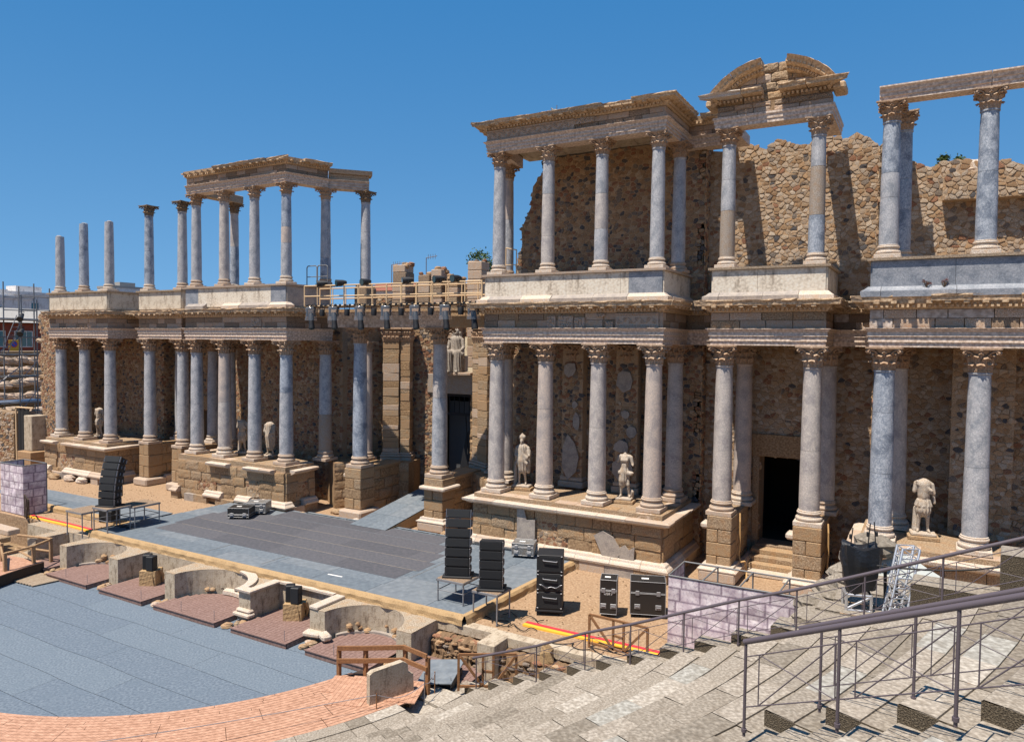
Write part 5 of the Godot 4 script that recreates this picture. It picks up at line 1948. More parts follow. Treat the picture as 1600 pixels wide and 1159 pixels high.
		e.box(Vector3((d[0] + d[1]) * 0.5, -0.835, z1 + 0.006), Vector3(d[1] - d[0] + 0.02, 0.035, 0.05), 0.003)
		e.box(Vector3(d[1] - 0.015, -0.93, z1 - 0.45), Vector3(0.03, 0.14, 0.9), 0.003)
		e.box(Vector3(d[0] + 0.015, -0.93, z1 - 0.45), Vector3(0.03, 0.14, 0.9), 0.003)
		part(p, "fascia", e.mesh(), M.brown_plank)
		for i in 2:
			if k == 6:
				continue
			var st := MB.new()
			var x: float = lerpf(d[0], d[1], [0.08, 0.92][i] if k % 2 else [0.42, 0.95][i])
			st.tube(Vector3(x, -0.84, z1 - 0.12), Vector3(x, -0.50, z1 - 0.12), 0.008, 6)
			part(p, "pin", st.mesh(), M.steel)
	# flat stones between the platforms
	var gaps := [[-8.75, "left of the left round niche"], [-5.4, "between left round and left square niche"], [-2.15, "left of the middle round niche"], [1.68, "under the white pier foot"], [4.9, "left of the right round niche"], [7.95, "right of the right round niche"]]
	for g in gaps:
		var fs := thing("flat_stones", "flat rough footing stones between two brown platforms, %s" % g[1], "stones")
		for k in 4:
			var s := rng.randf_range(0.2, 0.42)
			part(fs, "stone", pick(rock_lib), M[pick(["block2", "block4", "stone3", "stone0", "base_stone"])], Transform3D(Basis(Vector3.UP, rng.randf() * 6.0).scaled(Vector3(s, 0.16, s)), Vector3(g[0] + rng.randf_range(-0.25, 0.25), -0.94, rng.randf_range(9.1, 9.7))))
	# right continuation: lower wall of brick and rubble behind a kerb
	var rw := thing("rubble_wall", "low crumbling brick and rubble core between the right round niche and the right pier", "wall")
	for seg in [[8.6, 10.42, 7.72], [10.98, 14.6, 7.8]]:
		var b := MB.new()
		var nz := FastNoiseLite.new()
		nz.frequency = 1.6
		nz.seed = 5
		var gx := 46
		var prof := [Vector2(-0.2, -0.30), Vector2(0.12, -0.31), Vector2(0.30, -0.36), Vector2(0.36, -0.46), Vector2(0.38, -0.58), Vector2(0.40, -0.70), Vector2(0.40, -0.82), Vector2(0.46, -0.98)]
		var prev: Array = []
		for i in gx + 1:
			var x: float = lerpf(seg[0], seg[1], i / float(gx))
			var col: Array = []
			for j in prof.size():
				var p: Vector2 = prof[j]
				var d := nz.get_noise_3d(x * 2.0, p.y * 3.0, 1.0) * 0.16 + nz.get_noise_3d(x * 7.0, p.y * 8.0, 4.0) * 0.10
				col.append(Vector3(x + d * 0.2, p.y + (d * 0.5 if j < 3 else d * 0.15), seg[2] + p.x + (d if j > 1 else 0.0)))
			if i > 0:
				for j in prof.size() - 1:
					b.quad(prev[j], col[j], col[j + 1], prev[j + 1], Vector3(0, 0.6, 1))
			prev = col
		part(rw, "core", b.mesh(), M.rubble_fill)
		for q in 34:
			var s := rng.randf_range(0.08, 0.17)
			var bs := Basis(Vector3.UP, rng.randf_range(-0.3, 0.3)).scaled(Vector3(s * 1.6, s * 0.5, s))
			part(rw, "stone", pick(rock_lib), M[pick(["stone3", "stone0", "rubble_fill", "stone6", "stone2", "rubble_fill"])], Transform3D(bs, Vector3(rng.randf_range(seg[0], seg[1]), rng.randf_range(-0.95, -0.40), seg[2] + 0.37)))
		for q in 16:
			part(rw, "brick", pick(rock_lib), M[pick(["stone5", "stone5", "stone0", "stone2"])], Transform3D(Basis(Vector3.UP, rng.randf_range(-0.3, 0.3)).scaled(Vector3(0.3, 0.09, 0.18)), Vector3(rng.randf_range(seg[0], seg[1]), -0.35, seg[2] + rng.randf_range(0.0, 0.3))))
	var kb := thing("kerb", "concrete kerb along the edge of the sand right of the niches", "kerb")
	var k1 := MB.new()
	k1.box(Vector3(9.48, -0.13, 7.52), Vector3(1.9, 0.28, 0.36), 0.01)
	k1.box(Vector3(12.9, -0.13, 7.60), Vector3(3.9, 0.28, 0.36), 0.01)
	part(kb, "kerb", k1.mesh(), M.concrete)
	var pr := thing("pier", "plain concrete pier at the right end of the niches, behind the handrail's foot", "pier", Vector3(10.7, 0, 7.95))
	var pb := MB.new()
	pb.box(Vector3(0, -0.5, 0), Vector3(0.56, 1.02, 1.1), 0.015)
	part(pr, "pier", pb.mesh(), M.concrete)
	# steps at the far left, down from the sand
	var sp := thing("steps", "worn stone steps at the far left end of the stage wall", "steps", Vector3(-14.6, 0, 8.4))
	for k in 4:
		var b := MB.new()
		b.box(Vector3(0.2 + 0.1 * k, -0.12 - 0.24 * k, 0.3 + 0.42 * k), Vector3(2.6, 0.24, 0.5), 0.03)
		part(sp, "step", b.mesh(), M[["base_stone", "block4", "concrete_top", "block4"][k]])
	for k in 2:
		var b := MB.new()
		b.box(Vector3(-1.1 - 0.2 * k, 0.0 - 0.3 * k, 0.25 + 0.6 * k), Vector3(0.5, 0.5, 0.8), 0.04)
		part(sp, "side_block", b.mesh(), M.concrete)


func stage_deck() -> void:
	rng.seed = 55
	var o := thing("stage_deck", "large low stage of grey panels with darker matting and tan cloth skirt", "stage")
	# rows of panels; rows run along x, ends follow the measured outline
	var rows := 7
	var pw := 2.44
	var z := 7.6
	for j in rows:
		var d := 1.02
		var z0 := z - d
		var xl := lerpf(-9.15, -8.8, j / 6.0)
		var xr := lerpf(9.35, 9.8, j / 6.0)
		var x := xl
		while x < xr - 0.05:
			var w := minf(pw, xr - x)
			if xr - x - w < 0.7:
				w = xr - x
			var zm := (z + z0) * 0.5
			# the back edge steps round the ruins
			var cut := 0.0
			if j == 6:
				if x + w * 0.5 > 4.0 or x + w * 0.5 < -5.0:
					cut = 0.2
			var b := MB.new()
			b.box(Vector3(x + w * 0.5, 0.225, zm), Vector3(w - 0.012, 0.05, d - 0.012), 0.004)
			part(o, "panel", b.mesh(), M["panel%d" % (rng.randi() % 3)])
			x += w
		z = z0
	for q in [[-7.2, -4.6, 0.62, -0.0], [-2.2, 3.6, 0.3, 0.0]]:
		pass
	# narrow panels reaching back between the ruins, and the arm to the far left
	for q in [[-4.1, -1.7, 0.2], [-1.66, 0.8, 0.2], [0.84, 3.3, 0.2], [3.34, 4.6, 0.3]]:
		var b := MB.new()
		b.box(Vector3((q[0] + q[1]) * 0.5, 0.225, 0.33 + q[2] * 0.5), Vector3(q[1] - q[0], 0.05, 0.26 + 0.0), 0.004)
		part(o, "panel", b.mesh(), M["panel%d" % (rng.randi() % 3)])
	for k in 5:
		for j in 2:
			var x0 := -9.2 - 2.44 * (k + 1)
			var b := MB.new()
			b.box(Vector3(x0 + 1.22, 0.225, 5.35 - j * 1.02 + 0.02 * k), Vector3(2.43, 0.05, 1.008), 0.004)
			part(o, "panel", b.mesh(), M["panel%d" % (rng.randi() % 3)])
	# dark matting in strips with pale tape between
	var zt := 5.95
	for j in 5:
		var d := 1.06
		var xl: float = [-7.4, -7.6, -7.7, -7.4, -4.9][j]
		var xr: float = [5.5, 5.7, 5.4, 5.0, 4.3][j]
		var x := xl
		while x < xr - 0.1:
			var w := minf(rng.randf_range(2.6, 3.6), xr - x)
			if xr - x - w < 0.8:
				w = xr - x
			var b := MB.new()
			b.box(Vector3(x + w * 0.5, 0.2545, zt - d * 0.5), Vector3(w - 0.006, 0.006, d - 0.008))
			part(o, "matting", b.mesh(), M["mat_dark%d" % (rng.randi() % 2)])
			x += w
		if j > 0:
			var tp := MB.new()
			tp.box(Vector3((xl + xr) * 0.5 + 0.2, 0.2600, zt), Vector3(xr - xl - 0.6, 0.003, 0.022))
			part(o, "tape", tp.mesh(), M.panel2 if j == 4 else M.seat1)
		zt -= d
	for q in [[3.55, 6.75, 0.62, 0.07, 0.05], [5.9, 4.3, 0.03, 2.6, 0.0], [-2.6, 6.4, 0.03, 1.4, 0.0], [0.4, 6.5, 0.03, 1.3, 0.0]]:
		var tp := MB.new()
		tp.box(Vector3(q[0], 0.2545, q[1]), Vector3(q[2], 0.004, q[3]), 0.0, Basis(Vector3.UP, q[4]))
		part(o, "tape", tp.mesh(), M.paper if q[3] < 0.1 else M.case_grey)
	# framing under the panels
	var fr := MB.new()
	fr.box(Vector3(0.15, 0.1, 4.3), Vector3(18.2, 0.16, 6.3))
	fr.box(Vector3(-15.0, 0.1, 4.8), Vector3(12.0, 0.16, 1.9))
	part(o, "framing", fr.mesh(), M.dark_inside)
	# cloth skirt with sagging folds
	var sk := MB.new()
	var run := [Vector2(-9.3, 7.62), Vector2(9.42, 7.62), Vector2(9.86, 0.55)]
	skirt(sk, run)
	skirt(sk, [Vector2(-21.4, 5.9), Vector2(-9.3, 5.9), Vector2(-9.3, 7.62)])
	part(o, "skirt", sk.mesh(), M.cloth)
	# ramp up to the central doorway
	var rp := thing("ramp", "grey panelled ramp rising from the stage to the central doorway", "ramp")
	for k in 4:
		for s in 2:
			var t0 := k / 4.0
			var t1 := (k + 1) / 4.0
			var za := lerpf(1.15, -4.9, t0)
			var zb := lerpf(1.15, -4.9, t1)
			var ya := lerpf(0.27, 1.15, t0)
			var yb := lerpf(0.27, 1.15, t1)
			var xa: float = -0.85 + s * 1.0
			var m := MB.new()
			var sh := -0.05
			m.quad(Vector3(xa, ya, za - 0.01), Vector3(xa + 0.99, ya, za - 0.01), Vector3(xa + 0.99, yb, zb + 0.01), Vector3(xa, yb, zb + 0.01), Vector3.UP)
			m.quad(Vector3(xa, ya + sh, za), Vector3(xa + 0.99, ya + sh, za), Vector3(xa + 0.99, yb + sh, zb), Vector3(xa, yb + sh, zb), Vector3.DOWN)
			part(rp, "panel", m.mesh(), M["panel%d" % (rng.randi() % 3)])
	var sd := MB.new()
	for x in [-0.87, 1.17]:
		sd.quad(Vector3(x, -0.05, 1.15), Vector3(x, 0.25, 1.15), Vector3(x, 1.13, -4.9), Vector3(x, -0.05, -4.9), Vector3(signf(x), 0, 0))
	part(rp, "side_cloth", sd.mesh(), M.cloth)


func skirt(sk: MB, run: Array) -> void:
	for i in run.size() - 1:
		var p: Vector2 = run[i]
		var q: Vector2 = run[i + 1]
		var d := (q - p).normalized()
		var nn := Vector2(-d.y, d.x)
		var l := p.distance_to(q)
		var n := int(l / 0.12)
		var prev: Array = []
		for k in n + 1:
			var s := l * k / n
			var sag := absf(sin(s * 0.75)) * 0.05
			var b := 0.02 + 0.025 * sin(s * 9.0) * sin(s * 2.3)
			var row: Array = []
			for a in [[-0.12, 0.262], [0.03, 0.262 - sag * 0.2], [0.05 + b + sag * 0.5, 0.17], [0.06 + b * 1.6, 0.06], [0.09 + b, -0.005]]:
				var w: Vector2 = p + d * s + nn * a[0]
				row.append(Vector3(w.x, a[1], w.y))
			if k > 0:
				for j in 4:
					sk.quad(prev[j], row[j], row[j + 1], prev[j + 1], Vector3(nn.x, 0.5, nn.y))
			prev = row


func orchestra_deck() -> void:
	rng.seed = 66
	var o := thing("curved_deck", "orange plank walkway curving along the foot of the seats", "deck")
	var m := MB.new()
	var cx := -0.5
	var cz := 8.35
	var r := 8.72
	var w := 0.118
	var row := 0
	while r < 10.98:
		var a := 16.0 + float((row * 7) % 5)
		if r > 9.15:
			a = 13.0 + float((row / 5) % 2)
		if row > 14:
			a = 14.0
		while a < 172.0:
			var piece := int(a * 10.0) + (row / 5) * 977
			var b := minf(a + 9.0 + 5.0 * fposmod(sin(piece * 12.9898) * 43758.5, 1.0), 172.0)
			var st := 5
			for k in st:
				var g0 := deg_to_rad(lerpf(a, b - 0.07, k / float(st)))
				var g1 := deg_to_rad(lerpf(a, b - 0.07, (k + 1) / float(st)))
				var r0 := r + 0.006
				var r1 := r + w - 0.006
				var P := Vector3(cx + cos(g0) * r0, -0.55, cz + sin(g0) * r0)
				var Q := Vector3(cx + cos(g1) * r0, -0.55, cz + sin(g1) * r0)
				var R := Vector3(cx + cos(g1) * r1, -0.55, cz + sin(g1) * r1)
				var S := Vector3(cx + cos(g0) * r1, -0.55, cz + sin(g0) * r1)
				var dn := Vector3(0, -0.03, 0)
				m.quad(P, Q, R, S, Vector3.UP)
				m.quad(P, Q, Q + dn, P + dn, -Vector3(cos(g0), 0, sin(g0)))
				m.quad(S, R, R + dn, S + dn, Vector3(cos(g0), 0, sin(g0)))
				if k == 0:
					m.quad(P, S, S + dn, P + dn, Vector3(sin(g0), 0, -cos(g0)))
			a = b
		r += w
		row += 1
	stuff(o, "planks", m.mesh(), M.orange_plank)
	var f := MB.new()
	for k in 60:
		var g0 := deg_to_rad(lerpf(14.0, 172.0, k / 60.0))
		var g1 := deg_to_rad(lerpf(14.0, 172.0, (k + 1) / 60.0))
		f.quad(Vector3(cx + cos(g0) * 8.73, -0.585, cz + sin(g0) * 8.73), Vector3(cx + cos(g1) * 8.73, -0.585, cz + sin(g1) * 8.73), Vector3(cx + cos(g1) * 8.73, -1.0, cz + sin(g1) * 8.73), Vector3(cx + cos(g0) * 8.73, -1.0, cz + sin(g0) * 8.73), -Vector3(cos(g0), 0, sin(g0)))
		f.quad(Vector3(cx + cos(g0) * 8.73, -0.585, cz + sin(g0) * 8.73), Vector3(cx + cos(g1) * 8.73, -0.585, cz + sin(g1) * 8.73), Vector3(cx + cos(g1) * 10.98, -0.585, cz + sin(g1) * 11.4), Vector3(cx + cos(g0) * 10.98, -0.585, cz + sin(g0) * 11.4), Vector3.DOWN)
	part(o, "edge_board", f.mesh(), M.timber_dark)
	# landing between the deck and the stage side
	var b := thing("landing", "orange plank landing at the right end of the curved walkway with brown handrail", "deck")
	var pl := MB.new()
	for k in 24:
		var t := k * 0.108
		var p0 := Vector3(7.72 + t * 0.90, -0.545, 11.12 - t * 0.33)
		var dirv := Vector3(0.36, 0, 0.93)
		var ln := 1.55 if k < 12 else 1.15
		var off := 0.0 if k < 5 else 0.08
		if k < 3:
			ln = 0.9
		pl.box(p0 + dirv * (ln * 0.5 - off), Vector3(0.1, 0.03, ln), 0.003, Basis(Vector3.UP, atan2(dirv.x, dirv.z)))
	stuff(b, "planks", pl.mesh(), M.orange_plank)
	var lg := MB.new()
	for q in [[9.95, 10.5], [9.55, 10.9], [9.8, 10.9], [10.0, 11.0]]:
		lg.box(Vector3(q[0], -0.80, q[1]), Vector3(0.12, 0.44, 0.12), 0.005)
	part(b, "leg", lg.mesh(), M.timber_pale)
	# handrail of planks
	var hr := thing("wooden_railing", "brown timber railing of two boards on the orange landing", "railing")
	var posts := [Vector3(7.72, -0.6, 11.05), Vector3(8.35, -0.6, 10.72), Vector3(9.3, -0.6, 10.25), Vector3(10.08, -0.95, 10.32)]
	var tops := [0.14, 0.16, 0.22, 0.18]
	for k in 4:
		var pm := MB.new()
		var h: float = tops[k] - posts[k].y
		pm.box(posts[k] + Vector3(0, h * 0.5, 0), Vector3(0.10, h, 0.10), 0.006)
		part(hr, "post", pm.mesh(), M.timber)
	for k in 3:
		for lv in [0.08, -0.26]:
			var a: Vector3 = posts[k]
			var c: Vector3 = posts[k + 1]
			a.y = tops[k] + lv - 0.02
			c.y = tops[k + 1] + lv - 0.02
			var d := (c - a)
			var bs := Basis(d.normalized(), Vector3.UP, d.normalized().cross(Vector3.UP)).orthonormalized()
			var rm := MB.new()
			rm.box((a + c) * 0.5 + bs.z * 0.07, Vector3(d.length() + 0.06, 0.125, 0.045), 0.006, bs)
			part(hr, "board", rm.mesh(), M.timber)
	# standing stone slab
	var sl := thing("stone_slab", "upright grey stone slab with broken corner at the end of the orange walkway", "slab", Vector3(9.66, -0.95, 11.3), "", deg_to_rad(68.0))
	var sm := MB.new()
	sm.prism([Vector2(-0.62, 0.0), Vector2(0.42, 0.0), Vector2(0.50, 0.32), Vector2(0.62, 0.42), Vector2(0.60, 0.86), Vector2(0.46, 0.92), Vector2(0.44, 1.15), Vector2(0.30, 1.24), Vector2(-0.52, 1.20), Vector2(-0.62, 1.14)], -0.08, 0.08)
	part(sl, "slab", sm.mesh(), M.concrete)


# ---------------------------------------------------------------- seats
const R0 := 11.69
const TREAD := 0.775
const RISE := 0.345


func seats() -> void:
	rng.seed = 77
	var o := thing("seating", "rising rows of worn pebbly stone seats of the auditorium", "seating")
	var body := MB.new()
	var rest: Dictionary = {}
	for i in range(-1, 24):
		var r0 := R0 + TREAD * i
		var y := -0.27 + RISE * i
		if i == -1:
			r0 = 10.52
			y = -0.50
		# angular spans: seats and the two stairs
		var spans: Array = []
		var lo := 8.9
		if i >= 18:
			spans.append([4.7, 8.9])
		spans.append([17.0 if i == -1 else lo, 21.9])
		spans.append([24.6, 62.0])
		if i < 12:
			spans.append([21.9, 24.6])
		for s in spans:
			var stair_end: bool = s[0] == 24.6
			var a: float = s[0]
			while a < s[1] - 0.01:
				var w := rad_to_deg(rng.randf_range(0.75, 1.5) / r0)
				if s[1] - a - w < rad_to_deg(0.5 / r0):
					w = s[1] - a
				var mat := "seat%d" % (rng.randi() % 4)
				var rr := rng.randf()
				if rr < 0.10:
					mat = "seat_clean"
				elif rr < 0.16 or (i > 13 and s[0] > 24.0 and rr < 0.6):
					mat = "seat_grey"
				var near := i >= 4 and a > 6.0 and a < 34.0
				# worn front half and rougher foot-way behind it, a little lower
				var mid := r0 + TREAD * 0.5
				var dy := rng.randf_range(-0.006, 0.006)
				var pieces := [[seat_slab(r0, mid, a, a + w, y, dy), mat], [seat_slab(mid - 0.015, R0 + TREAD * (i + 1) + 0.02, a, a + w, y - 0.022, dy), pick(["seat1", "seat3", "seat3", "seat0"])]]
				for q in pieces:
					if near and i < 18:
						part(o, "slab", q[0].mesh(), M[q[1]])
					else:
						if not rest.has(q[1]):
							rest[q[1]] = MB.new()
						rest[q[1]].add(q[0], Transform3D())
				a += w
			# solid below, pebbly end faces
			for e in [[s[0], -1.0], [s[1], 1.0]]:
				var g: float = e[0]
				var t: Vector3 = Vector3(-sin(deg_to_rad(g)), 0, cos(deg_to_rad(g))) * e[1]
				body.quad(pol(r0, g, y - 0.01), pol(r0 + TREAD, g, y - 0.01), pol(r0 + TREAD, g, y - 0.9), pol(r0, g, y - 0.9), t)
	for k in rest:
		stuff(o, "slabs", rest[k].mesh(), M[k])
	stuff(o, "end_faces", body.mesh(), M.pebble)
	# stairs: two steps to a row
	for st in [[6.6, 8.9, -1, 18], [21.9, 24.6, 12, 20]]:
		var sc := thing("stairs", "radial stairs beside the %s" % ["long thin handrail along the edge of the seats", "two thick handrails in the foreground"][0 if st[0] < 10 else 1], "stairs")
		for i in range(st[2], st[3]):
			for h in 2:
				var r0 := R0 + TREAD * (i + 0.5 * h)
				var y := -0.27 + RISE * (i + 0.5 * h) - 0.2
				var m := seat_slab(r0, r0 + TREAD * 0.5 + 0.02, st[0], st[1], y, 0.0)
				part(sc, "step", m.mesh(), M[pick(["seat0", "seat1", "seat2"])])
	# low blocks along the outer edge beside the thin handrail
	var cb := thing("edge_blocks", "row of pebbly kerb blocks stepping up along the outer edge of the seats", "kerb")
	for i in range(-1, 10):
		var r0 := R0 + TREAD * i
		var y := -0.27 + RISE * i
		var m := seat_slab(r0, r0 + TREAD + 0.05, 5.3 if i < 9 else 4.7, 6.6, y, 0.0)
		part(cb, "block", m.mesh(), M.seat1)
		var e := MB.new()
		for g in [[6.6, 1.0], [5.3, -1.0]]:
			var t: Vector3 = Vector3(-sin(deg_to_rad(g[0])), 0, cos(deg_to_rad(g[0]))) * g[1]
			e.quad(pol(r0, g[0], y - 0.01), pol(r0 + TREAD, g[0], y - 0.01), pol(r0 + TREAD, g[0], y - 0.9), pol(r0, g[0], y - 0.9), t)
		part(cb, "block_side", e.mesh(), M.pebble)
	# retaining wall under the edge
	var wl := MB.new()
	for i in range(-1, 9):
		var r0 := R0 + TREAD * i
		var y := -0.3 + RISE * i
		var gg := 5.28
		wl.quad(pol(r0, gg, y), pol(r0 + TREAD, gg, y), pol(r0 + TREAD, gg, -1.2), pol(r0, gg, -1.2), Vector3(0, 0, -1))
	for k in 5:
		var a0 := 5.28 - k * 1.9
		wl.quad(pol(19.0 + 0.25 * k, a0, 2.9), pol(19.0 + 0.25 * k, a0 - 1.9, 2.9), pol(19.0 + 0.25 * k, a0 - 1.9, -1.2), pol(19.0 + 0.25 * k, a0, -1.2), Vector3(-1, 0, 0))
	wl.quad(pol(20.0, -4.2, 3.1), pol(21.3, -4.2, 3.1), pol(21.3, -4.2, -1.2), pol(20.0, -4.2, -1.2), Vector3(0, 0, -1))
	part(o, "retaining_wall", wl.mesh(), M.rubble_fill)
	# paving between the orange deck and the first row
	var pv := thing("paving", "pale stone paving at the foot of the seats beside the upright slab", "paving")
	for k in 5:
		var m := MB.new()
		var a0 := 3.0 + k * 4.4
		var top := -0.83 + 0.05 * (k % 2)
		var sl := seat_slab(9.95 + 0.1 * (k % 2), 10.95, a0, a0 + 4.3, top, 0.0)
		m.add(sl, Transform3D())
		part(pv, "slab", m.mesh(), M[pick(["seat_clean", "white_stone", "seat2"])])
	# rubble edge of broken masonry by the black-wrapped device
	var rb := thing("broken_edge", "broken slanting masonry edge of the upper seats beside the black-wrapped device", "masonry")
	for k in 26:
		var t := k / 25.0
		var p := Vector3(18.75 + 1.3 * t, 2.55 + 1.25 * t, 9.4 - 3.4 * t)
		var s := rng.randf_range(0.35, 0.75)
		part(rb, "stone", pick(rock_lib), M[pick(["seat1", "seat3", "seat0"])], Transform3D(Basis(Vector3.UP, rng.randf() * 6.0).scaled(Vector3(s, s * 0.55, s)), p + Vector3(rng.randf_range(-0.15, 0.25), -0.15, rng.randf_range(-0.2, 0.2))))


# top and front of one seat stone between two radii and two angles
func seat_slab(r0: float, r1: float, a0: float, a1: float, y: float, dy: float) -> MB:
	var m := MB.new()
	var n := 1 if a1 - a0 < 4.0 else 4
	var gap := rad_to_deg(0.0045 / r0)
	a0 += gap
	a1 -= gap
	for k in n:
		var g0 := lerpf(a0, a1, k / float(n))
		var g1 := lerpf(a0, a1, (k + 1) / float(n))
		var c := 0.02
		var yy := y + dy
		m.quad(pol(r0 + c, g0, yy), pol(r0 + c, g1, yy), pol(r1, g1, yy), pol(r1, g0, yy), Vector3.UP)
		var inn := -Vector3(cos(deg_to_rad(g0)), 0, sin(deg_to_rad(g0)))
		m.quad(pol(r0, g0, yy - c), pol(r0, g1, yy - c), pol(r0 + c, g1, yy), pol(r0 + c, g0, yy), inn + Vector3.UP)
		m.quad(pol(r1, g0, yy), pol(r1, g1, yy), pol(r1, g1, yy - 0.06), pol(r1, g0, yy - 0.06), -inn)
		m.quad(pol(r0, g0, yy - c), pol(r0, g1, yy - c), pol(r0, g1, yy - 0.42), pol(r0, g0, yy - 0.42), inn)
	for e in [[a0, -1.0], [a1, 1.0]]:
		var t: Vector3 = Vector3(-sin(deg_to_rad(e[0])), 0, cos(deg_to_rad(e[0]))) * e[1]
		m.quad(pol(r0, e[0], y + dy - 0.02), pol(r1, e[0], y + dy), pol(r1, e[0], y - 0.2), pol(r0, e[0], y - 0.2), t)
	return m


# steel handrail along a line: posts, two thin bars and a lattice
func handrail(label: String, pts: Array, h: float, r_top: float, r_post: float, low: float, over0: float, over1: float) -> void:
	var o := thing("handrail", label, "handrail")
	var d0: Vector3 = (pts[1] - pts[0]).normalized()
	var dl: Vector3 = (pts[pts.size() - 1] - pts[pts.size() - 2]).normalized()
	var up := Vector3(0, h, 0)
	var t := MB.new()
	var tp: Array = []
	for p in pts:
		tp.append(p + up)
	tp[0] -= d0 * over0
	tp[tp.size() - 1] += dl * over1
	t.path(tp, r_top, 12)
	part(o, "top_rail", t.mesh(), M.rail)
	var hi := h * 0.83
	for i in pts.size():
		var p := MB.new()
		p.tube(pts[i] - Vector3(0, 0.06, 0), pts[i] + up, r_post, 8)
		p.tube(pts[i] - Vector3(0, 0.01, 0), pts[i] + Vector3(0, 0.03, 0), r_post * 1.7, 8)
		part(o, "post", p.mesh(), M.rail)
	for i in pts.size() - 1:
		var b := MB.new()
		var a: Vector3 = pts[i]
		var c: Vector3 = pts[i + 1]
		var u1 := Vector3(0, hi, 0)
		var u0 := Vector3(0, low, 0)
		var rr := r_post * 0.42
		b.tube(a + u1, c + u1, rr, 6)
		b.tube(a + u0, c + u0, rr, 6)
		var f0 := a.lerp(c, 0.16)
		var f1 := a.lerp(c, 0.97)
		b.tube(f0 + u0, f0 + u1, rr, 6)
		b.tube(f1 + u0, f1 + u1, rr, 6)
		b.tube(f0 + u0, f1 + u1, rr, 6)
		b.tube(f0 + u1, f1 + u0, rr * 0.8, 6)
		part(o, "lattice", b.mesh(), M.rail)


func handrails() -> void:
	var a: Array = []
	for p in [[11.18, -0.69], [13.05, 0.10], [14.4, 0.76], [15.55, 1.24], [16.78, 1.80], [17.93, 2.32], [19.03, 2.77], [20.2, 3.30], [21.4, 3.85], [22.6, 4.40]]:
		a.append(Vector3(p[0], p[1], 0.135 * p[0] + 8.217))
	handrail("long thin steel handrail up the outer edge of the seats", a, 0.9, 0.032, 0.018, 0.22, 0.12, 0.2)
	var b: Array = []
	for i in 7:
		var r := 21.11 + 1.115 * i
		b.append(pol(r, 23.5, 3.84 + 0.535 * i))
	handrail("thick steel handrail nearest to the viewer, over the lit stair", b, 1.045, 0.033, 0.018, 0.28, 0.02, 0.3)
	var c: Array = []
	for i in 6:
		var r := 21.57 + 1.03 * i
		c.append(pol(r, 21.3, 4.06 + 0.491 * i))
	handrail("thick steel handrail just behind the nearest one, standing on the seat blocks", c, 0.98, 0.03, 0.016, 0.24, 0.3, 0.3)


# ---------------------------------------------------------------- statues and equipment
func seg_d(p: Vector3, a: Vector3, b: Vector3, ra: float, rb: float) -> float:
	var ab := b - a
	var t := clampf((p - a).dot(ab) / maxf(ab.length_squared(), 0.000001), 0.0, 1.0)
	return p.distance_to(a + ab * t) - lerpf(ra, rb, t)


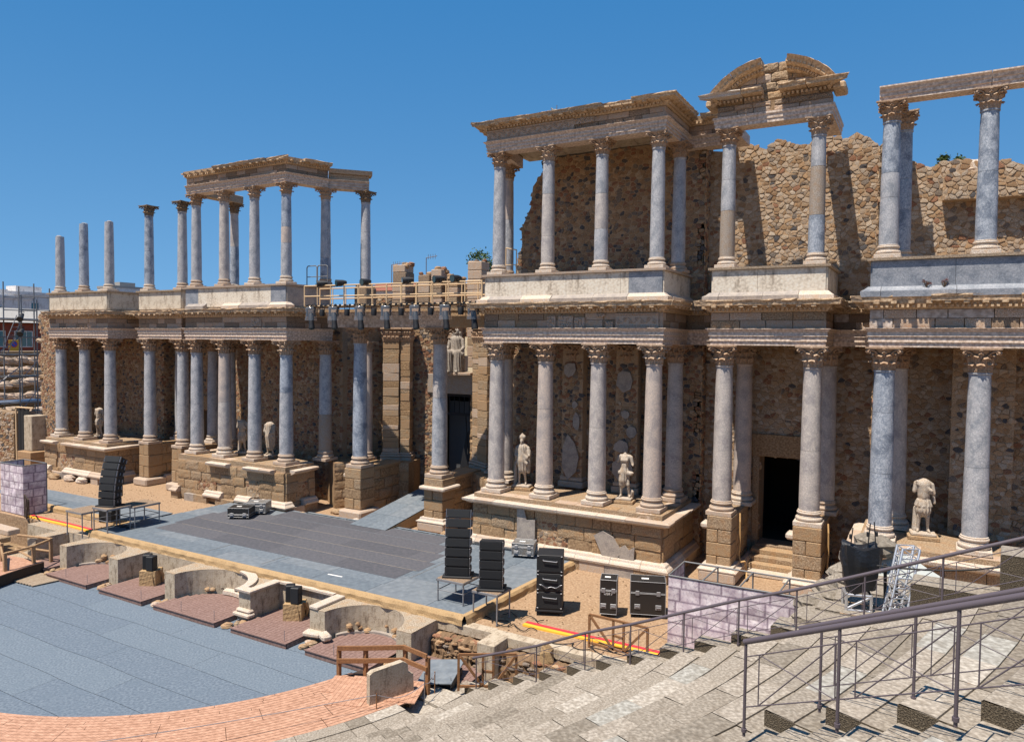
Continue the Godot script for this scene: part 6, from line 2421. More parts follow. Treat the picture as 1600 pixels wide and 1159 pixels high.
# one continuous stone figure: bones [a, b, ra, rb]; cloth bones get folds
func figure(bones: Array, cloth: Array, folds: float, freq: float, slant: float, cell := 0.027) -> ArrayMesh:
	var lo := Vector3(9, 9, 9)
	var hi := -lo
	for b in bones + cloth:
		for q in [[b[0], b[2]], [b[1], b[3]]]:
			var r: float = q[1] + 0.08
			lo = lo.min(q[0] - Vector3(r, r, r))
			hi = hi.max(q[0] + Vector3(r, r, r))
	var n := Vector3i(((hi - lo) / cell).ceil()) + Vector3i.ONE * 2
	var f := PackedFloat32Array()
	f.resize(n.x * n.y * n.z)
	f.fill(1.0)
	var k := 0.035
	for pass_ in 2:
		for b in (bones if pass_ == 0 else cloth):
			var A: Vector3 = b[0]
			var B: Vector3 = b[1]
			var rr: float = maxf(b[2], b[3]) + 0.14
			var i0 := Vector3i(((A.min(B) - Vector3(rr, rr, rr) - lo) / cell).floor()).clampi(0, 9999)
			var i1 := Vector3i(((A.max(B) + Vector3(rr, rr, rr) - lo) / cell).ceil())
			for z in range(i0.z, mini(i1.z, n.z - 1) + 1):
				for y in range(i0.y, mini(i1.y, n.y - 1) + 1):
					for x in range(i0.x, mini(i1.x, n.x - 1) + 1):
						var p := lo + Vector3(x, y, z) * cell
						var d := seg_d(p, A, B, b[2], b[3])
						if pass_ == 1:
							var c := (A + B) * 0.5
							d -= folds * sin(atan2(p.x - c.x, p.z - c.z) * freq + p.y * slant + 0.9 * sin(p.y * 5.0))
						var at_ := (z * n.y + y) * n.x + x
						var e := f[at_]
						var h := clampf(0.5 + 0.5 * (e - d) / k, 0.0, 1.0)
						f[at_] = lerpf(e, d, h) - k * h * (1.0 - h)
	var vid := PackedInt32Array()
	vid.resize(n.x * n.y * n.z)
	vid.fill(-1)
	var pos: Array = []
	var nor: Array = []
	var sx := 1
	var sy := n.x
	var sz := n.x * n.y
	var offs := [0, sx, sy, sx + sy, sz, sz + sx, sz + sy, sz + sx + sy]
	var corner := [Vector3(0, 0, 0), Vector3(1, 0, 0), Vector3(0, 1, 0), Vector3(1, 1, 0), Vector3(0, 0, 1), Vector3(1, 0, 1), Vector3(0, 1, 1), Vector3(1, 1, 1)]
	var edges := [[0, 1], [2, 3], [4, 5], [6, 7], [0, 2], [1, 3], [4, 6], [5, 7], [0, 4], [1, 5], [2, 6], [3, 7]]
	for z in n.z - 1:
		for y in n.y - 1:
			for x in n.x - 1:
				var i := (z * n.y + y) * n.x + x
				var neg := 0
				for c in 8:
					if f[i + offs[c]] < 0.0:
						neg += 1
				if neg == 0 or neg == 8:
					continue
				var s := Vector3()
				var m := 0
				for e in edges:
					var a := f[i + offs[e[0]]]
					var b := f[i + offs[e[1]]]
					if (a < 0.0) != (b < 0.0):
						s += corner[e[0]].lerp(corner[e[1]], a / (a - b))
						m += 1
				s /= m
				vid[i] = pos.size()
				pos.append(lo + (Vector3(x, y, z) + s) * cell)
				var g := Vector3(f[i + sx] - f[i], f[i + sy] - f[i], f[i + sz] - f[i]) + Vector3(f[i + offs[7]] - f[i + offs[6]], f[i + offs[7]] - f[i + offs[5]], f[i + offs[7]] - f[i + offs[3]])
				nor.append(g.normalized())
	var mb := MB.new()
	for z in range(1, n.z - 1):
		for y in range(1, n.y - 1):
			for x in range(1, n.x - 1):
				var i := (z * n.y + y) * n.x + x
				for ax in 3:
					var st: int = [sx, sy, sz][ax]
					if (f[i] < 0.0) == (f[i + st] < 0.0):
						continue
					var u: int = [sy, sz, sx][ax]
					var w: int = [sz, sx, sy][ax]
					var q := [vid[i], vid[i - u], vid[i - u - w], vid[i - w]]
					if q[0] < 0 or q[1] < 0 or q[2] < 0 or q[3] < 0:
						continue
					mb.stri(pos[q[0]], pos[q[1]], pos[q[2]], nor[q[0]], nor[q[1]], nor[q[2]])
					mb.stri(pos[q[0]], pos[q[2]], pos[q[3]], nor[q[0]], nor[q[2]], nor[q[3]])
	return mb.mesh()


func V(x: float, y: float, z: float) -> Vector3:
	return Vector3(x, y, z)


func legs(bare: bool, k := 1.0) -> Array:
	return [[V(-0.10, 0.92, 0), V(-0.13, 0.50, 0.05), 0.095, 0.068], [V(-0.13, 0.50, 0.05), V(-0.15, 0.08, 0.0), 0.066, 0.045], [V(-0.15, 0.06, -0.02), V(-0.18, 0.04, 0.17), 0.05, 0.035],
		[V(0.10, 0.92, 0), V(0.13 * k, 0.50, 0.08), 0.095, 0.068], [V(0.13 * k, 0.50, 0.08), V(0.16 * k, 0.08, -0.04), 0.066, 0.045], [V(0.16 * k, 0.06, -0.05), V(0.20 * k, 0.04, 0.14), 0.05, 0.035]]


func statue(label: String, p: Vector3, turn: float, mesh: ArrayMesh, plinth: Vector2, tall := 0.11) -> Node3D:
	var o := thing("statue", label, "statue", p, "", turn)
	var b := MB.new()
	b.box(Vector3(0, tall * 0.5, 0), Vector3(plinth.x + 0.16, tall, plinth.y + 0.16), 0.012)
	part(o, "pedestal_block", b.mesh(), M.block2)
	var c := MB.new()
	c.box(Vector3(0, tall + 0.05, 0), Vector3(plinth.x, 0.1, plinth.y), 0.025)
	part(o, "plinth", c.mesh(), M.statue)
	part(o, "figure", mesh, M.statue, Transform3D(Basis.from_scale(Vector3(0.9, 1.0, 0.9)), V(0, tall + 0.09, 0)))
	return o


func armoured(headless_lean: float) -> ArrayMesh:
	var b := legs(true)
	b.append_array([[V(0, 0.95, 0), V(0, 1.18, 0.0), 0.17, 0.185], [V(0, 1.18, 0.0), V(0.0, 1.48, -0.01), 0.19, 0.22], [V(-0.15, 1.55, -0.02), V(0.15, 1.53, -0.02), 0.11, 0.10], [V(-0.24, 1.52, -0.02), V(-0.29, 1.28, 0.0), 0.085, 0.07],
		[V(0.24, 1.50, -0.02), V(0.31, 1.24, 0.02), 0.08, 0.06], [V(0, 1.36, 0.13), V(0.0, 1.12, 0.15), 0.08, 0.06], [V(-0.2, 0.7, -0.16), V(-0.2, 0.06, -0.14), 0.10, 0.13]])
	b.append([V(-0.22, 1.60, 0.08), V(0.22, 1.34, 0.17), 0.05, 0.055])
	b.append([V(-0.20, 1.52, 0.10), V(0.24, 1.26, 0.14), 0.045, 0.05])
	b.append([V(0.30, 1.24, 0.0), V(0.33, 0.95, 0.03), 0.035, 0.05])
	# flaps hanging from the waist
	for k in 11:
		var a := TAU * k / 11.0
		b.append([V(sin(a) * 0.19, 1.0, cos(a) * 0.16), V(sin(a) * 0.25, 0.84, cos(a) * 0.22), 0.05, 0.045])
	var c := [[V(0, 0.90, 0.0), V(0, 0.72, 0.01), 0.21, 0.245]]
	return figure(b, c, 0.016, 14.0, 0.0)


func statues() -> void:
	rng.seed = 88
	statue("headless armoured statue on the right end podium, in kilt of hanging flaps", V(21.05, 2.28, -1.0), 0.12, armoured(0.0), Vector2(0.72, 0.55))
	statue("headless armoured statue standing second from the left on the left podium", V(-10.2, 2.28, -1.0), 0.5, armoured(0.1), Vector2(0.62, 0.5), 0.06)
	statue("headless pale statue between the middle and right columns of the left end podium", V(-22.55, 2.28, -0.8), 0.3, armoured(0.1), Vector2(0.62, 0.5), 0.04)
	# headless man in a toga
	var b := legs(true)
	b.append_array([[V(0, 1.2, 0), V(0.02, 1.50, 0), 0.18, 0.19], [V(-0.16, 1.56, 0), V(0.17, 1.53, 0), 0.10, 0.09], [V(-0.25, 1.5, 0), V(-0.30, 1.2, 0.08), 0.09, 0.08], [V(0.25, 1.48, 0), V(0.28, 1.15, 0.12), 0.09, 0.07], [V(0.28, 1.15, 0.12), V(0.12, 1.1, 0.26), 0.07, 0.05]])
	var c := [[V(0, 1.45, 0), V(0, 0.95, 0.02), 0.21, 0.24], [V(0, 0.95, 0.02), V(0.02, 0.42, 0.02), 0.25, 0.21], [V(-0.22, 1.5, 0.08), V(0.22, 0.95, 0.16), 0.08, 0.09], [V(-0.25, 1.2, 0.1), V(0.2, 0.78, 0.17), 0.06, 0.07], [V(0.27, 1.2, 0.05), V(0.26, 0.5, 0.05), 0.08, 0.07]]
	statue("headless statue in a draped toga, right one of the two on the left podium", V(-8.25, 2.28, -1.1), 0.25, figure(b, c, 0.02, 11.0, 7.0), Vector2(0.6, 0.5), 0.06)
	# robed man with beard and tall cap
	b = legs(true)
	b.append_array([[V(0, 1.2, 0), V(0.0, 1.52, -0.01), 0.18, 0.19], [V(-0.17, 1.55, 0), V(0.17, 1.55, 0), 0.09, 0.09], [V(-0.26, 1.5, 0), V(-0.31, 1.22, 0.03), 0.085, 0.07], [V(0.26, 1.5, 0), V(0.32, 1.3, 0.05), 0.085, 0.075], [V(0.32, 1.3, 0.05), V(0.36, 1.22, 0.14), 0.06, 0.05],
		[V(0, 1.62, 0.0), V(-0.01, 1.72, 0.02), 0.07, 0.07], [V(-0.015, 1.80, 0.04), V(-0.015, 1.92, 0.02), 0.095, 0.10], [V(-0.02, 1.70, 0.12), V(-0.02, 1.79, 0.12), 0.05, 0.06], [V(-0.02, 1.83, 0.135), V(-0.02, 1.86, 0.125), 0.022, 0.016], [V(-0.09, 1.95, 0.03), V(0.06, 1.96, 0.02), 0.09, 0.09], [V(-0.015, 2.02, 0.02), V(-0.015, 2.06, 0.02), 0.085, 0.06], [V(-0.34, 0.0, -0.05), V(-0.33, 0.85, -0.06), 0.09, 0.07]])
	c = [[V(0, 1.48, 0), V(0, 1.0, 0.02), 0.215, 0.25], [V(0, 1.0, 0.02), V(0.04, 0.66, 0.02), 0.26, 0.22], [V(-0.24, 1.5, 0.1), V(0.24, 1.12, 0.16), 0.07, 0.08], [V(-0.26, 1.18, 0.12), V(0.24, 0.9, 0.18), 0.06, 0.07], [V(0.30, 1.35, 0.02), V(0.29, 0.55, 0.03), 0.10, 0.08], [V(-0.27, 1.3, 0.02), V(-0.25, 0.9, 0.03), 0.09, 0.06]]
	statue("robed statue with head, beard and cap, left one on the right podium", V(6.62, 2.28, -0.95), 0.2, figure(b, c, 0.017, 11.0, 6.0), Vector2(0.75, 0.55))
	# bare-chested man, drapery round the hips
	b = legs(true, 1.25)
	b.append_array([[V(0, 0.98, 0), V(0, 1.15, 0.0), 0.15, 0.145], [V(0, 1.15, 0), V(0.0, 1.46, -0.01), 0.15, 0.19], [V(-0.09, 1.42, 0.13), V(0.09, 1.42, 0.13), 0.08, 0.08], [V(-0.19, 1.55, -0.01), V(0.19, 1.55, -0.01), 0.085, 0.085], [V(0.0, 1.58, 0), V(0.0, 1.65, 0.0), 0.075, 0.065], [V(-0.26, 1.52, 0), V(-0.29, 1.38, 0.02), 0.08, 0.07],
		[V(0.26, 1.52, 0), V(0.33, 1.28, 0.03), 0.08, 0.06], [V(0.33, 1.28, 0.03), V(0.36, 1.24, 0.1), 0.055, 0.04], [V(-0.05, 1.25, 0.13), V(-0.04, 1.1, 0.14), 0.05, 0.05], [V(0.05, 1.25, 0.13), V(0.05, 1.1, 0.14), 0.05, 0.05], [V(0.22, 0.03, -0.15), V(0.3, 0.2, -0.1), 0.14, 0.10], [V(0.22, 0.94, 0.12), V(0.38, 0.97, 0.2), 0.06, 0.045]])
	c = [[V(0, 0.98, 0.01), V(-0.05, 0.66, 0.02), 0.21, 0.20], [V(-0.05, 0.66, 0.02), V(-0.08, 0.50, 0.03), 0.19, 0.14], [V(-0.2, 0.95, 0.1), V(0.3, 0.93, 0.14), 0.07, 0.08]]
	statue("headless bare-chested statue with cloth round the hips on the right podium", V(11.12, 2.28, -0.85), 0.15, figure(b, c, 0.016, 12.0, 8.0), Vector2(0.62, 0.52))
	# seated veiled woman over the central doorway
	b = [[V(0, 0.95, 0), V(0, 1.42, 0.0), 0.2, 0.21], [V(-0.17, 1.47, 0), V(0.17, 1.47, 0), 0.1, 0.1], [V(-0.27, 1.42, 0), V(-0.34, 1.1, 0.08), 0.09, 0.075], [V(-0.34, 1.1, 0.08), V(-0.34, 1.02, 0.3), 0.07, 0.05], [V(0.27, 1.42, 0), V(0.34, 1.1, 0.08), 0.09, 0.075], [V(0.34, 1.1, 0.08), V(0.30, 1.0, 0.34), 0.07, 0.05], [V(0, 1.55, 0.01), V(0, 1.64, 0.03), 0.075, 0.075], [V(0, 1.72, 0.04), V(0, 1.80, 0.02), 0.10, 0.105], [V(0, 1.70, 0.145), V(0, 1.74, 0.13), 0.02, 0.015], [V(-0.22, 0.05, 0.62), V(-0.2, 0.06, 0.75), 0.06, 0.05], [V(0.14, 0.05, 0.5), V(0.15, 0.06, 0.62), 0.06, 0.05], [V(-0.14, 0.9, 0.05), V(-0.24, 0.86, 0.5), 0.13, 0.11], [V(0.14, 0.9, 0.05), V(0.17, 0.86, 0.42), 0.13, 0.11]]
	c = [[V(0, 1.4, 0), V(0, 0.95, 0.0), 0.22, 0.26], [V(-0.24, 0.86, 0.5), V(-0.23, 0.1, 0.55), 0.15, 0.17], [V(0.17, 0.86, 0.42), V(0.16, 0.1, 0.42), 0.15, 0.18], [V(-0.3, 0.85, 0.25), V(0.3, 0.8, 0.3), 0.14, 0.14], [V(0.28, 0.8, 0.3), V(0.3, 0.3, 0.25), 0.1, 0.08], [V(-0.14, 1.72, -0.05), V(-0.18, 1.4, -0.1), 0.07, 0.09], [V(0.14, 1.72, -0.05), V(0.18, 1.4, -0.1), 0.07, 0.09], [V(0, 1.82, -0.02), V(0, 1.5, -0.12), 0.10, 0.14]]
	var o := thing("statue", "seated statue of a veiled woman in draped robes above the central doorway", "statue", V(0.38, 6.67, -5.3), "", 0.35)
	var pb := MB.new()
	pb.box(V(-0.45, 0.07, 0.25), V(0.8, 0.15, 1.0), 0.02)
	pb.box(V(0.45, 0.07, 0.25), V(0.9, 0.14, 0.96), 0.02)
	part(o, "plinth", pb.mesh(), M.granite2)
	var th := MB.new()
	th.box(V(0, 0.55, -0.2), V(0.95, 0.8, 0.7), 0.03)
	part(o, "seat", th.mesh(), M.statue)
	part(o, "figure", figure(b, c, 0.020, 10.0, 4.0), M.statue_grey, Transform3D(Basis.from_scale(V(1.15, 1.15, 1.15)), V(0, 0.10, 0.05)))


func table(o: Node3D, x0: float, x1: float, z0: float, z1: float, y: float, h: float, rails := true) -> void:
	var t := MB.new()
	t.box(V((x0 + x1) * 0.5, y + h - 0.02, (z0 + z1) * 0.5), V(x1 - x0, 0.035, z1 - z0), 0.004)
	part(o, "platform_top", t.mesh(), M.granite1)
	var e := MB.new()
	for z in [z0, z1]:
		e.box(V((x0 + x1) * 0.5, y + h - 0.05, z), V(x1 - x0 + 0.03, 0.07, 0.03), 0.004)
	for x in [x0, x1]:
		e.box(V(x, y + h - 0.05, (z0 + z1) * 0.5), V(0.03, 0.07, z1 - z0 + 0.03), 0.004)
	part(o, "frame", e.mesh(), M.alu)
	for x in [x0 + 0.03, x1 - 0.03]:
		for z in [z0 + 0.03, z1 - 0.03]:
			var l := MB.new()
			l.tube(V(x, y, z), V(x, y + h - 0.08, z), 0.025, 10)
			l.tube(V(x, y, z), V(x, y + 0.03, z), 0.034, 10)
			part(o, "leg", l.mesh(), M.alu)
	if rails:
		var r := MB.new()
		for z in [z0 + 0.03, z1 - 0.03]:
			r.tube(V(x0, y + h * 0.48, z), V(x1, y + h * 0.48, z), 0.015, 6)
		for x in [x0 + 0.03, x1 - 0.03]:
			r.tube(V(x, y + h * 0.48, z0), V(x, y + h * 0.48, z1), 0.015, 6)
		part(o, "brace", r.mesh(), M.alu)


# curved stack of loudspeaker boxes leaning back; faces +z before turning
func line_array(o: Node3D, base: Vector3, turn: float, n: int, w: float, bh: float, d: float, a0: float, a1: float) -> void:
	var bs := Basis(Vector3.UP, turn)
	var p := V(0, 0.06, 0)
	for k in n:
		var a := lerpf(a0, a1, k / float(n - 1))
		var tilt := Basis(Vector3.RIGHT, a)
		var c := p + tilt * V(0, bh * 0.5, 0)
		var xf := Transform3D(bs * tilt, base + bs * c)
		var b := MB.new()
		# wedge-shaped cabinet
		var hw := w * 0.5
		var q := [V(-hw, -bh * 0.5 + 0.008, d * 0.5), V(hw, -bh * 0.5 + 0.008, d * 0.5), V(hw, bh * 0.5 - 0.008, d * 0.5), V(-hw, bh * 0.5 - 0.008, d * 0.5), V(-hw, -bh * 0.34, -d * 0.5), V(hw, -bh * 0.34, -d * 0.5), V(hw, bh * 0.34, -d * 0.5), V(-hw, bh * 0.34, -d * 0.5)]
		b.quad(q[0], q[1], q[2], q[3], V(0, 0, 1))
		b.quad(q[4], q[5], q[6], q[7], V(0, 0, -1))
		b.quad(q[0], q[1], q[5], q[4], V(0, -1, 0))
		b.quad(q[3], q[2], q[6], q[7], V(0, 1, 0))
		b.quad(q[0], q[3], q[7], q[4], V(-1, 0, 0))
		b.quad(q[1], q[2], q[6], q[5], V(1, 0, 0))
		var box := part(o, "cabinet", b.mesh(), M.black, xf)
		var g := MB.new()
		g.box(V(0, 0, d * 0.5 + 0.006), V(w * 0.93, bh * 0.82, 0.012), 0.004)
		part(box, "grille", g.mesh(), M.black_grille)
		var s := MB.new()
		for sd in [-1.0, 1.0]:
			s.box(V(sd * (hw + 0.008), 0.0, d * 0.42), V(0.018, bh * 0.9, 0.06), 0.004)
			s.box(V(sd * (hw + 0.008), 0.0, -d * 0.42), V(0.018, bh * 0.5, 0.06), 0.004)
			s.tube(V(sd * (hw + 0.01), -0.05, 0.0), V(sd * (hw + 0.01), 0.05, 0.0), 0.014, 6)
		s.box(V(-w * 0.44, -bh * 0.3, d * 0.5 + 0.013), V(0.02, 0.012, 0.004))
		part(box, "rigging", s.mesh(), M.steel)
		p += tilt * V(0, bh, 0)
	var f := MB.new()
	f.box(V(0, 0.03, 0), V(w + 0.16, 0.06, d + 0.2), 0.01, Basis())
	part(o, "base_frame", f.mesh(), M.black, Transform3D(bs, base))


func flight_case(label: String, p: Vector3, turn: float, s: Vector3, mat: String, lid: float, wheels := true, group := "") -> Node3D:
	var o := thing("flight_case", label, "flight case", p, group, turn)
	var w0 := 0.09 if wheels else 0.0
	var b := MB.new()
	b.box(V(0, w0 + (s.y - lid) * 0.5, 0), V(s.x, s.y - lid - 0.01, s.z), 0.01)
	part(o, "body", b.mesh(), M[mat])
	var l := MB.new()
	l.box(V(0, w0 + s.y - lid * 0.5, 0), V(s.x, lid - 0.01, s.z), 0.01)
	part(o, "lid", l.mesh(), M[mat])
	var e := MB.new()
	var h := V(s.x * 0.5, 0, s.z * 0.5)
	for sx in [-1.0, 1.0]:
		for sz in [-1.0, 1.0]:
			e.box(V(sx * h.x, w0 + s.y * 0.5, sz * h.z), V(0.02, s.y + 0.01, 0.02), 0.005)
	for y in [0.01, s.y - lid - 0.016, s.y - lid + 0.016, s.y - 0.01]:
		for sz in [-1.0, 1.0]:
			e.box(V(0, w0 + y, sz * h.z), V(s.x, 0.016, 0.018), 0.004)
		for sx in [-1.0, 1.0]:
			e.box(V(sx * h.x, w0 + y, 0), V(0.018, 0.016, s.z), 0.004)
	part(o, "edging", e.mesh(), M.alu)
	for k in 2:
		var c := MB.new()
		var x: float = s.x * (0.30 if k else -0.30)
		c.box(V(x, w0 + s.y - lid, h.z + 0.012), V(0.12, 0.14, 0.02), 0.008)
		part(o, "latch", c.mesh(), M.alu)
		var d := MB.new()
		d.box(V(x, w0 + s.y * 0.24, h.z + 0.008), V(0.18, 0.15, 0.02), 0.008)
		d.tube(V(x - 0.06, w0 + s.y * 0.24, h.z + 0.03), V(x + 0.06, w0 + s.y * 0.24, h.z + 0.03), 0.012, 6)
		part(o, "handle", d.mesh(), M.alu)
	var lb := MB.new()
	lb.box(V(-s.x * 0.08, w0 + s.y + 0.004, s.z * 0.05), V(minf(0.22, s.x * 0.35), 0.004, 0.13))
	part(o, "paper_label", lb.mesh(), M.paper)
	if wheels:
		for sx in [-1.0, 1.0]:
			for sz in [-1.0, 1.0]:
				var wm := MB.new()
				wm.tube(V(sx * (h.x - 0.1) - 0.02, 0.045, sz * (h.z - 0.1)), V(sx * (h.x - 0.1) + 0.02, 0.045, sz * (h.z - 0.1)), 0.045, 10)
				part(o, "wheel", wm.mesh(), M.black)
	return o


func lettering(parent: Node3D, text: String, size: float, p: Vector3, mat: Material, bas := Basis()) -> void:
	var t := TextMesh.new()
	t.text = text
	var f := SystemFont.new()
	f.font_names = PackedStringArray(["Droid Sans"])
	t.font = f
	t.font_size = 32
	t.pixel_size = size / 32.0
	t.depth = 0.004
	part(parent, "lettering", t, mat, Transform3D(bas, p))


func equipment() -> void:
	rng.seed = 99
	# left loudspeaker tower on its platforms
	var o := thing("scaffold_table", "aluminium platform tables carrying the left loudspeaker tower", "platform")
	table(o, -9.15, -8.15, 6.55, 7.60, 0.255, 1.0)
	table(o, -9.1, -8.0, 5.3, 6.5, 0.255, 0.92, true)
	table(o, -10.4, -9.25, 6.9, 8.0, 0.0, 1.05, false)
	o = thing("loudspeaker_tower", "tall black curved loudspeaker tower leaning back on the left side of the stage", "loudspeakers", V(-8.75, 1.25, 7.1))
	line_array(o, V(0, 0, 0), 0.30, 7, 0.74, 0.285, 0.46, 0.0, -0.42)
	o = thing("loudspeaker_tower", "second black loudspeaker column just behind the left tower, mostly hidden", "loudspeakers", V(-10.0, 0.27, 6.35))
	for k in 5:
		var b := MB.new()
		b.box(V(0.02 * k, 0.27 + k * 0.52, -0.05 * k), V(0.62, 0.5, 0.6), 0.02, Basis(Vector3.UP, 0.4))
		part(o, "cabinet", b.mesh(), M.black)
	# right towers
	o = thing("scaffold_table", "taller aluminium platform under the right seven-box loudspeaker tower", "platform")
	table(o, 7.95, 8.95, 5.9, 6.95, 0.255, 0.72)
	o = thing("loudspeaker_tower", "seven-box black loudspeaker tower at the right front corner of the stage", "loudspeakers", V(8.4, 0.975, 6.42))
	line_array(o, V(0, 0, 0), 0.42, 7, 0.76, 0.288, 0.46, 0.03, -0.24)
	o = thing("scaffold_table", "aluminium platform under the five-box loudspeaker tower, legs on the sand", "platform")
	table(o, 9.42, 10.3, 6.4, 7.2, 0.0, 0.93, false)
	o = thing("loudspeaker_tower", "five-box black loudspeaker tower on the sand beside the stage corner", "loudspeakers", V(9.86, 0.93, 6.8))
	line_array(o, V(0, 0, 0), 0.40, 5, 0.68, 0.285, 0.44, 0.02, -0.02)
	# subwoofer stack
	o = thing("subwoofer_stack", "stack of three black subwoofers on a wheeled dolly on the sand", "loudspeakers", V(11.05, 0, 5.25), "", 0.40)
	var dl := MB.new()
	dl.box(V(0, 0.13, 0), V(0.86, 0.06, 0.86), 0.01)
	part(o, "dolly", dl.mesh(), M.black_soft)
	for sx in [-1.0, 1.0]:
		for sz in [-1.0, 1.0]:
			var wm := MB.new()
			wm.tube(V(sx * 0.36 - 0.025, 0.055, sz * 0.36), V(sx * 0.36 + 0.025, 0.055, sz * 0.36), 0.055, 10)
			part(o, "wheel", wm.mesh(), M.black)
	for k in 3:
		var b := MB.new()
		b.box(V(0, 0.16 + 0.565 * k + 0.28, 0), V(0.80, 0.555, 0.82), 0.012)
		var cab := part(o, "cabinet", b.mesh(), M.black)
		var g := MB.new()
		g.box(V(0, 0.16 + 0.565 * k + 0.28, 0.415), V(0.70, 0.46, 0.015), 0.004)
		part(cab, "grille", g.mesh(), M.black_grille)
		var r := MB.new()
		var y := 0.16 + 0.565 * k + 0.42
		r.path([V(-0.2, y, 0.42), V(-0.2, y - 0.02, 0.47), V(0.22, y - 0.05, 0.47), V(0.22, y - 0.03, 0.42)], 0.014, 6)
		for q in [-0.36, 0.36]:
			r.box(V(q, y + 0.10, 0.42), V(0.05, 0.03, 0.02), 0.004)
			r.box(V(q, y - 0.36, 0.42), V(0.05, 0.03, 0.02), 0.004)
		part(cab, "bar_handle", r.mesh(), M.steel)
	var cb := MB.new()
	var pts: Array = []
	for k in 14:
		var t := k / 13.0
		pts.append(V(lerpf(-0.3, 0.38, t), 0.95 - 0.09 * sin(t * PI) + 0.02 * sin(t * 15.0), 0.45 + 0.02 * sin(t * 9.0)))
	cb.path(pts, 0.014, 6)
	part(o, "cable", cb.mesh(), M.steel)
	# flight cases
	var a := flight_case("narrow upright black flight case with metal edges on the sand", V(12.72, 0, 4.55), 0.32, V(0.50, 1.06, 0.62), "case_black", 0.33)
	lettering(a, "WSR P", 0.10, V(0.0, 0.72, 0.316), M.paper)
	flight_case("wide black flight case with metal edges, right one of the two on the sand", V(13.75, 0, 3.95), 0.36, V(1.05, 1.02, 0.68), "case_black", 0.36)
	flight_case("low silver grey flight case at the back right of the stage", V(7.95, 0.255, 1.25), 0.30, V(0.82, 0.46, 0.7), "case_grey", 0.14)
	flight_case("low black flight case with pale edges at the back left of the stage", V(-5.85, 0.255, 2.75), 0.5, V(0.95, 0.42, 0.8), "case_black", 0.30)
	flight_case("pale grey flight case standing behind the low black one on the stage", V(-5.9, 0.255, 1.75), 0.5, V(0.95, 0.46, 0.8), "case_grey", 0.14)
	# loudspeaker pairs on cloth-wrapped cubes
	for k in 2:
		var p: Vector3 = [V(-3.95, -0.83, 8.5), V(3.15, -0.83, 8.2)][k]
		o = thing("wrapped_cube", "tan cloth wrapped box in the %s square niche" % ["left", "right"][k], "box", p, "tan wrapped boxes under loudspeakers", 0.5)
		var b := MB.new()
		var n := 8
		for f in 5:
			var bs := Basis(Vector3.UP, f * PI / 2) if f < 4 else Basis(Vector3.RIGHT, -PI / 2)
			for i in n:
				for j in n:
					var qd: Array = []
					for c in [[0, 0], [1, 0], [1, 1], [0, 1]]:
						var u: float = (i + c[0]) / float(n) - 0.5
						var v: float = (j + c[1]) / float(n) - 0.5
						var bulge := 0.006 * sin(u * 17.0 + v * 9.0 + f) + 0.004 * sin(v * 23.0 - u * 5.0) if absf(u) < 0.49 and absf(v) < 0.49 else 0.0
						qd.append(bs * V(u * 0.60, v * 0.54, 0.30 + bulge) if f < 4 else V(0, 0.27, 0) + bs * V(u * 0.6, v * 0.6, bulge))
					b.quad(qd[0] + V(0, 0.27, 0), qd[1] + V(0, 0.27, 0), qd[2] + V(0, 0.27, 0), qd[3] + V(0, 0.27, 0), bs * V(0, 0, 1))
		part(o, "cloth", b.mesh(), M.cloth)
		var st := MB.new()
		st.path([V(0.31, 0.0, -0.2), V(0.40, 0.3, -0.1), V(0.36, 0.56, 0.05)], 0.05, 6)
		st.path([V(0.15, 0.5, 0.31), V(0.22, 0.25, 0.33), V(0.25, 0.02, 0.31)], 0.02, 5)
		part(o, "hanging_fold", st.mesh(), M.cloth)
		for j in 2:
			var s := thing("loudspeaker", "small black loudspeaker on the %s wrapped box, %s one" % [["left", "right"][k], ["rear", "front"][j]], "loudspeaker", p + V(-0.18 + 0.33 * j, 0.545, 0.02 + 0.06 * j), "small black loudspeakers in pairs", [0.7, 0.35][j])
			var sb := MB.new()
			sb.box(V(0, 0.27, 0), V(0.29, 0.54, 0.30), 0.02)
			part(s, "cabinet", sb.mesh(), M.black)
			var g := MB.new()
			g.box(V(0, 0.27, 0.153), V(0.25, 0.49, 0.012), 0.004)
			part(s, "grille", g.mesh(), M.black_grille)
	# printed canvas boxes
	canvas_box("grey violet printed canvas box painted like stone courses, on the sand at right", V(15.02, 0, 4.45), V(3.9, 1.96, 1.5), "print0", true)
	canvas_box("grey violet printed canvas box painted like stone courses, at the far left edge", V(-17.4, 0, 6.1), V(2.0, 2.32, 1.05), "print1", false)
	# red and yellow cable covers
	for k in 2:
		o = thing("cable_cover", "long flat red and yellow cable cover on the sand, %s" % ["in front of the flight cases", "at the far left"][k], "cable cover")
		var x0: float = [10.9, -15.1][k]
		var x1: float = [15.0, -9.9][k]
		for c in 2:
			var m := MB.new()
			var n := 24
			for i in n:
				var xa := lerpf(x0, x1, i / float(n))
				var xb := lerpf(x0, x1, (i + 1) / float(n))
				var za := 6.42 + 0.16 * c + 0.03 * sin(xa * 1.2) + (xa - x0) * 0.02 - (0.0 if k == 0 else -0.42)
				var zb := 6.42 + 0.16 * c + 0.03 * sin(xb * 1.2) + (xb - x0) * 0.02 - (0.0 if k == 0 else -0.42)
				m.quad(V(xa, 0.03, za), V(xb, 0.03, zb), V(xb, 0.035, zb + 0.152), V(xa, 0.035, za + 0.152), Vector3.UP)
				m.quad(V(xa, -0.02, za + 0.157), V(xb, -0.02, zb + 0.157), V(xb, 0.035, zb + 0.152), V(xa, 0.035, za + 0.152), V(0, 0, 1))
			part(o, "strip", m.mesh(), M["red" if c == 0 else "yellow"])
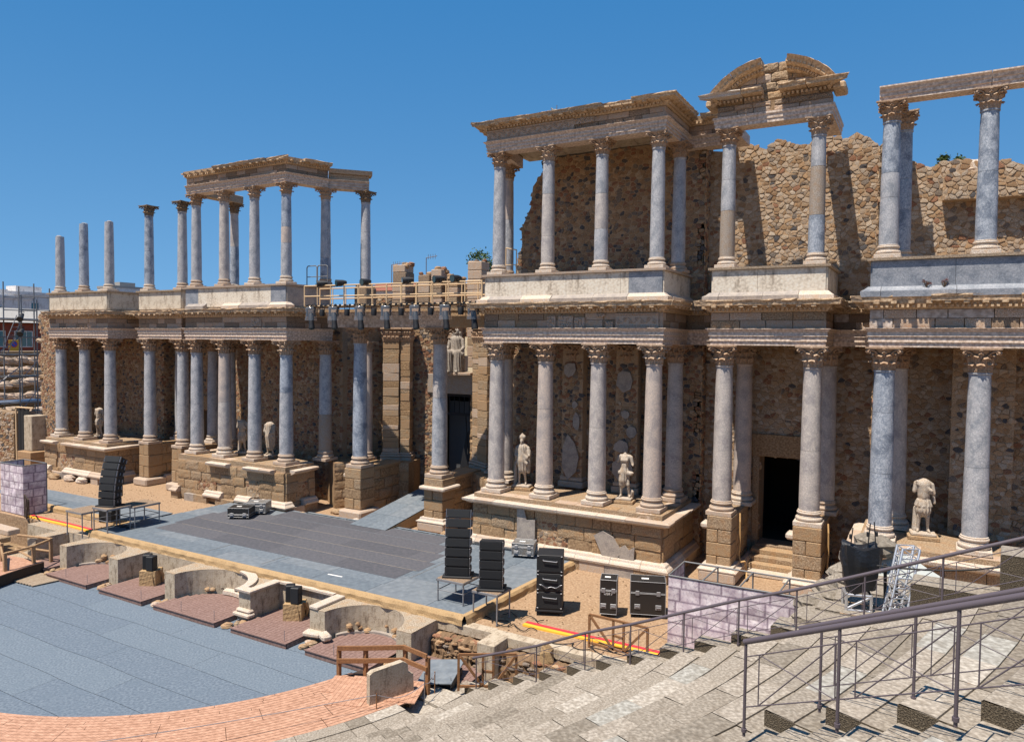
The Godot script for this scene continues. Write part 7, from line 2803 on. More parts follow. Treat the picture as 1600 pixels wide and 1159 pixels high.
	# timber barriers
	barrier("open brown timber barrier with diagonal struts on the sand before the cable cover", V(13.2, 0, 7.15), 0.0, 1.66, 0.90, "timber")
	barrier("dark timber barrier beside the left printed canvas box", V(-15.0, 0, 7.3), -0.35, 1.3, 1.05, "timber_dark")
	barrier("brown timber barrier sloping down beside the foot of the thin handrail", V(10.75, -0.7, 9.9), 0.62, 1.5, 0.95, "timber")
	# tilted grey board on a black box
	o = thing("tilted_board", "grey board lying tilted on a black box on the rightmost plank platform", "board")
	var tb := MB.new()
	tb.box(V(9.85, -0.60, 9.4), V(1.0, 0.035, 1.25), 0.005, Basis(Vector3.UP, 0.28) * Basis(Vector3(0, 0, 1), 0.12) * Basis(Vector3.RIGHT, 0.10))
	part(o, "board", tb.mesh(), M.panel2)
	var tk := MB.new()
	tk.box(V(10.0, -0.73, 9.35), V(0.62, 0.2, 0.9), 0.01, Basis(Vector3.UP, 0.28))
	part(o, "box", tk.mesh(), M.black)
	# rope barrier posts at the foot of the seats
	o = thing("rope_barrier", "thin posts joined by a sagging rope along the orange walkway", "rope barrier")
	var posts := [V(4.3, -0.55, 19.0), V(9.75, -0.85, 11.95), V(9.95, -0.85, 12.0), V(10.25, -0.8, 10.85), V(10.75, -0.85, 10.35)]
	posts = [pol(10.95, 58.0, -0.5), pol(10.35, 19.5, -0.78), pol(10.55, 12.4, -0.85), pol(10.35, 9.4, -0.83)]
	for k in posts.size():
		var m := MB.new()
		m.tube(posts[k], posts[k] + V(0, 0.62 if k != 2 else 0.85, 0), 0.014, 8)
		part(o, "post", m.mesh(), M.timber if k != 2 else M.steel)
		if k < posts.size() - 1:
			var r := MB.new()
			var pp: Array = []
			for j in 13:
				var t := j / 12.0
				pp.append(posts[k].lerp(posts[k + 1], t) + V(0, 0.58 - (0.10 if k else 0.05) * sin(t * PI) * (2.0 if k == 1 else 1.0), 0))
			r.path(pp, 0.009, 5)
			part(o, "rope", r.mesh(), M.rope)
	# pebbles scattered on the sand
	var peb := MultiMesh.new()
	peb.transform_format = MultiMesh.TRANSFORM_3D
	peb.mesh = rock_lib[3]
	peb.instance_count = 1500
	for k in 1500:
		var r := rng.randf_range(0.012, 0.045)
		peb.set_instance_transform(k, Transform3D(Basis(Vector3.UP, rng.randf() * 6.0).scaled(V(r * 1.3, r * 0.7, r)), V(rng.randf_range(-26.0, 20.0), 0.0, pow(rng.randf(), 1.5) * 6.6 + 0.7)))
	var pe := MultiMeshInstance3D.new()
	pe.name = numbered("pebbles")
	pe.multimesh = peb
	pe.material_override = M.block3
	add_child(pe)
	tag(pe, "small pebbles scattered over the sand of the stage", "pebbles")
	pe.set_meta("kind", "stuff")
	# cables lying about
	for k in 5:
		var m := MB.new()
		var pp: Array = []
		var p0: Vector3 = [V(9.2, 0.02, 6.9), V(9.9, 0.02, 6.2), V(10.0, 0.02, 7.0), V(12.2, 0.02, 7.35), V(-8.9, 0.28, 6.6)][k]
		for j in 22:
			var t := j * 0.4
			pp.append(p0 + V(0.07 * j * (0.6 if k == 4 else 1.0) + 0.1 * sin(t * 2.0 + k), 0.01 * absf(sin(t)), 0.16 * sin(t * 1.7 + k * 2.0)))
		m.path(pp, 0.014, 5)
		tag(part(self, "cable", m.mesh(), M.cable), ["black cable loops beside the stage corner", "black cable on the sand behind the five-box tower table", "black cable running from the five-box tower towards the red cable cover", "black cable along the kerb under the timber barrier", "black cable at the foot of the left loudspeaker platform"][k], "cable")
	# hoses hanging down the pedestals
	for k in 2:
		var m := MB.new()
		var x: float = [15.34, 18.26][k]
		m.path([V(x, 2.3, -1.3), V(x + 0.03, 2.0, -1.2), V(x + 0.04, 1.3, -1.22), V(x + 0.02, 0.8, -1.15), V(x + 0.12, 0.62, -1.0), V(x + 0.25, 0.66, -1.05), V(x + 0.3, 0.3, -1.2), V(x + 0.35, 0.06, -0.9)], 0.03, 7)
		tag(part(self, "hose", m.mesh(), M.hose), "tan hose hanging down the pedestal %s of the right doorway" % ["left", "right"][k], "hose")
	# cloth sack over the kerb
	var sk := part(self, "cloth_sack", rock_lib[2], M.cloth, Transform3D(Basis(Vector3(0, 0, 1), 0.3).scaled(V(0.42, 0.75, 0.3)), V(12.35, -0.2, 8.0)))
	tag(sk, "tan cloth bundle hanging over the kerb behind the handrail", "cloth")
	# rubble lumps at the feet of the ruins
	var lumps := [[-24.6, 1.15, 0.8], [-23.6, 1.3, 0.7], [-22.2, 1.25, 0.75], [-25.2, 1.0, 0.6], [-21.0, 1.2, 0.7], [-13.2, 0.4, 0.7], [-1.4, 0.1, 0.5], [3.3, -0.3, 0.45], [4.2, -0.9, 0.5], [14.9, 0.6, 0.35], [18.9, -0.4, 0.4], [19.0, -1.2, 0.45], [-4.3, 0.5, 0.55], [-3.6, -0.9, 0.5], [-3.0, -2.0, 0.6]]
	var nth := ["first", "second", "third", "fourth", "fifth"]
	var count := {}
	lumps.sort_custom(func(p, q): return p[0] < q[0])
	for k in lumps.size():
		var l: Array = lumps[k]
		var s: float = l[2]
		var foot: String = "left end podium" if l[0] < -20 else ("left podium" if l[0] < -2 else ("right central pedestal" if l[0] < 10 else "right doorway pedestals"))
		count[foot] = count.get(foot, 0) + 1
		tag(part(self, "fallen_stone", pick(rock_lib), M[pick(["base_stone", "block2", "white_stone"])], Transform3D(Basis(Vector3.UP, rng.randf() * 6.0).scaled(V(s * 1.2, s * 0.5, s * 0.7)), V(l[0], s * 0.2, l[1]))), "fallen stone at the foot of the %s, %s from the left" % [foot, nth[count[foot] - 1]], "stone", "fallen stones at the feet of the ruins")
	walkway()
	doors()
	device()


func canvas_box(label: String, p: Vector3, s: Vector3, mat: String, frame: bool) -> void:
	var o := thing("canvas_box", label, "stage scenery", p)
	var m := MB.new()
	var y := s.y
	var n := 26
	var h := 12
	for i in n:
		for j in h:
			var q: Array = []
			var t: Array = []
			for c in [[0, 0], [1, 0], [1, 1], [0, 1]]:
				var u: float = (i + c[0]) / float(n)
				var v: float = (j + c[1]) / float(h)
				var e := sin(u * PI) * sin(v * PI)
				q.append(V(u * s.x, v * y, s.z + e * (0.022 * sin(u * 21.0 + v * 9.0) + 0.018 * sin(v * 17.0 - u * 8.0) + 0.03 * exp(-pow((v - 0.3 - 0.25 * u) * 9.0, 2.0)))))
				t.append(Vector2(u, 1.0 - v))
			m.uquad(q[0], q[1], q[2], q[3], V(0, 0, 1), t)
	m.uquad(V(0, 0, 0), V(0, 0, s.z), V(0, y, s.z), V(0, y, 0), V(-1, 0, 0), [Vector2(0.6, 1), Vector2(1, 1), Vector2(1, 0), Vector2(0.6, 0)])
	m.uquad(V(s.x, 0, 0), V(s.x, 0, s.z), V(s.x, y, s.z), V(s.x, y, 0), V(1, 0, 0), [Vector2(0.4, 1), Vector2(0, 1), Vector2(0, 0), Vector2(0.4, 0)])
	part(o, "canvas", m.mesh(), M[mat])
	var f := MB.new()
	for q in [[V(0, y, s.z), V(s.x, y, s.z)], [V(0, y, 0), V(s.x, y, 0)], [V(0, y, 0), V(0, y, s.z)], [V(s.x, y, 0), V(s.x, y, s.z)], [V(0, 0, 0), V(0, y, 0)], [V(s.x, 0, 0), V(s.x, y, 0)]]:
		f.tube(q[0], q[1], 0.024, 8)
	if frame:
		for k in 3:
			var x := s.x * (k + 1) / 4.0
			f.tube(V(x, y, 0), V(x - 0.05, y, s.z), 0.022, 8)
			f.tube(V(x, 0, 0), V(x, y, 0), 0.022, 8)
	part(o, "frame", f.mesh(), M.galvanised)


func barrier(label: String, p: Vector3, turn: float, w: float, h: float, mat: String) -> void:
	var o := thing("timber_barrier", label, "barrier", p, "", turn)
	for q in [[V(0, 0, 0), V(0, h, 0)], [V(w, 0, 0), V(w, h - 0.04, 0)], [V(w * 0.42, 0.05, 0), V(w * 0.42, h - 0.02, 0)], [V(w * 0.60, 0.05, 0), V(w * 0.60, h - 0.03, 0)], [V(0, h, 0), V(w, h - 0.04, 0)], [V(w * 0.42, h * 0.52, 0), V(w * 0.6, h * 0.48, 0)], [V(0, 0.12, 0.0), V(w, 0.06, 0.0)], [V(0.05, h - 0.05, 0.02), V(w * 0.4, 0.14, 0.02)], [V(w - 0.03, h - 0.08, 0.02), V(w * 0.62, 0.12, 0.02)]]:
		var d: Vector3 = q[1] - q[0]
		var z := V(0, 0, 1)
		var bs := Basis(d.normalized(), z.cross(d.normalized()), z)
		var m := MB.new()
		m.box((q[0] + q[1]) * 0.5, V(d.length(), 0.065, 0.045), 0.004, bs)
		part(o, "board", m.mesh(), M[mat])


# lattice walkway with stage lamps across the centre
func walkway() -> void:
	var o := thing("lighting_walkway", "tan tubular lighting walkway railing across the gap between the two blocks", "walkway")
	var z0 := 0.42
	var x0 := -4.3
	var x1 := 5.45
	var dk := MB.new()
	dk.box(V((x0 + x1) * 0.5, 9.86, z0 - 0.5), V(x1 - x0, 0.05, 1.0), 0.005)
	part(o, "deck", dk.mesh(), M.timber_pale)
	for z in [z0, z0 - 1.0]:
		for y in [9.88, 10.28, 10.76]:
			var m := MB.new()
			m.tube(V(x0, y + (0.06 if z == z0 and y > 10 else 0.0), z), V(x1, y, z), 0.03, 8)
			part(o, "rail", m.mesh(), M.truss_tan)
		var k := 0
		var x := x0
		while x <= x1 + 0.01:
			var m := MB.new()
			m.tube(V(x, 9.86, z), V(x, 10.80, z), 0.034 if k % 3 == 0 else 0.026, 8)
			part(o, "post", m.mesh(), M.truss_tan)
			x += 0.81
			k += 1
	var tops := [-3.17, -2.01, -0.56, 1.73, 3.35, 4.21]
	for k in tops.size():
		var l := thing("spotlight", "round black spotlight on the walkway's top rail, %s from the left" % ["first", "second", "third", "fourth", "fifth", "sixth"][k], "spotlight", V(tops[k], 10.82, z0 + 0.06), "round spotlights on the walkway rail", -0.7 + 0.25 * (k % 3))
		var m := MB.new()
		m.tube(V(0, 0.05, 0.22), V(0, 0.1, -0.12), 0.16, 16, 0.12)
		m.tube(V(0, 0.1, -0.12), V(0, 0.12, -0.26), 0.12, 12, 0.07)
		part(l, "housing", m.mesh(), M.black)
		var g := MB.new()
		g.tube(V(0, 0.048, 0.222), V(0, 0.047, 0.232), 0.135, 16)
		part(l, "lens", g.mesh(), M.glass)
		var y := MB.new()
		y.path([V(-0.19, 0.08, 0), V(-0.19, -0.06, 0), V(0.19, -0.06, 0), V(0.19, 0.08, 0)], 0.016, 6)
		part(l, "yoke", y.mesh(), M.black)
	var hang := [-3.8, -2.39, -0.84, 0.63, 2.18, 3.72, 5.09]
	for k in hang.size():
		var l := thing("moving_light", "black moving light in a clear rain cover hanging under the walkway, %s from the left" % ["first", "second", "third", "fourth", "fifth", "sixth", "seventh"][k], "stage light", V(hang[k], 9.84, z0 + 0.1), "moving lights hanging under the walkway", 0.3)
		var c := MB.new()
		c.box(V(0, -0.06, 0), V(0.44, 0.10, 0.26), 0.02)
		c.path([V(-0.13, 0.0, 0), V(-0.13, 0.09, 0), V(-0.08, 0.12, 0)], 0.02, 6)
		c.path([V(0.13, 0.0, 0), V(0.13, 0.09, 0), V(0.08, 0.12, 0)], 0.02, 6)
		part(l, "base", c.mesh(), M.black)
		var y := MB.new()
		for s in [-1.0, 1.0]:
			y.box(V(s * 0.19, -0.27, 0), V(0.05, 0.34, 0.14), 0.02)
		part(l, "yoke", y.mesh(), M.black)
		var h := MB.new()
		h.lathe([Vector2(0, -0.36), Vector2(0.13, -0.36), Vector2(0.14, -0.30), Vector2(0.115, 0.0), Vector2(0.13, 0.26), Vector2(0.10, 0.38), Vector2(0, 0.40)], 14)
		part(l, "head", h.mesh(), M.black, Transform3D(Basis(Vector3.RIGHT, -0.22) * Basis(Vector3(0, 0, 1), 0.16), V(0.05, -0.66, 0.05)))
		var g := MB.new()
		g.tube(V(0, -0.362, 0), V(0, -0.37, 0), 0.11, 14)
		part(l, "lens", g.mesh(), M.glass, Transform3D(Basis(Vector3.RIGHT, -0.22) * Basis(Vector3(0, 0, 1), 0.16), V(0.05, -0.66, 0.05)))
		var p := MB.new()
		p.lathe([Vector2(0.30, -0.62), Vector2(0.25, -0.30), Vector2(0.27, -0.08), Vector2(0.20, 0.0)], 8, Vector3(), 0.06)
		part(l, "rain_cover", p.mesh(), M.clear)
	var small := [-3.15, -1.65, -0.1, 1.4, 2.95, 4.45]
	for k in small.size():
		var l := thing("stage_lamp", "small black lamp hanging between two moving lights, %s from the left" % ["first", "second", "third", "fourth", "fifth", "sixth"][k], "stage light", V(small[k], 9.84, z0 + 0.05), "small lamps under the walkway")
		var m := MB.new()
		m.lathe([Vector2(0, -0.42), Vector2(0.11, -0.42), Vector2(0.13, -0.25), Vector2(0.10, -0.12), Vector2(0, -0.1)], 12)
		part(l, "housing", m.mesh(), M.black)
		var c := MB.new()
		c.path([V(-0.14, -0.25, 0), V(-0.14, -0.04, 0), V(0.14, -0.04, 0), V(0.14, -0.25, 0)], 0.018, 6)
		c.tube(V(0, -0.04, 0), V(0, 0.08, 0), 0.03, 6)
		part(l, "yoke", c.mesh(), M.black)
	var cl := MB.new()
	var x := x0 + 0.2
	while x < x1:
		cl.box(V(x, 9.91, z0 + 0.05), V(0.09, 0.09, 0.08), 0.015)
		x += 0.29
	stuff(o, "clamps", cl.mesh(), M.black)
	var pw := MB.new()
	var pts: Array = []
	for k in 60:
		pts.append(V(lerpf(x0, x1, k / 59.0), 9.87 + 0.03 * sin(k * 1.7), z0 + 0.07))
	pw.path(pts, 0.014, 5)
	part(o, "cable", pw.mesh(), M.cable)
	# ladder hoops
	for k in 2:
		var h := MB.new()
		var hx: float = [-5.25, -4.55][k]
		h.path([V(hx - 0.33, 10.9, -1.0), V(hx - 0.33, 11.85, -1.0), V(hx - 0.26, 11.93, -1.0), V(hx + 0.26, 11.93, -1.0), V(hx + 0.33, 11.85, -1.0), V(hx + 0.33, 10.9, -1.0)], 0.025, 8)
		h.tube(V(hx - 0.33, 11.4, -1.0), V(hx + 0.33, 11.4, -1.0), 0.02, 8)
		tag(part(self, "ladder_hoop", h.mesh(), M.galvanised), "steel ladder hoop on the left parapet's right end, %s" % ["left one", "right one"][k], "ladder")
	var h2 := MB.new()
	h2.path([V(5.75, 10.98, -0.9), V(5.75, 12.2, -0.9), V(6.25, 12.1, -0.9), V(6.25, 10.98, -0.9)], 0.022, 8)
	h2.tube(V(5.75, 11.5, -0.9), V(6.25, 11.5, -0.9), 0.018, 6)
	tag(part(self, "ladder_hoop", h2.mesh(), M.truss_tan), "tan ladder hoop between the two leftmost columns of the roofed block", "ladder")
	# lamps on the upper floor of the right block
	for k in 3:
		var l := thing("floor_lamp", "small black floodlight on the upper floor of the roofed block, %s" % ["left", "middle", "right"][k], "floodlight", V([6.95, 9.35, 11.75][k], 10.98, -0.4), "floodlights on the upper floor", 0.3)
		var m := MB.new()
		m.tube(V(0, 0.16, 0.14), V(0, 0.18, -0.12), 0.12, 12, 0.09)
		part(l, "housing", m.mesh(), M.black)
		var y := MB.new()
		y.path([V(-0.14, 0.17, 0), V(-0.14, 0.02, 0), V(0.14, 0.02, 0), V(0.14, 0.17, 0)], 0.015, 6)
		part(l, "yoke", y.mesh(), M.black)


# the dark openings of the two side doorways, with frames and steps
func doors() -> void:
	for sd in [-1.0, 1.0]:
		var side: String = "right" if sd > 0 else "left"
		var o := thing("doorway", "dark rectangular %s doorway with stone lintel and worn steps" % side, "doorway", V(16.4 * sd, 0, -3.6))
		var l := MB.new()
		l.box(V(0, 4.52, -0.2), V(2.5, 0.85, 0.62), 0.02)
		part(o, "lintel", l.mesh(), M.block1)
		for k in [-1.0, 1.0]:
			var j := MB.new()
			j.box(V(k * 0.99, 2.05, -0.25), V(0.24, 4.1, 0.66), 0.015)
			part(o, "jamb", j.mesh(), M.block4)
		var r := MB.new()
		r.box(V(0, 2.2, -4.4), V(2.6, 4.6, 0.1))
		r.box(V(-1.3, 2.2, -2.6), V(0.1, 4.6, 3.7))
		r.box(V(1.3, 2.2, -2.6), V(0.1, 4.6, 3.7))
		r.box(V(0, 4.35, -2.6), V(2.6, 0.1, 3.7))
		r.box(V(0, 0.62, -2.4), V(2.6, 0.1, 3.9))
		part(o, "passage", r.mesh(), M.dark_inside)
		for k in 4:
			var s := MB.new()
			s.box(V(0, 0.09 + 0.18 * k, 1.5 - 0.36 * k), V(1.9 + 0.05 * (3 - k), 0.18, 0.9), 0.02)
			part(o, "step", s.mesh(), M[["white_stone", "block2", "block4", "block2"][k]])
		var th := MB.new()
		th.box(V(0, 0.40, -0.1), V(1.75, 0.8, 1.0), 0.01)
		part(o, "threshold", th.mesh(), M.granite3)


func device() -> void:
	# flat shelf of the upper seats beyond the thin handrail
	var o := thing("shelf", "rough pebbly concrete shelf beyond the thin handrail, carrying the black-wrapped device", "masonry")
	var m := MB.new()
	for k in 5:
		var a0 := 5.28 - k * 1.9
		m.add(seat_slab(19.0 + 0.25 * k, 21.3, a0 - 1.9, a0, 2.96 + 0.04 * k, 0.0), Transform3D())
	part(o, "top", m.mesh(), M.seat1)
	for k in 2:
		var s := MB.new()
		var r0: float = [20.98, 22.35][k]
		var y: float = [3.95, 4.72][k]
		s.add(seat_slab(r0, r0 + 1.62, 2.75, 4.62, y, 0.0), Transform3D())
		part(o, "block_top", s.mesh(), M.seat1)
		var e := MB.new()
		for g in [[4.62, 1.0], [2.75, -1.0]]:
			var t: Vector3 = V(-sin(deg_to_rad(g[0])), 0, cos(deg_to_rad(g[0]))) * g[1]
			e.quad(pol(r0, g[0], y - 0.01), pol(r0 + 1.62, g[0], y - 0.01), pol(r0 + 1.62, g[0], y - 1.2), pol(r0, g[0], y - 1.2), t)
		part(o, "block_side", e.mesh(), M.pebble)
	var d := thing("wrapped_device", "machine wrapped in black plastic sheet on an aluminium frame", "machine", V(20.0, 2.98, 9.2), "", 0.25)
	var b := MB.new()
	var seg := 22
	var ringn := 9
	var rings: Array = []
	for j in ringn:
		var t := j / float(ringn - 1)
		var r: Array = []
		for k in seg:
			var a := TAU * k / seg
			var sq := 1.0 / maxf(absf(cos(a)), absf(sin(a)))
			var rad: float = lerpf(1.0, minf(sq, 1.3), 0.75)
			var w := lerpf(0.26, 0.36, minf(t * 1.6, 1.0)) * (1.0 - 0.10 * maxf(0.0, t - 0.8) * 5.0)
			w *= 1.0 + 0.07 * sin(a * 7.0 + t * 4.0) * (1.0 - 0.5 * t) + 0.05 * sin(a * 4.0 - t * 7.0)
			var peak := 0.10 * pow(absf(sin(a * 2.0)), 4.0) * pow(t, 4.0)
			r.append(V(cos(a) * rad * w * (1.0 + peak * 1.2), 0.40 + 0.86 * t + peak + 0.06 * sin(a * 2.0) * (1.0 - t), sin(a) * rad * w * 0.8))
		rings.append(r)
	for j in ringn - 1:
		for k in seg:
			b.quad(rings[j][k], rings[j][(k + 1) % seg], rings[j + 1][(k + 1) % seg], rings[j + 1][k], V(cos(TAU * k / seg), 0.1, sin(TAU * k / seg)))
	for k in seg:
		b.tri(rings[ringn - 1][k], rings[ringn - 1][(k + 1) % seg], V(0, 1.24, 0), Vector3.UP)
	part(d, "plastic_sheet", b.mesh(), M.tarp_black)
	var f := MB.new()
	for x in [-0.28, 0.18]:
		for z in [-0.2, 0.2]:
			f.tube(V(x, 0, z), V(x, 0.36, z), 0.03, 8)
	for q in [[V(-0.28, 0.34, 0.2), V(0.18, 0.34, 0.2)], [V(-0.28, 0.34, -0.2), V(0.18, 0.34, -0.2)], [V(-0.28, 0.34, -0.2), V(-0.28, 0.34, 0.2)], [V(0.18, 0.34, -0.2), V(0.18, 0.34, 0.2)], [V(-0.28, 0.03, 0.2), V(0.18, 0.03, 0.2)], [V(-0.28, 0.05, 0.2), V(0.18, 0.33, 0.2)]]:
		f.tube(q[0], q[1], 0.03, 8)
	part(d, "frame", f.mesh(), M.truss_alu)
	var an := MB.new()
	for q in [[-0.2, 0.75], [0.12, 0.95], [0.28, 1.0]]:
		an.tube(V(q[0], 1.2, 0), V(q[0] + (0.04 if q[0] < 0.2 else -0.05), 1.2 + q[1] * 0.6, 0), 0.012, 6)
		an.box(V(q[0], 1.2 + q[1] * 0.36, 0), V(0.05, 0.10, 0.05), 0.01)
	part(d, "antennas", an.mesh(), M.black)
	# leaning truss
	var t := thing("truss", "short shiny aluminium truss leaning beside the black-wrapped device", "truss", V(20.62, 2.98, 8.9), "", 0.35)
	var tm := MB.new()
	var up := V(0.42, 1.25, -0.55)
	for x in [-0.16, 0.16]:
		for z in [-0.16, 0.16]:
			tm.tube(V(x - 0.12, 0, z + 0.35), V(x - 0.12, 0, z + 0.35) + up, 0.026, 8)
	part(t, "chord", tm.mesh(), M.truss_alu)
	var tl := MB.new()
	for k in 7:
		var o1 := V(-0.12, 0, 0.35) + up * (k / 7.0)
		var o2 := V(-0.12, 0, 0.35) + up * ((k + 1) / 7.0)
		for c in [[V(-0.16, 0, -0.16), V(0.16, 0, -0.16)], [V(0.16, 0, -0.16), V(0.16, 0, 0.16)], [V(0.16, 0, 0.16), V(-0.16, 0, 0.16)], [V(-0.16, 0, 0.16), V(-0.16, 0, -0.16)]]:
			tl.tube(o1 + c[0], o2 + c[1], 0.012, 6)
			tl.tube(o2 + c[0], o2 + c[1], 0.014, 6)
	part(t, "lacing", tl.mesh(), M.truss_alu)
	var ts := MB.new()
	for x in [-0.1, 0.12]:
		ts.tube(V(x + 0.1, 0.0, -0.55), V(x, 0.85, -0.3), 0.035, 8)
	ts.tube(V(0.0, 0.3, -0.48), V(0.22, 0.3, -0.48), 0.025, 8)
	part(t, "support", ts.mesh(), M.black)
	# pale sheet hung behind
	var s := MB.new()
	var n := 12
	for i in n:
		for j in 6:
			var q: Array = []
			for c in [[0, 0], [1, 0], [1, 1], [0, 1]]:
				var u: float = (i + c[0]) / float(n)
				var v: float = (j + c[1]) / 6.0
				var top := 2.85 + 0.62 * u / 0.43 if u < 0.43 else 2.78 + 0.69 * pow((1.0 - u) / 0.57, 1.7)
				q.append(V(19.4 + u * 3.1, lerpf(top, 2.3, v), 6.1 + 0.5 * v + 0.06 * sin(u * 11.0 + v * 4.0)))
			s.quad(q[0], q[1], q[2], q[3], V(0, 1, 1))
	tag(part(self, "plastic_sheet", s.mesh(), M.sheet), "pale grey plastic sheet stretched behind the truss below the right end podium", "sheet")
	var c := MB.new()
	var pts: Array = []
	for k in 16:
		var u := k / 15.0
		pts.append(pol(20.4 + u * 3.4, 4.4 - u * 1.0, 4.15 - 0.25 * sin(u * PI) + u * 0.9))
	c.path(pts, 0.018, 6)
	tag(part(self, "cable", c.mesh(), M.cable), "black cable sagging over the upper seat blocks from the truss", "cable")


# ---------------------------------------------------------------- surroundings
func leaves(mb: MB, c: Vector3, s: Vector3, n: int, size: float) -> void:
	var clumps: Array = []
	for k in maxi(4, n / 60):
		var d := V(rng.randfn(), rng.randfn(), rng.randfn()).normalized() * pow(rng.randf(), 0.4)
		clumps.append(c + d * s * 0.85)
	for k in n:
		var q: Vector3 = pick(clumps) + V(rng.randfn(), rng.randfn(), rng.randfn()) * s * 0.17
		var a := V(rng.randfn(), rng.randfn(), rng.randfn()).normalized()
		var b := a.cross(V(rng.randfn(), rng.randfn(), rng.randfn()).normalized()).normalized()
		var l := size * rng.randf_range(0.6, 1.3)
		mb.tri(q - a * l, q + b * l * 0.5, q + a * l, a.cross(b))
		mb.tri(q - a * l, q + a * l, q - b * l * 0.5, a.cross(b))


func tree(label: String, p: Vector3, h: float, r: float, mat: String, n: int) -> void:
	var o := thing("tree", label, "tree", p)
	var t := MB.new()
	t.tube(V(0, 0, 0), V(0.1, h * 0.5, 0), r * 0.10, 8, r * 0.07)
	for k in 5:
		var a := TAU * k / 5.0
		t.tube(V(0.1, h * 0.45, 0), V(cos(a) * r * 0.6, h * 0.8, sin(a) * r * 0.6), r * 0.05, 6, r * 0.015)
	part(o, "trunk", t.mesh(), M.bark)
	var c := MB.new()
	leaves(c, V(0, h - r * 0.8, 0), V(r, r * 0.85, r), n, r * 0.07)
	part(o, "crown", c.mesh(), M[mat])


func window_on(o: Node3D, xf: Transform3D, w: float, h: float, bars: int) -> void:
	var f := MB.new()
	for x in [-w * 0.5, w * 0.5]:
		f.box(V(x, 0, 0.03), V(0.09, h + 0.09, 0.10))
	for y in [-h * 0.5, h * 0.5]:
		f.box(V(0, y, 0.032), V(w, 0.09, 0.10))
	for k in range(1, bars):
		f.box(V(-w * 0.5 + w * k / bars, 0, 0.03), V(0.06, h, 0.08))
	var fr := part(o, "window", f.mesh(), M.wall_white, xf)
	var g := MB.new()
	g.box(V(0, 0, 0.02), V(w, h, 0.03))
	part(fr, "pane", g.mesh(), M.window_teal)


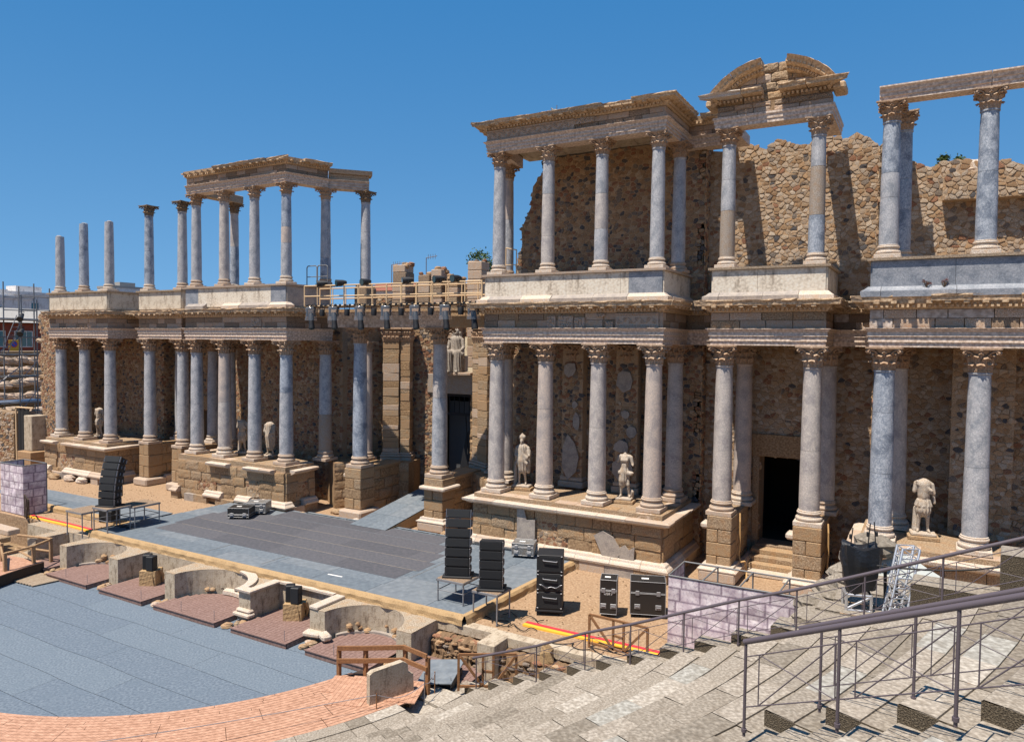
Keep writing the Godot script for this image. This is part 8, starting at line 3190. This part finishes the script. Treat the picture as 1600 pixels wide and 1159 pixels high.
func surroundings() -> void:
	rng.seed = 111
	mk("window_teal", Color(0.05, 0.16, 0.19), 0.15)
	# red brick building beyond the scaffold at the far left
	var o := thing("brick_building", "long red brick building with grey roof and teal windows beyond the scaffold", "building", V(-76, 0, -22))
	var b := MB.new()
	b.box(V(-4, 5.0, 0), V(8, 10.2, 34))
	part(o, "wall", b.mesh(), M.brick_red)
	var r := MB.new()
	r.prism([Vector2(-17.5, 0), Vector2(17.5, 0), Vector2(17.5, 0.25), Vector2(-17.5, 0.25)], 0, 0.01, at(0, 30, 0))
	r = MB.new()
	r.quad(V(0.6, 10.1, -17.5), V(0.6, 10.1, 17.5), V(-5, 12.0, 17.5), V(-5, 12.0, -17.5), V(1, 2, 0))
	r.quad(V(0.6, 10.0, -17.5), V(0.6, 10.0, 17.5), V(-9, 10.0, 17.5), V(-9, 10.0, -17.5), V(0, -1, 0))
	r.quad(V(-9, 10.1, -17.5), V(-9, 10.1, 17.5), V(-5, 12.0, 17.5), V(-5, 12.0, -17.5), V(-1, 2, 0))
	for s in [-1.0, 1.0]:
		r.tri(V(0.6, 10.1, 17.5 * s), V(-9, 10.1, 17.5 * s), V(-5, 12.0, 17.5 * s), V(0, 0, s))
	part(o, "roof", r.mesh(), M.roof_grey)
	for k in 8:
		window_on(o, Transform3D(Basis(Vector3.UP, PI / 2), V(0.02, 8.1, -14 + k * 3.1)), 2.0, 1.9, 3)
	var band := MB.new()
	band.box(V(0.03, 6.55, 0), V(0.12, 0.22, 33))
	part(o, "sill_band", band.mesh(), M.wall_white)
	var sg := thing("road_sign", "yellow sign with a blue no-parking disc, seen through the scaffold", "sign", V(-60, 5.4, -14.6), "", PI / 2)
	var p := MB.new()
	p.box(V(0, 2.0, 0), V(0.95, 1.25, 0.05), 0.01)
	p.tube(V(0, -2.0, -0.05), V(0, 2.5, -0.05), 0.04, 8)
	part(sg, "panel", p.mesh(), M.yellow)
	var dsc := MB.new()
	dsc.tube(V(0, 2.2, 0.025), V(0, 2.2, 0.045), 0.33, 20)
	part(sg, "red_disc", dsc.mesh(), M.red)
	var ds2 := MB.new()
	ds2.tube(V(0, 2.2, 0.047), V(0, 2.2, 0.055), 0.26, 20)
	part(sg, "blue_disc", ds2.mesh(), mk("sign_blue", Color(0.03, 0.10, 0.45), 0.5))
	var ds3 := MB.new()
	ds3.box(V(0, 2.2, 0.06), V(0.5, 0.07, 0.006), 0.0, Basis(Vector3(0, 0, 1), -0.78))
	part(sg, "bar", ds3.mesh(), M.red)
	# hedge
	var hg := thing("hedge", "dark clipped hedge before the red brick building", "hedge", V(-64, 3.6, -14))
	var hb := MB.new()
	for k in 10:
		leaves(hb, V(rng.randf_range(-0.3, 0.3), 0.9, -11 + k * 2.4), V(1.0, 1.2, 1.6), 520, 0.16)
	part(hg, "foliage", hb.mesh(), M.leaf_dark)
	var hc := MB.new()
	hc.box(V(-0.2, 0.7, 0), V(1.1, 2.3, 24))
	part(hg, "core", hc.mesh(), M.leaf_dark)
	# raised ground with rows of ruined stone seats
	var tr := MB.new()
	for k in 6:
		tr.box(V(-37.0 - k * 3.2, 1.4 + 0.42 * k, -6.0), V(3.3, 2.8 + 0.84 * k, 36))
	struct("terrain_rise", tr.mesh(), M.earth)
	var rw := thing("stone_rows", "rows of ruined grey stone seats beyond the left end, seen through the scaffold", "ruins")
	var st: Dictionary = {}
	for k in 5:
		for j in 60:
			var s := rng.randf_range(0.5, 1.1)
			part(rw, "stone", pick(rock_lib), M[pick(["granite2", "base_stone", "granite0", "stone7"])], Transform3D(Basis(Vector3.UP, rng.randf() * 0.5).scaled(V(s * 0.8, 0.55, s * 1.3)), V(-35.3 - 3.2 * k + rng.randf_range(-0.3, 0.3), 2.95 + 0.84 * k + rng.randf_range(-0.1, 0.15), -15 + j * 0.38)))
	# rubble wall, black curtain and boards by the far left entrance
	wall("low rubble wall of the far left entrance, behind the canvas box", V(-34.0, 0, 1.6), V(0.95, 0, -0.31).normalized(), [Vector2(0, 0), Vector2(4.2, 0), Vector2(4.2, 3.4), Vector2(2.2, 3.6), Vector2(0, 3.5)], 0.8, 60, W_OCHRE, "mortar_dark")
	var cu := thing("curtain", "black curtain hanging beside the torn left end of the stage building", "curtain", V(-29.7, 0, 0.2))
	var cm := MB.new()
	for k in 14:
		var x0 := k * 0.1
		cm.quad(V(x0, 0.0, 0.06 * sin(k * 1.4)), V(x0 + 0.1, 0.0, 0.06 * sin((k + 1) * 1.4)), V(x0 + 0.1, 3.75, 0.06 * sin((k + 1) * 1.4)), V(x0, 3.75, 0.06 * sin(k * 1.4)), V(0, 0, 1))
	part(cu, "cloth", cm.mesh(), M.black_soft)
	var pole := MB.new()
	pole.tube(V(-0.2, 3.8, 0), V(1.8, 3.85, 0), 0.05, 8)
	pole.tube(V(0.02, 0, 0.1), V(-0.05, 3.7, 0.1), 0.06, 8)
	part(cu, "pole", pole.mesh(), M.truss_tan)
	var pe := thing("pier", "pale stone pier with dark stains below the torn left end", "pier", V(-28.0, 0, 0.1))
	var pm := MB.new()
	pm.box(V(0.1, 2.3, 0), V(0.9, 2.2, 0.9), 0.03)
	part(pe, "shaft", pm.mesh(), M.concrete)
	for k in 3:
		var bm := MB.new()
		bm.box(V(0.3, 0.2 + 0.4 * k, 0.3), V(1.5, 0.39, 1.0), 0.02)
		part(pe, "board", bm.mesh(), M.timber_pale)
	# scaffold with ladder and lamps
	var sc := thing("scaffold", "grey steel scaffold with ladder beside the torn left end", "scaffold")
	var zs := [-0.2, -1.59, -2.74, -3.6]
	for k in 4:
		for x in [-33.0, -35.0]:
			var m := MB.new()
			m.tube(V(x, 0, zs[k]), V(x, [9.4, 11.75, 10.9, 11.75][k] + (0.4 if x < -34 else 0.0), zs[k]), 0.045, 8)
			part(sc, "standard", m.mesh(), M.galvanised)
	for y in [3.8, 5.6, 7.1, 8.3, 9.5, 10.2, 11.1]:
		var m := MB.new()
		for x in [-33.0, -35.0]:
			m.tube(V(x, y, 1.2 if y < 10 else -1.59), V(x, y, -3.7), 0.035, 8)
		for z in zs:
			if y < 10:
				m.tube(V(-33, y, z), V(-35, y, z), 0.035, 8)
		part(sc, "ledger", m.mesh(), M.galvanised)
	for q in [[4.2, 6.3], [6.3, 8.3]]:
		var m := MB.new()
		m.tube(V(-32.95, q[0], 1.0), V(-32.95, q[1], -1.6), 0.035, 8)
		m.tube(V(-33.0, q[0] - 1.0, -1.6), V(-33.0, q[1] - 0.6, -3.6), 0.03, 8)
		part(sc, "brace", m.mesh(), M.alu)
	var bd := MB.new()
	bd.box(V(-34, 9.56, -1.5), V(2.0, 0.06, 4.2))
	bd.box(V(-34, 3.86, -1.0), V(2.0, 0.1, 5.0))
	part(sc, "deck", bd.mesh(), M.steel)
	var ld := MB.new()
	ld.tube(V(-32.8, 7.2, -0.35), V(-32.8, 9.8, -1.35), 0.03, 6)
	ld.tube(V(-32.8, 7.2, -0.75), V(-32.8, 9.8, -1.75), 0.03, 6)
	for k in 9:
		ld.tube(V(-32.8, 7.3 + k * 0.28, -0.39 - k * 0.108), V(-32.8, 7.3 + k * 0.28, -0.79 - k * 0.108), 0.02, 6)
	part(sc, "ladder", ld.mesh(), M.alu)
	for k in 2:
		var l := thing("floodlight", "black floodlight clamped to the scaffold, %s one" % ["upper", "lower"][k], "floodlight", V(-32.7, [9.75, 8.75][k], -1.6))
		var m := MB.new()
		m.tube(V(0.35, -0.25, 0.3), V(-0.1, 0.1, -0.1), 0.2, 12, 0.12)
		part(l, "housing", m.mesh(), M.black)
		var y := MB.new()
		y.path([V(0, 0.25, 0.2), V(0, 0.3, 0), V(0, 0.25, -0.2)], 0.025, 6)
		part(l, "yoke", y.mesh(), M.black)
	# ruined piers standing behind the central gap
	var piers := [[-4.35, -7.0, 0.9, 9.0, 12.2], [-2.9, -7.3, 0.75, 9.0, 11.9], [-2.0, -7.2, 0.7, 9.0, 11.6], [-1.1, -7.4, 0.7, 9.0, 11.75], [0.55, -7.0, 0.85, 9.0, 12.35]]
	for k in piers.size():
		var q: Array = piers[k]
		var pr := thing("ruined_pier", "ruined stone pier behind the lighting walkway, %s" % ["leftmost and square", "second from the left", "middle one", "fourth, topped by rubble", "rightmost, of squared blocks"][k], "ruined pier", V(q[0], 0, q[1]))
		var y: float = 7.0
		while y < q[4]:
			var m := MB.new()
			var h := rng.randf_range(0.4, 0.62)
			m.box(V(rng.randf_range(-0.03, 0.03), y + h * 0.5, 0), V(q[2] * rng.randf_range(0.93, 1.03), h - 0.01, 0.8), 0.03)
			part(pr, "block", m.mesh(), M[pick(["granite2", "block4", "granite3", "granite0"])])
			y += h
		for j in 7:
			var s := rng.randf_range(0.2, 0.42)
			part(pr, "stone", pick(rock_lib), M["stone%d" % pick([0, 3, 5, 6])], Transform3D(Basis(Vector3.UP, rng.randf() * 6.0).scaled(V(s, s * 0.6, s)), V(rng.randf_range(-0.4, 0.4), y + rng.randf_range(-0.1, 0.1), rng.randf_range(-0.3, 0.3))))
	wall("low ruined back wall behind the lighting walkway", V(-7.4, 0, -7.6), V(1, 0, 0), [Vector2(0, 8.6), Vector2(8.6, 8.6), Vector2(8.6, 9.9), Vector2(7.6, 10.3), Vector2(7.0, 11.3), Vector2(6.2, 11.6), Vector2(5.4, 11.4), Vector2(4.6, 11.7), Vector2(3.5, 11.5), Vector2(3.0, 11.0), Vector2(0, 10.9)], 0.5, 60, W_DARK, "mortar_dark")
	# buildings behind the stage
	house("cream coloured house with blue window seen past the seated statue", V(-30, 0, -52), V(14, 14.0, 8), "wall_cream", "roof_tile", 0.0, 4)
	house("metal-roofed shed behind the ruined piers", V(-29.0, 0, -58), V(7, 13.2, 8), "wall_white", "galvanised", 2.2, 0)
	house("low house with red tiled roof left of the ruined piers", V(-41.5, 0, -55), V(9, 15.0, 8), "wall_white", "roof_tile", 1.3, 2)
	house("white flat-roofed block on the skyline behind the left scaffold", V(-108, 0, -33), V(12, 14.2, 10), "wall_white", "wall_white", 0.0, 4)
	house("white stepped block on the skyline right of the scaffold top", V(-112, 0, -41), V(10, 15.2, 8), "wall_white", "wall_white", 0.0, 3)
	house("small white house on the skyline between the broken shafts", V(-154, 0, -86), V(7, 20.6, 8), "wall_white", "roof_grey", 0.0, 2)
	house("grey roofed house on the skyline left of the free upper column", V(-140, 0, -86), V(8, 18.9, 8), "wall_white", "roof_grey", 1.0, 2)
	# aerials
	for k in 4:
		var q: Array = [[-41.5, 15.5, -52.0, 3.0], [-32.9, 15.0, -48.0, 3.6], [-140, 19.3, -84, 4.0], [7.35, 16.6, -2.2, 1.55]][k]
		var m := MB.new()
		var c := V(q[0], q[1], q[2])
		m.tube(c, c + V(0, q[3], 0), 0.02 if k == 3 else 0.06, 6)
		if k == 3:
			for j in 8:
				var a := TAU * j / 8.0
				m.tube(c + V(0, q[3] - 0.35, 0), c + V(cos(a) * 0.22, q[3] - 0.3, sin(a) * 0.22), 0.012, 5)
			m.lathe([Vector2(0, q[3] - 0.42), Vector2(0.06, q[3] - 0.4), Vector2(0.06, q[3] - 0.3), Vector2(0, q[3] - 0.28)], 8, c)
		else:
			m.tube(c + V(0, q[3], 0), c + V(1.6, q[3] + 0.15, 0), 0.05, 6)
			for j in 4:
				m.tube(c + V(0.3 + 0.35 * j, q[3] - 0.2, 0), c + V(0.3 + 0.35 * j, q[3] + 0.4, 0), 0.03, 5)
		tag(part(self, "aerial", m.mesh(), M.steel), ["roof aerial above the red tiled roof behind the walkway", "tall aerial beside the leftmost ruined pier", "aerial on the skyline left of the free upper column", "spiked rod on the roof of the right block"][k], "aerial")
	# a pigeon on the spiked rod
	var bird := figure([[V(0, 0, 0), V(-0.13, 0.03, 0), 0.055, 0.04], [V(-0.13, 0.06, 0), V(-0.16, 0.10, 0), 0.03, 0.032], [V(0.05, -0.01, 0), V(0.2, -0.05, 0), 0.04, 0.015], [V(-0.18, 0.10, 0), V(-0.21, 0.095, 0), 0.012, 0.006]], [], 0.0, 1.0, 0.0, 0.014)
	tag(part(self, "pigeon", bird, M.case_grey, at(7.28, 17.95, -2.2)), "grey pigeon perched on the spiked rod above the roofed block", "bird")
	# plants
	tree("small green tree behind the wall left of the roofed block", V(-7.0, 9.5, -20), 5.6, 1.5, "leaf", 1500)
	for k in 3:
		var q: Array = [[21.5, 14.25, -3.4, 0.42, "leaf"], [20.95, 10.15, 0.62, 0.13, "leaf_red"], [21.4, 10.12, 0.62, 0.14, "leaf_red"]][k]
		var s := thing("shrub", ["green shrub growing on top of the wall behind the bare beam", "left red tuft of plants rooted in the blue marble parapet", "right red tuft of plants rooted in the blue marble parapet"][k], "plant", V(q[0], q[1], q[2]))
		var m := MB.new()
		leaves(m, V(0, q[3] * 0.6, 0), V(q[3], q[3] * 0.75, q[3] * 0.8), 420 if k == 0 else 120, q[3] * 0.14)
		part(s, "foliage", m.mesh(), M[q[4]])
		var st2 := MB.new()
		for j in 4:
			st2.tube(V(0, -0.1, 0), V(q[3] * 0.5 * cos(j * 1.7), q[3] * 0.7, q[3] * 0.5 * sin(j * 1.7)), 0.012, 5)
		part(s, "stem", st2.mesh(), M.bark)
	# white broken block on the low wall top at right
	var wb := part(self, "marble_lump", rock_lib[1], M.white_stone, Transform3D(Basis(Vector3.UP, 0.5).scaled(V(0.9, 0.5, 0.5)), V(22.2, 14.2, -3.1)))
	tag(wb, "white stone lump lying on the ragged wall top behind the bare beam", "stone")
	# left foot: timber railing and gangway by the far end of the orchestra
	var rl := thing("wooden_railing", "pale timber railing at the far left end of the orchestra", "railing")
	for q in [V(-9.1, -0.95, 11.0), V(-9.25, -0.95, 9.9), V(-9.8, -0.95, 8.95), V(-10.6, -0.95, 10.4)]:
		var m := MB.new()
		m.box(q + V(0, 0.55, 0), V(0.11, 1.1, 0.11), 0.005)
		part(rl, "post", m.mesh(), M.timber_pale)
	for q in [[V(-9.1, 0.12, 11.0), V(-9.25, 0.12, 9.9)], [V(-9.25, 0.12, 9.9), V(-9.8, 0.10, 8.95)], [V(-9.1, -0.35, 11.0), V(-10.9, 0.1, 10.3)], [V(-9.8, 0.12, 8.95), V(-11.6, 0.1, 9.3)], [V(-9.8, -0.4, 8.95), V(-11.6, -0.4, 9.3)], [V(-9.25, -0.38, 9.9), V(-11.0, -0.3, 9.7)]]:
		var m := MB.new()
		m.tube(q[0], q[1], 0.05, 4)
		part(rl, "rail", m.mesh(), M.timber_pale)
	var gw := thing("gangway", "pale grey plank gangway at the far left end of the orchestra", "gangway")
	for k in 16:
		var m := MB.new()
		m.box(V(-10.4 + 0.18 * k, -0.955, 10.35 - 0.01 * k), V(0.17, 0.04, 1.1), 0.003, Basis(Vector3.UP, -0.15))
		part(gw, "plank", m.mesh(), M.grey_plank)


func house(label: String, p: Vector3, s: Vector3, wall_mat: String, roof_mat: String, pitch: float, windows: int) -> void:
	var o := thing("house", label, "house", p)
	var b := MB.new()
	b.box(V(0, s.y * 0.5, 0), s)
	part(o, "wall", b.mesh(), M[wall_mat])
	var r := MB.new()
	var hx := s.x * 0.5 + 0.4
	var hz := s.z * 0.5 + 0.4
	if pitch > 0.0:
		r.quad(V(-hx, s.y, hz), V(hx, s.y, hz), V(hx, s.y + pitch, 0), V(-hx, s.y + pitch, 0), V(0, 1, 1))
		r.quad(V(-hx, s.y, -hz), V(hx, s.y, -hz), V(hx, s.y + pitch, 0), V(-hx, s.y + pitch, 0), V(0, 1, -1))
		for x in [-hx, hx]:
			r.tri(V(x, s.y, hz), V(x, s.y, -hz), V(x, s.y + pitch, 0), V(x, 0, 0))
	else:
		r.box(V(0, s.y + 0.25, 0), V(s.x + 0.2, 0.5, s.z + 0.2))
		r.box(V(s.x * 0.2, s.y + 0.9, 0), V(s.x * 0.3, 1.2, s.z * 0.5))
	part(o, "roof", r.mesh(), M[roof_mat])
	for k in windows:
		for f in 2:
			window_on(o, Transform3D(Basis(), V(-s.x * 0.5 + s.x * (k + 0.5) / windows, s.y - 1.9 - 3.0 * f, s.z * 0.5 + 0.02)), 1.2, 1.5, 2)
	for f in 2:
		window_on(o, Transform3D(Basis(Vector3.UP, PI / 2), V(s.x * 0.5 + 0.02, s.y - 1.9 - 3.0 * f, 0)), 1.4, 1.4, 2)


func _ready() -> void:
	# ---- camera
	var cam := Camera3D.new()
	cam.name = "camera"
	cam.fov = 53.42
	cam.near = 0.1
	cam.far = 2000.0
	cam.transform = Transform3D(Basis(Vector3.UP, deg_to_rad(29.594)) * Basis(Vector3.RIGHT, deg_to_rad(-2.156)) * Basis(Vector3(0, 0, 1), deg_to_rad(0.667)), Vector3(21.111, 8.283, 25.53))
	add_child(cam)
	cam.current = true
	# ---- sky, sun, exposure
	var env := Environment.new()
	env.background_mode = Environment.BG_SKY
	var sm := ProceduralSkyMaterial.new()
	sm.sky_top_color = Color(0.15, 0.405, 0.625)
	sm.sky_horizon_color = Color(0.425, 0.61, 0.77)
	sm.sky_curve = 0.16
	sm.ground_bottom_color = Color(0.40, 0.33, 0.25)
	sm.ground_horizon_color = Color(0.50, 0.48, 0.45)
	sm.sun_angle_max = 1.0
	env.sky = Sky.new()
	env.sky.sky_material = sm
	env.tonemap_mode = Environment.TONE_MAPPER_LINEAR
	env.tonemap_exposure = 1.46
	env.sdfgi_enabled = true
	env.ssao_enabled = true
	env.ssil_enabled = true
	var we := WorldEnvironment.new()
	we.name = "world"
	we.environment = env
	add_child(we)
	var sun := DirectionalLight3D.new()
	sun.name = "sun"
	sun.light_energy = 1.6
	sun.light_color = Color(1.0, 0.955, 0.895)
	sun.light_angular_distance = 0.5
	sun.shadow_enabled = true
	sun.look_at_from_position(Vector3(-0.14, 1.0, 0.395), Vector3.ZERO, Vector3(0, 0, 1))
	add_child(sun)
	materials()
	make_libs()
	ground()
	masonry()
	storeys()
	stage_front()
	stage_deck()
	orchestra_deck()
	seats()
	handrails()
	statues()
	equipment()
	surroundings()
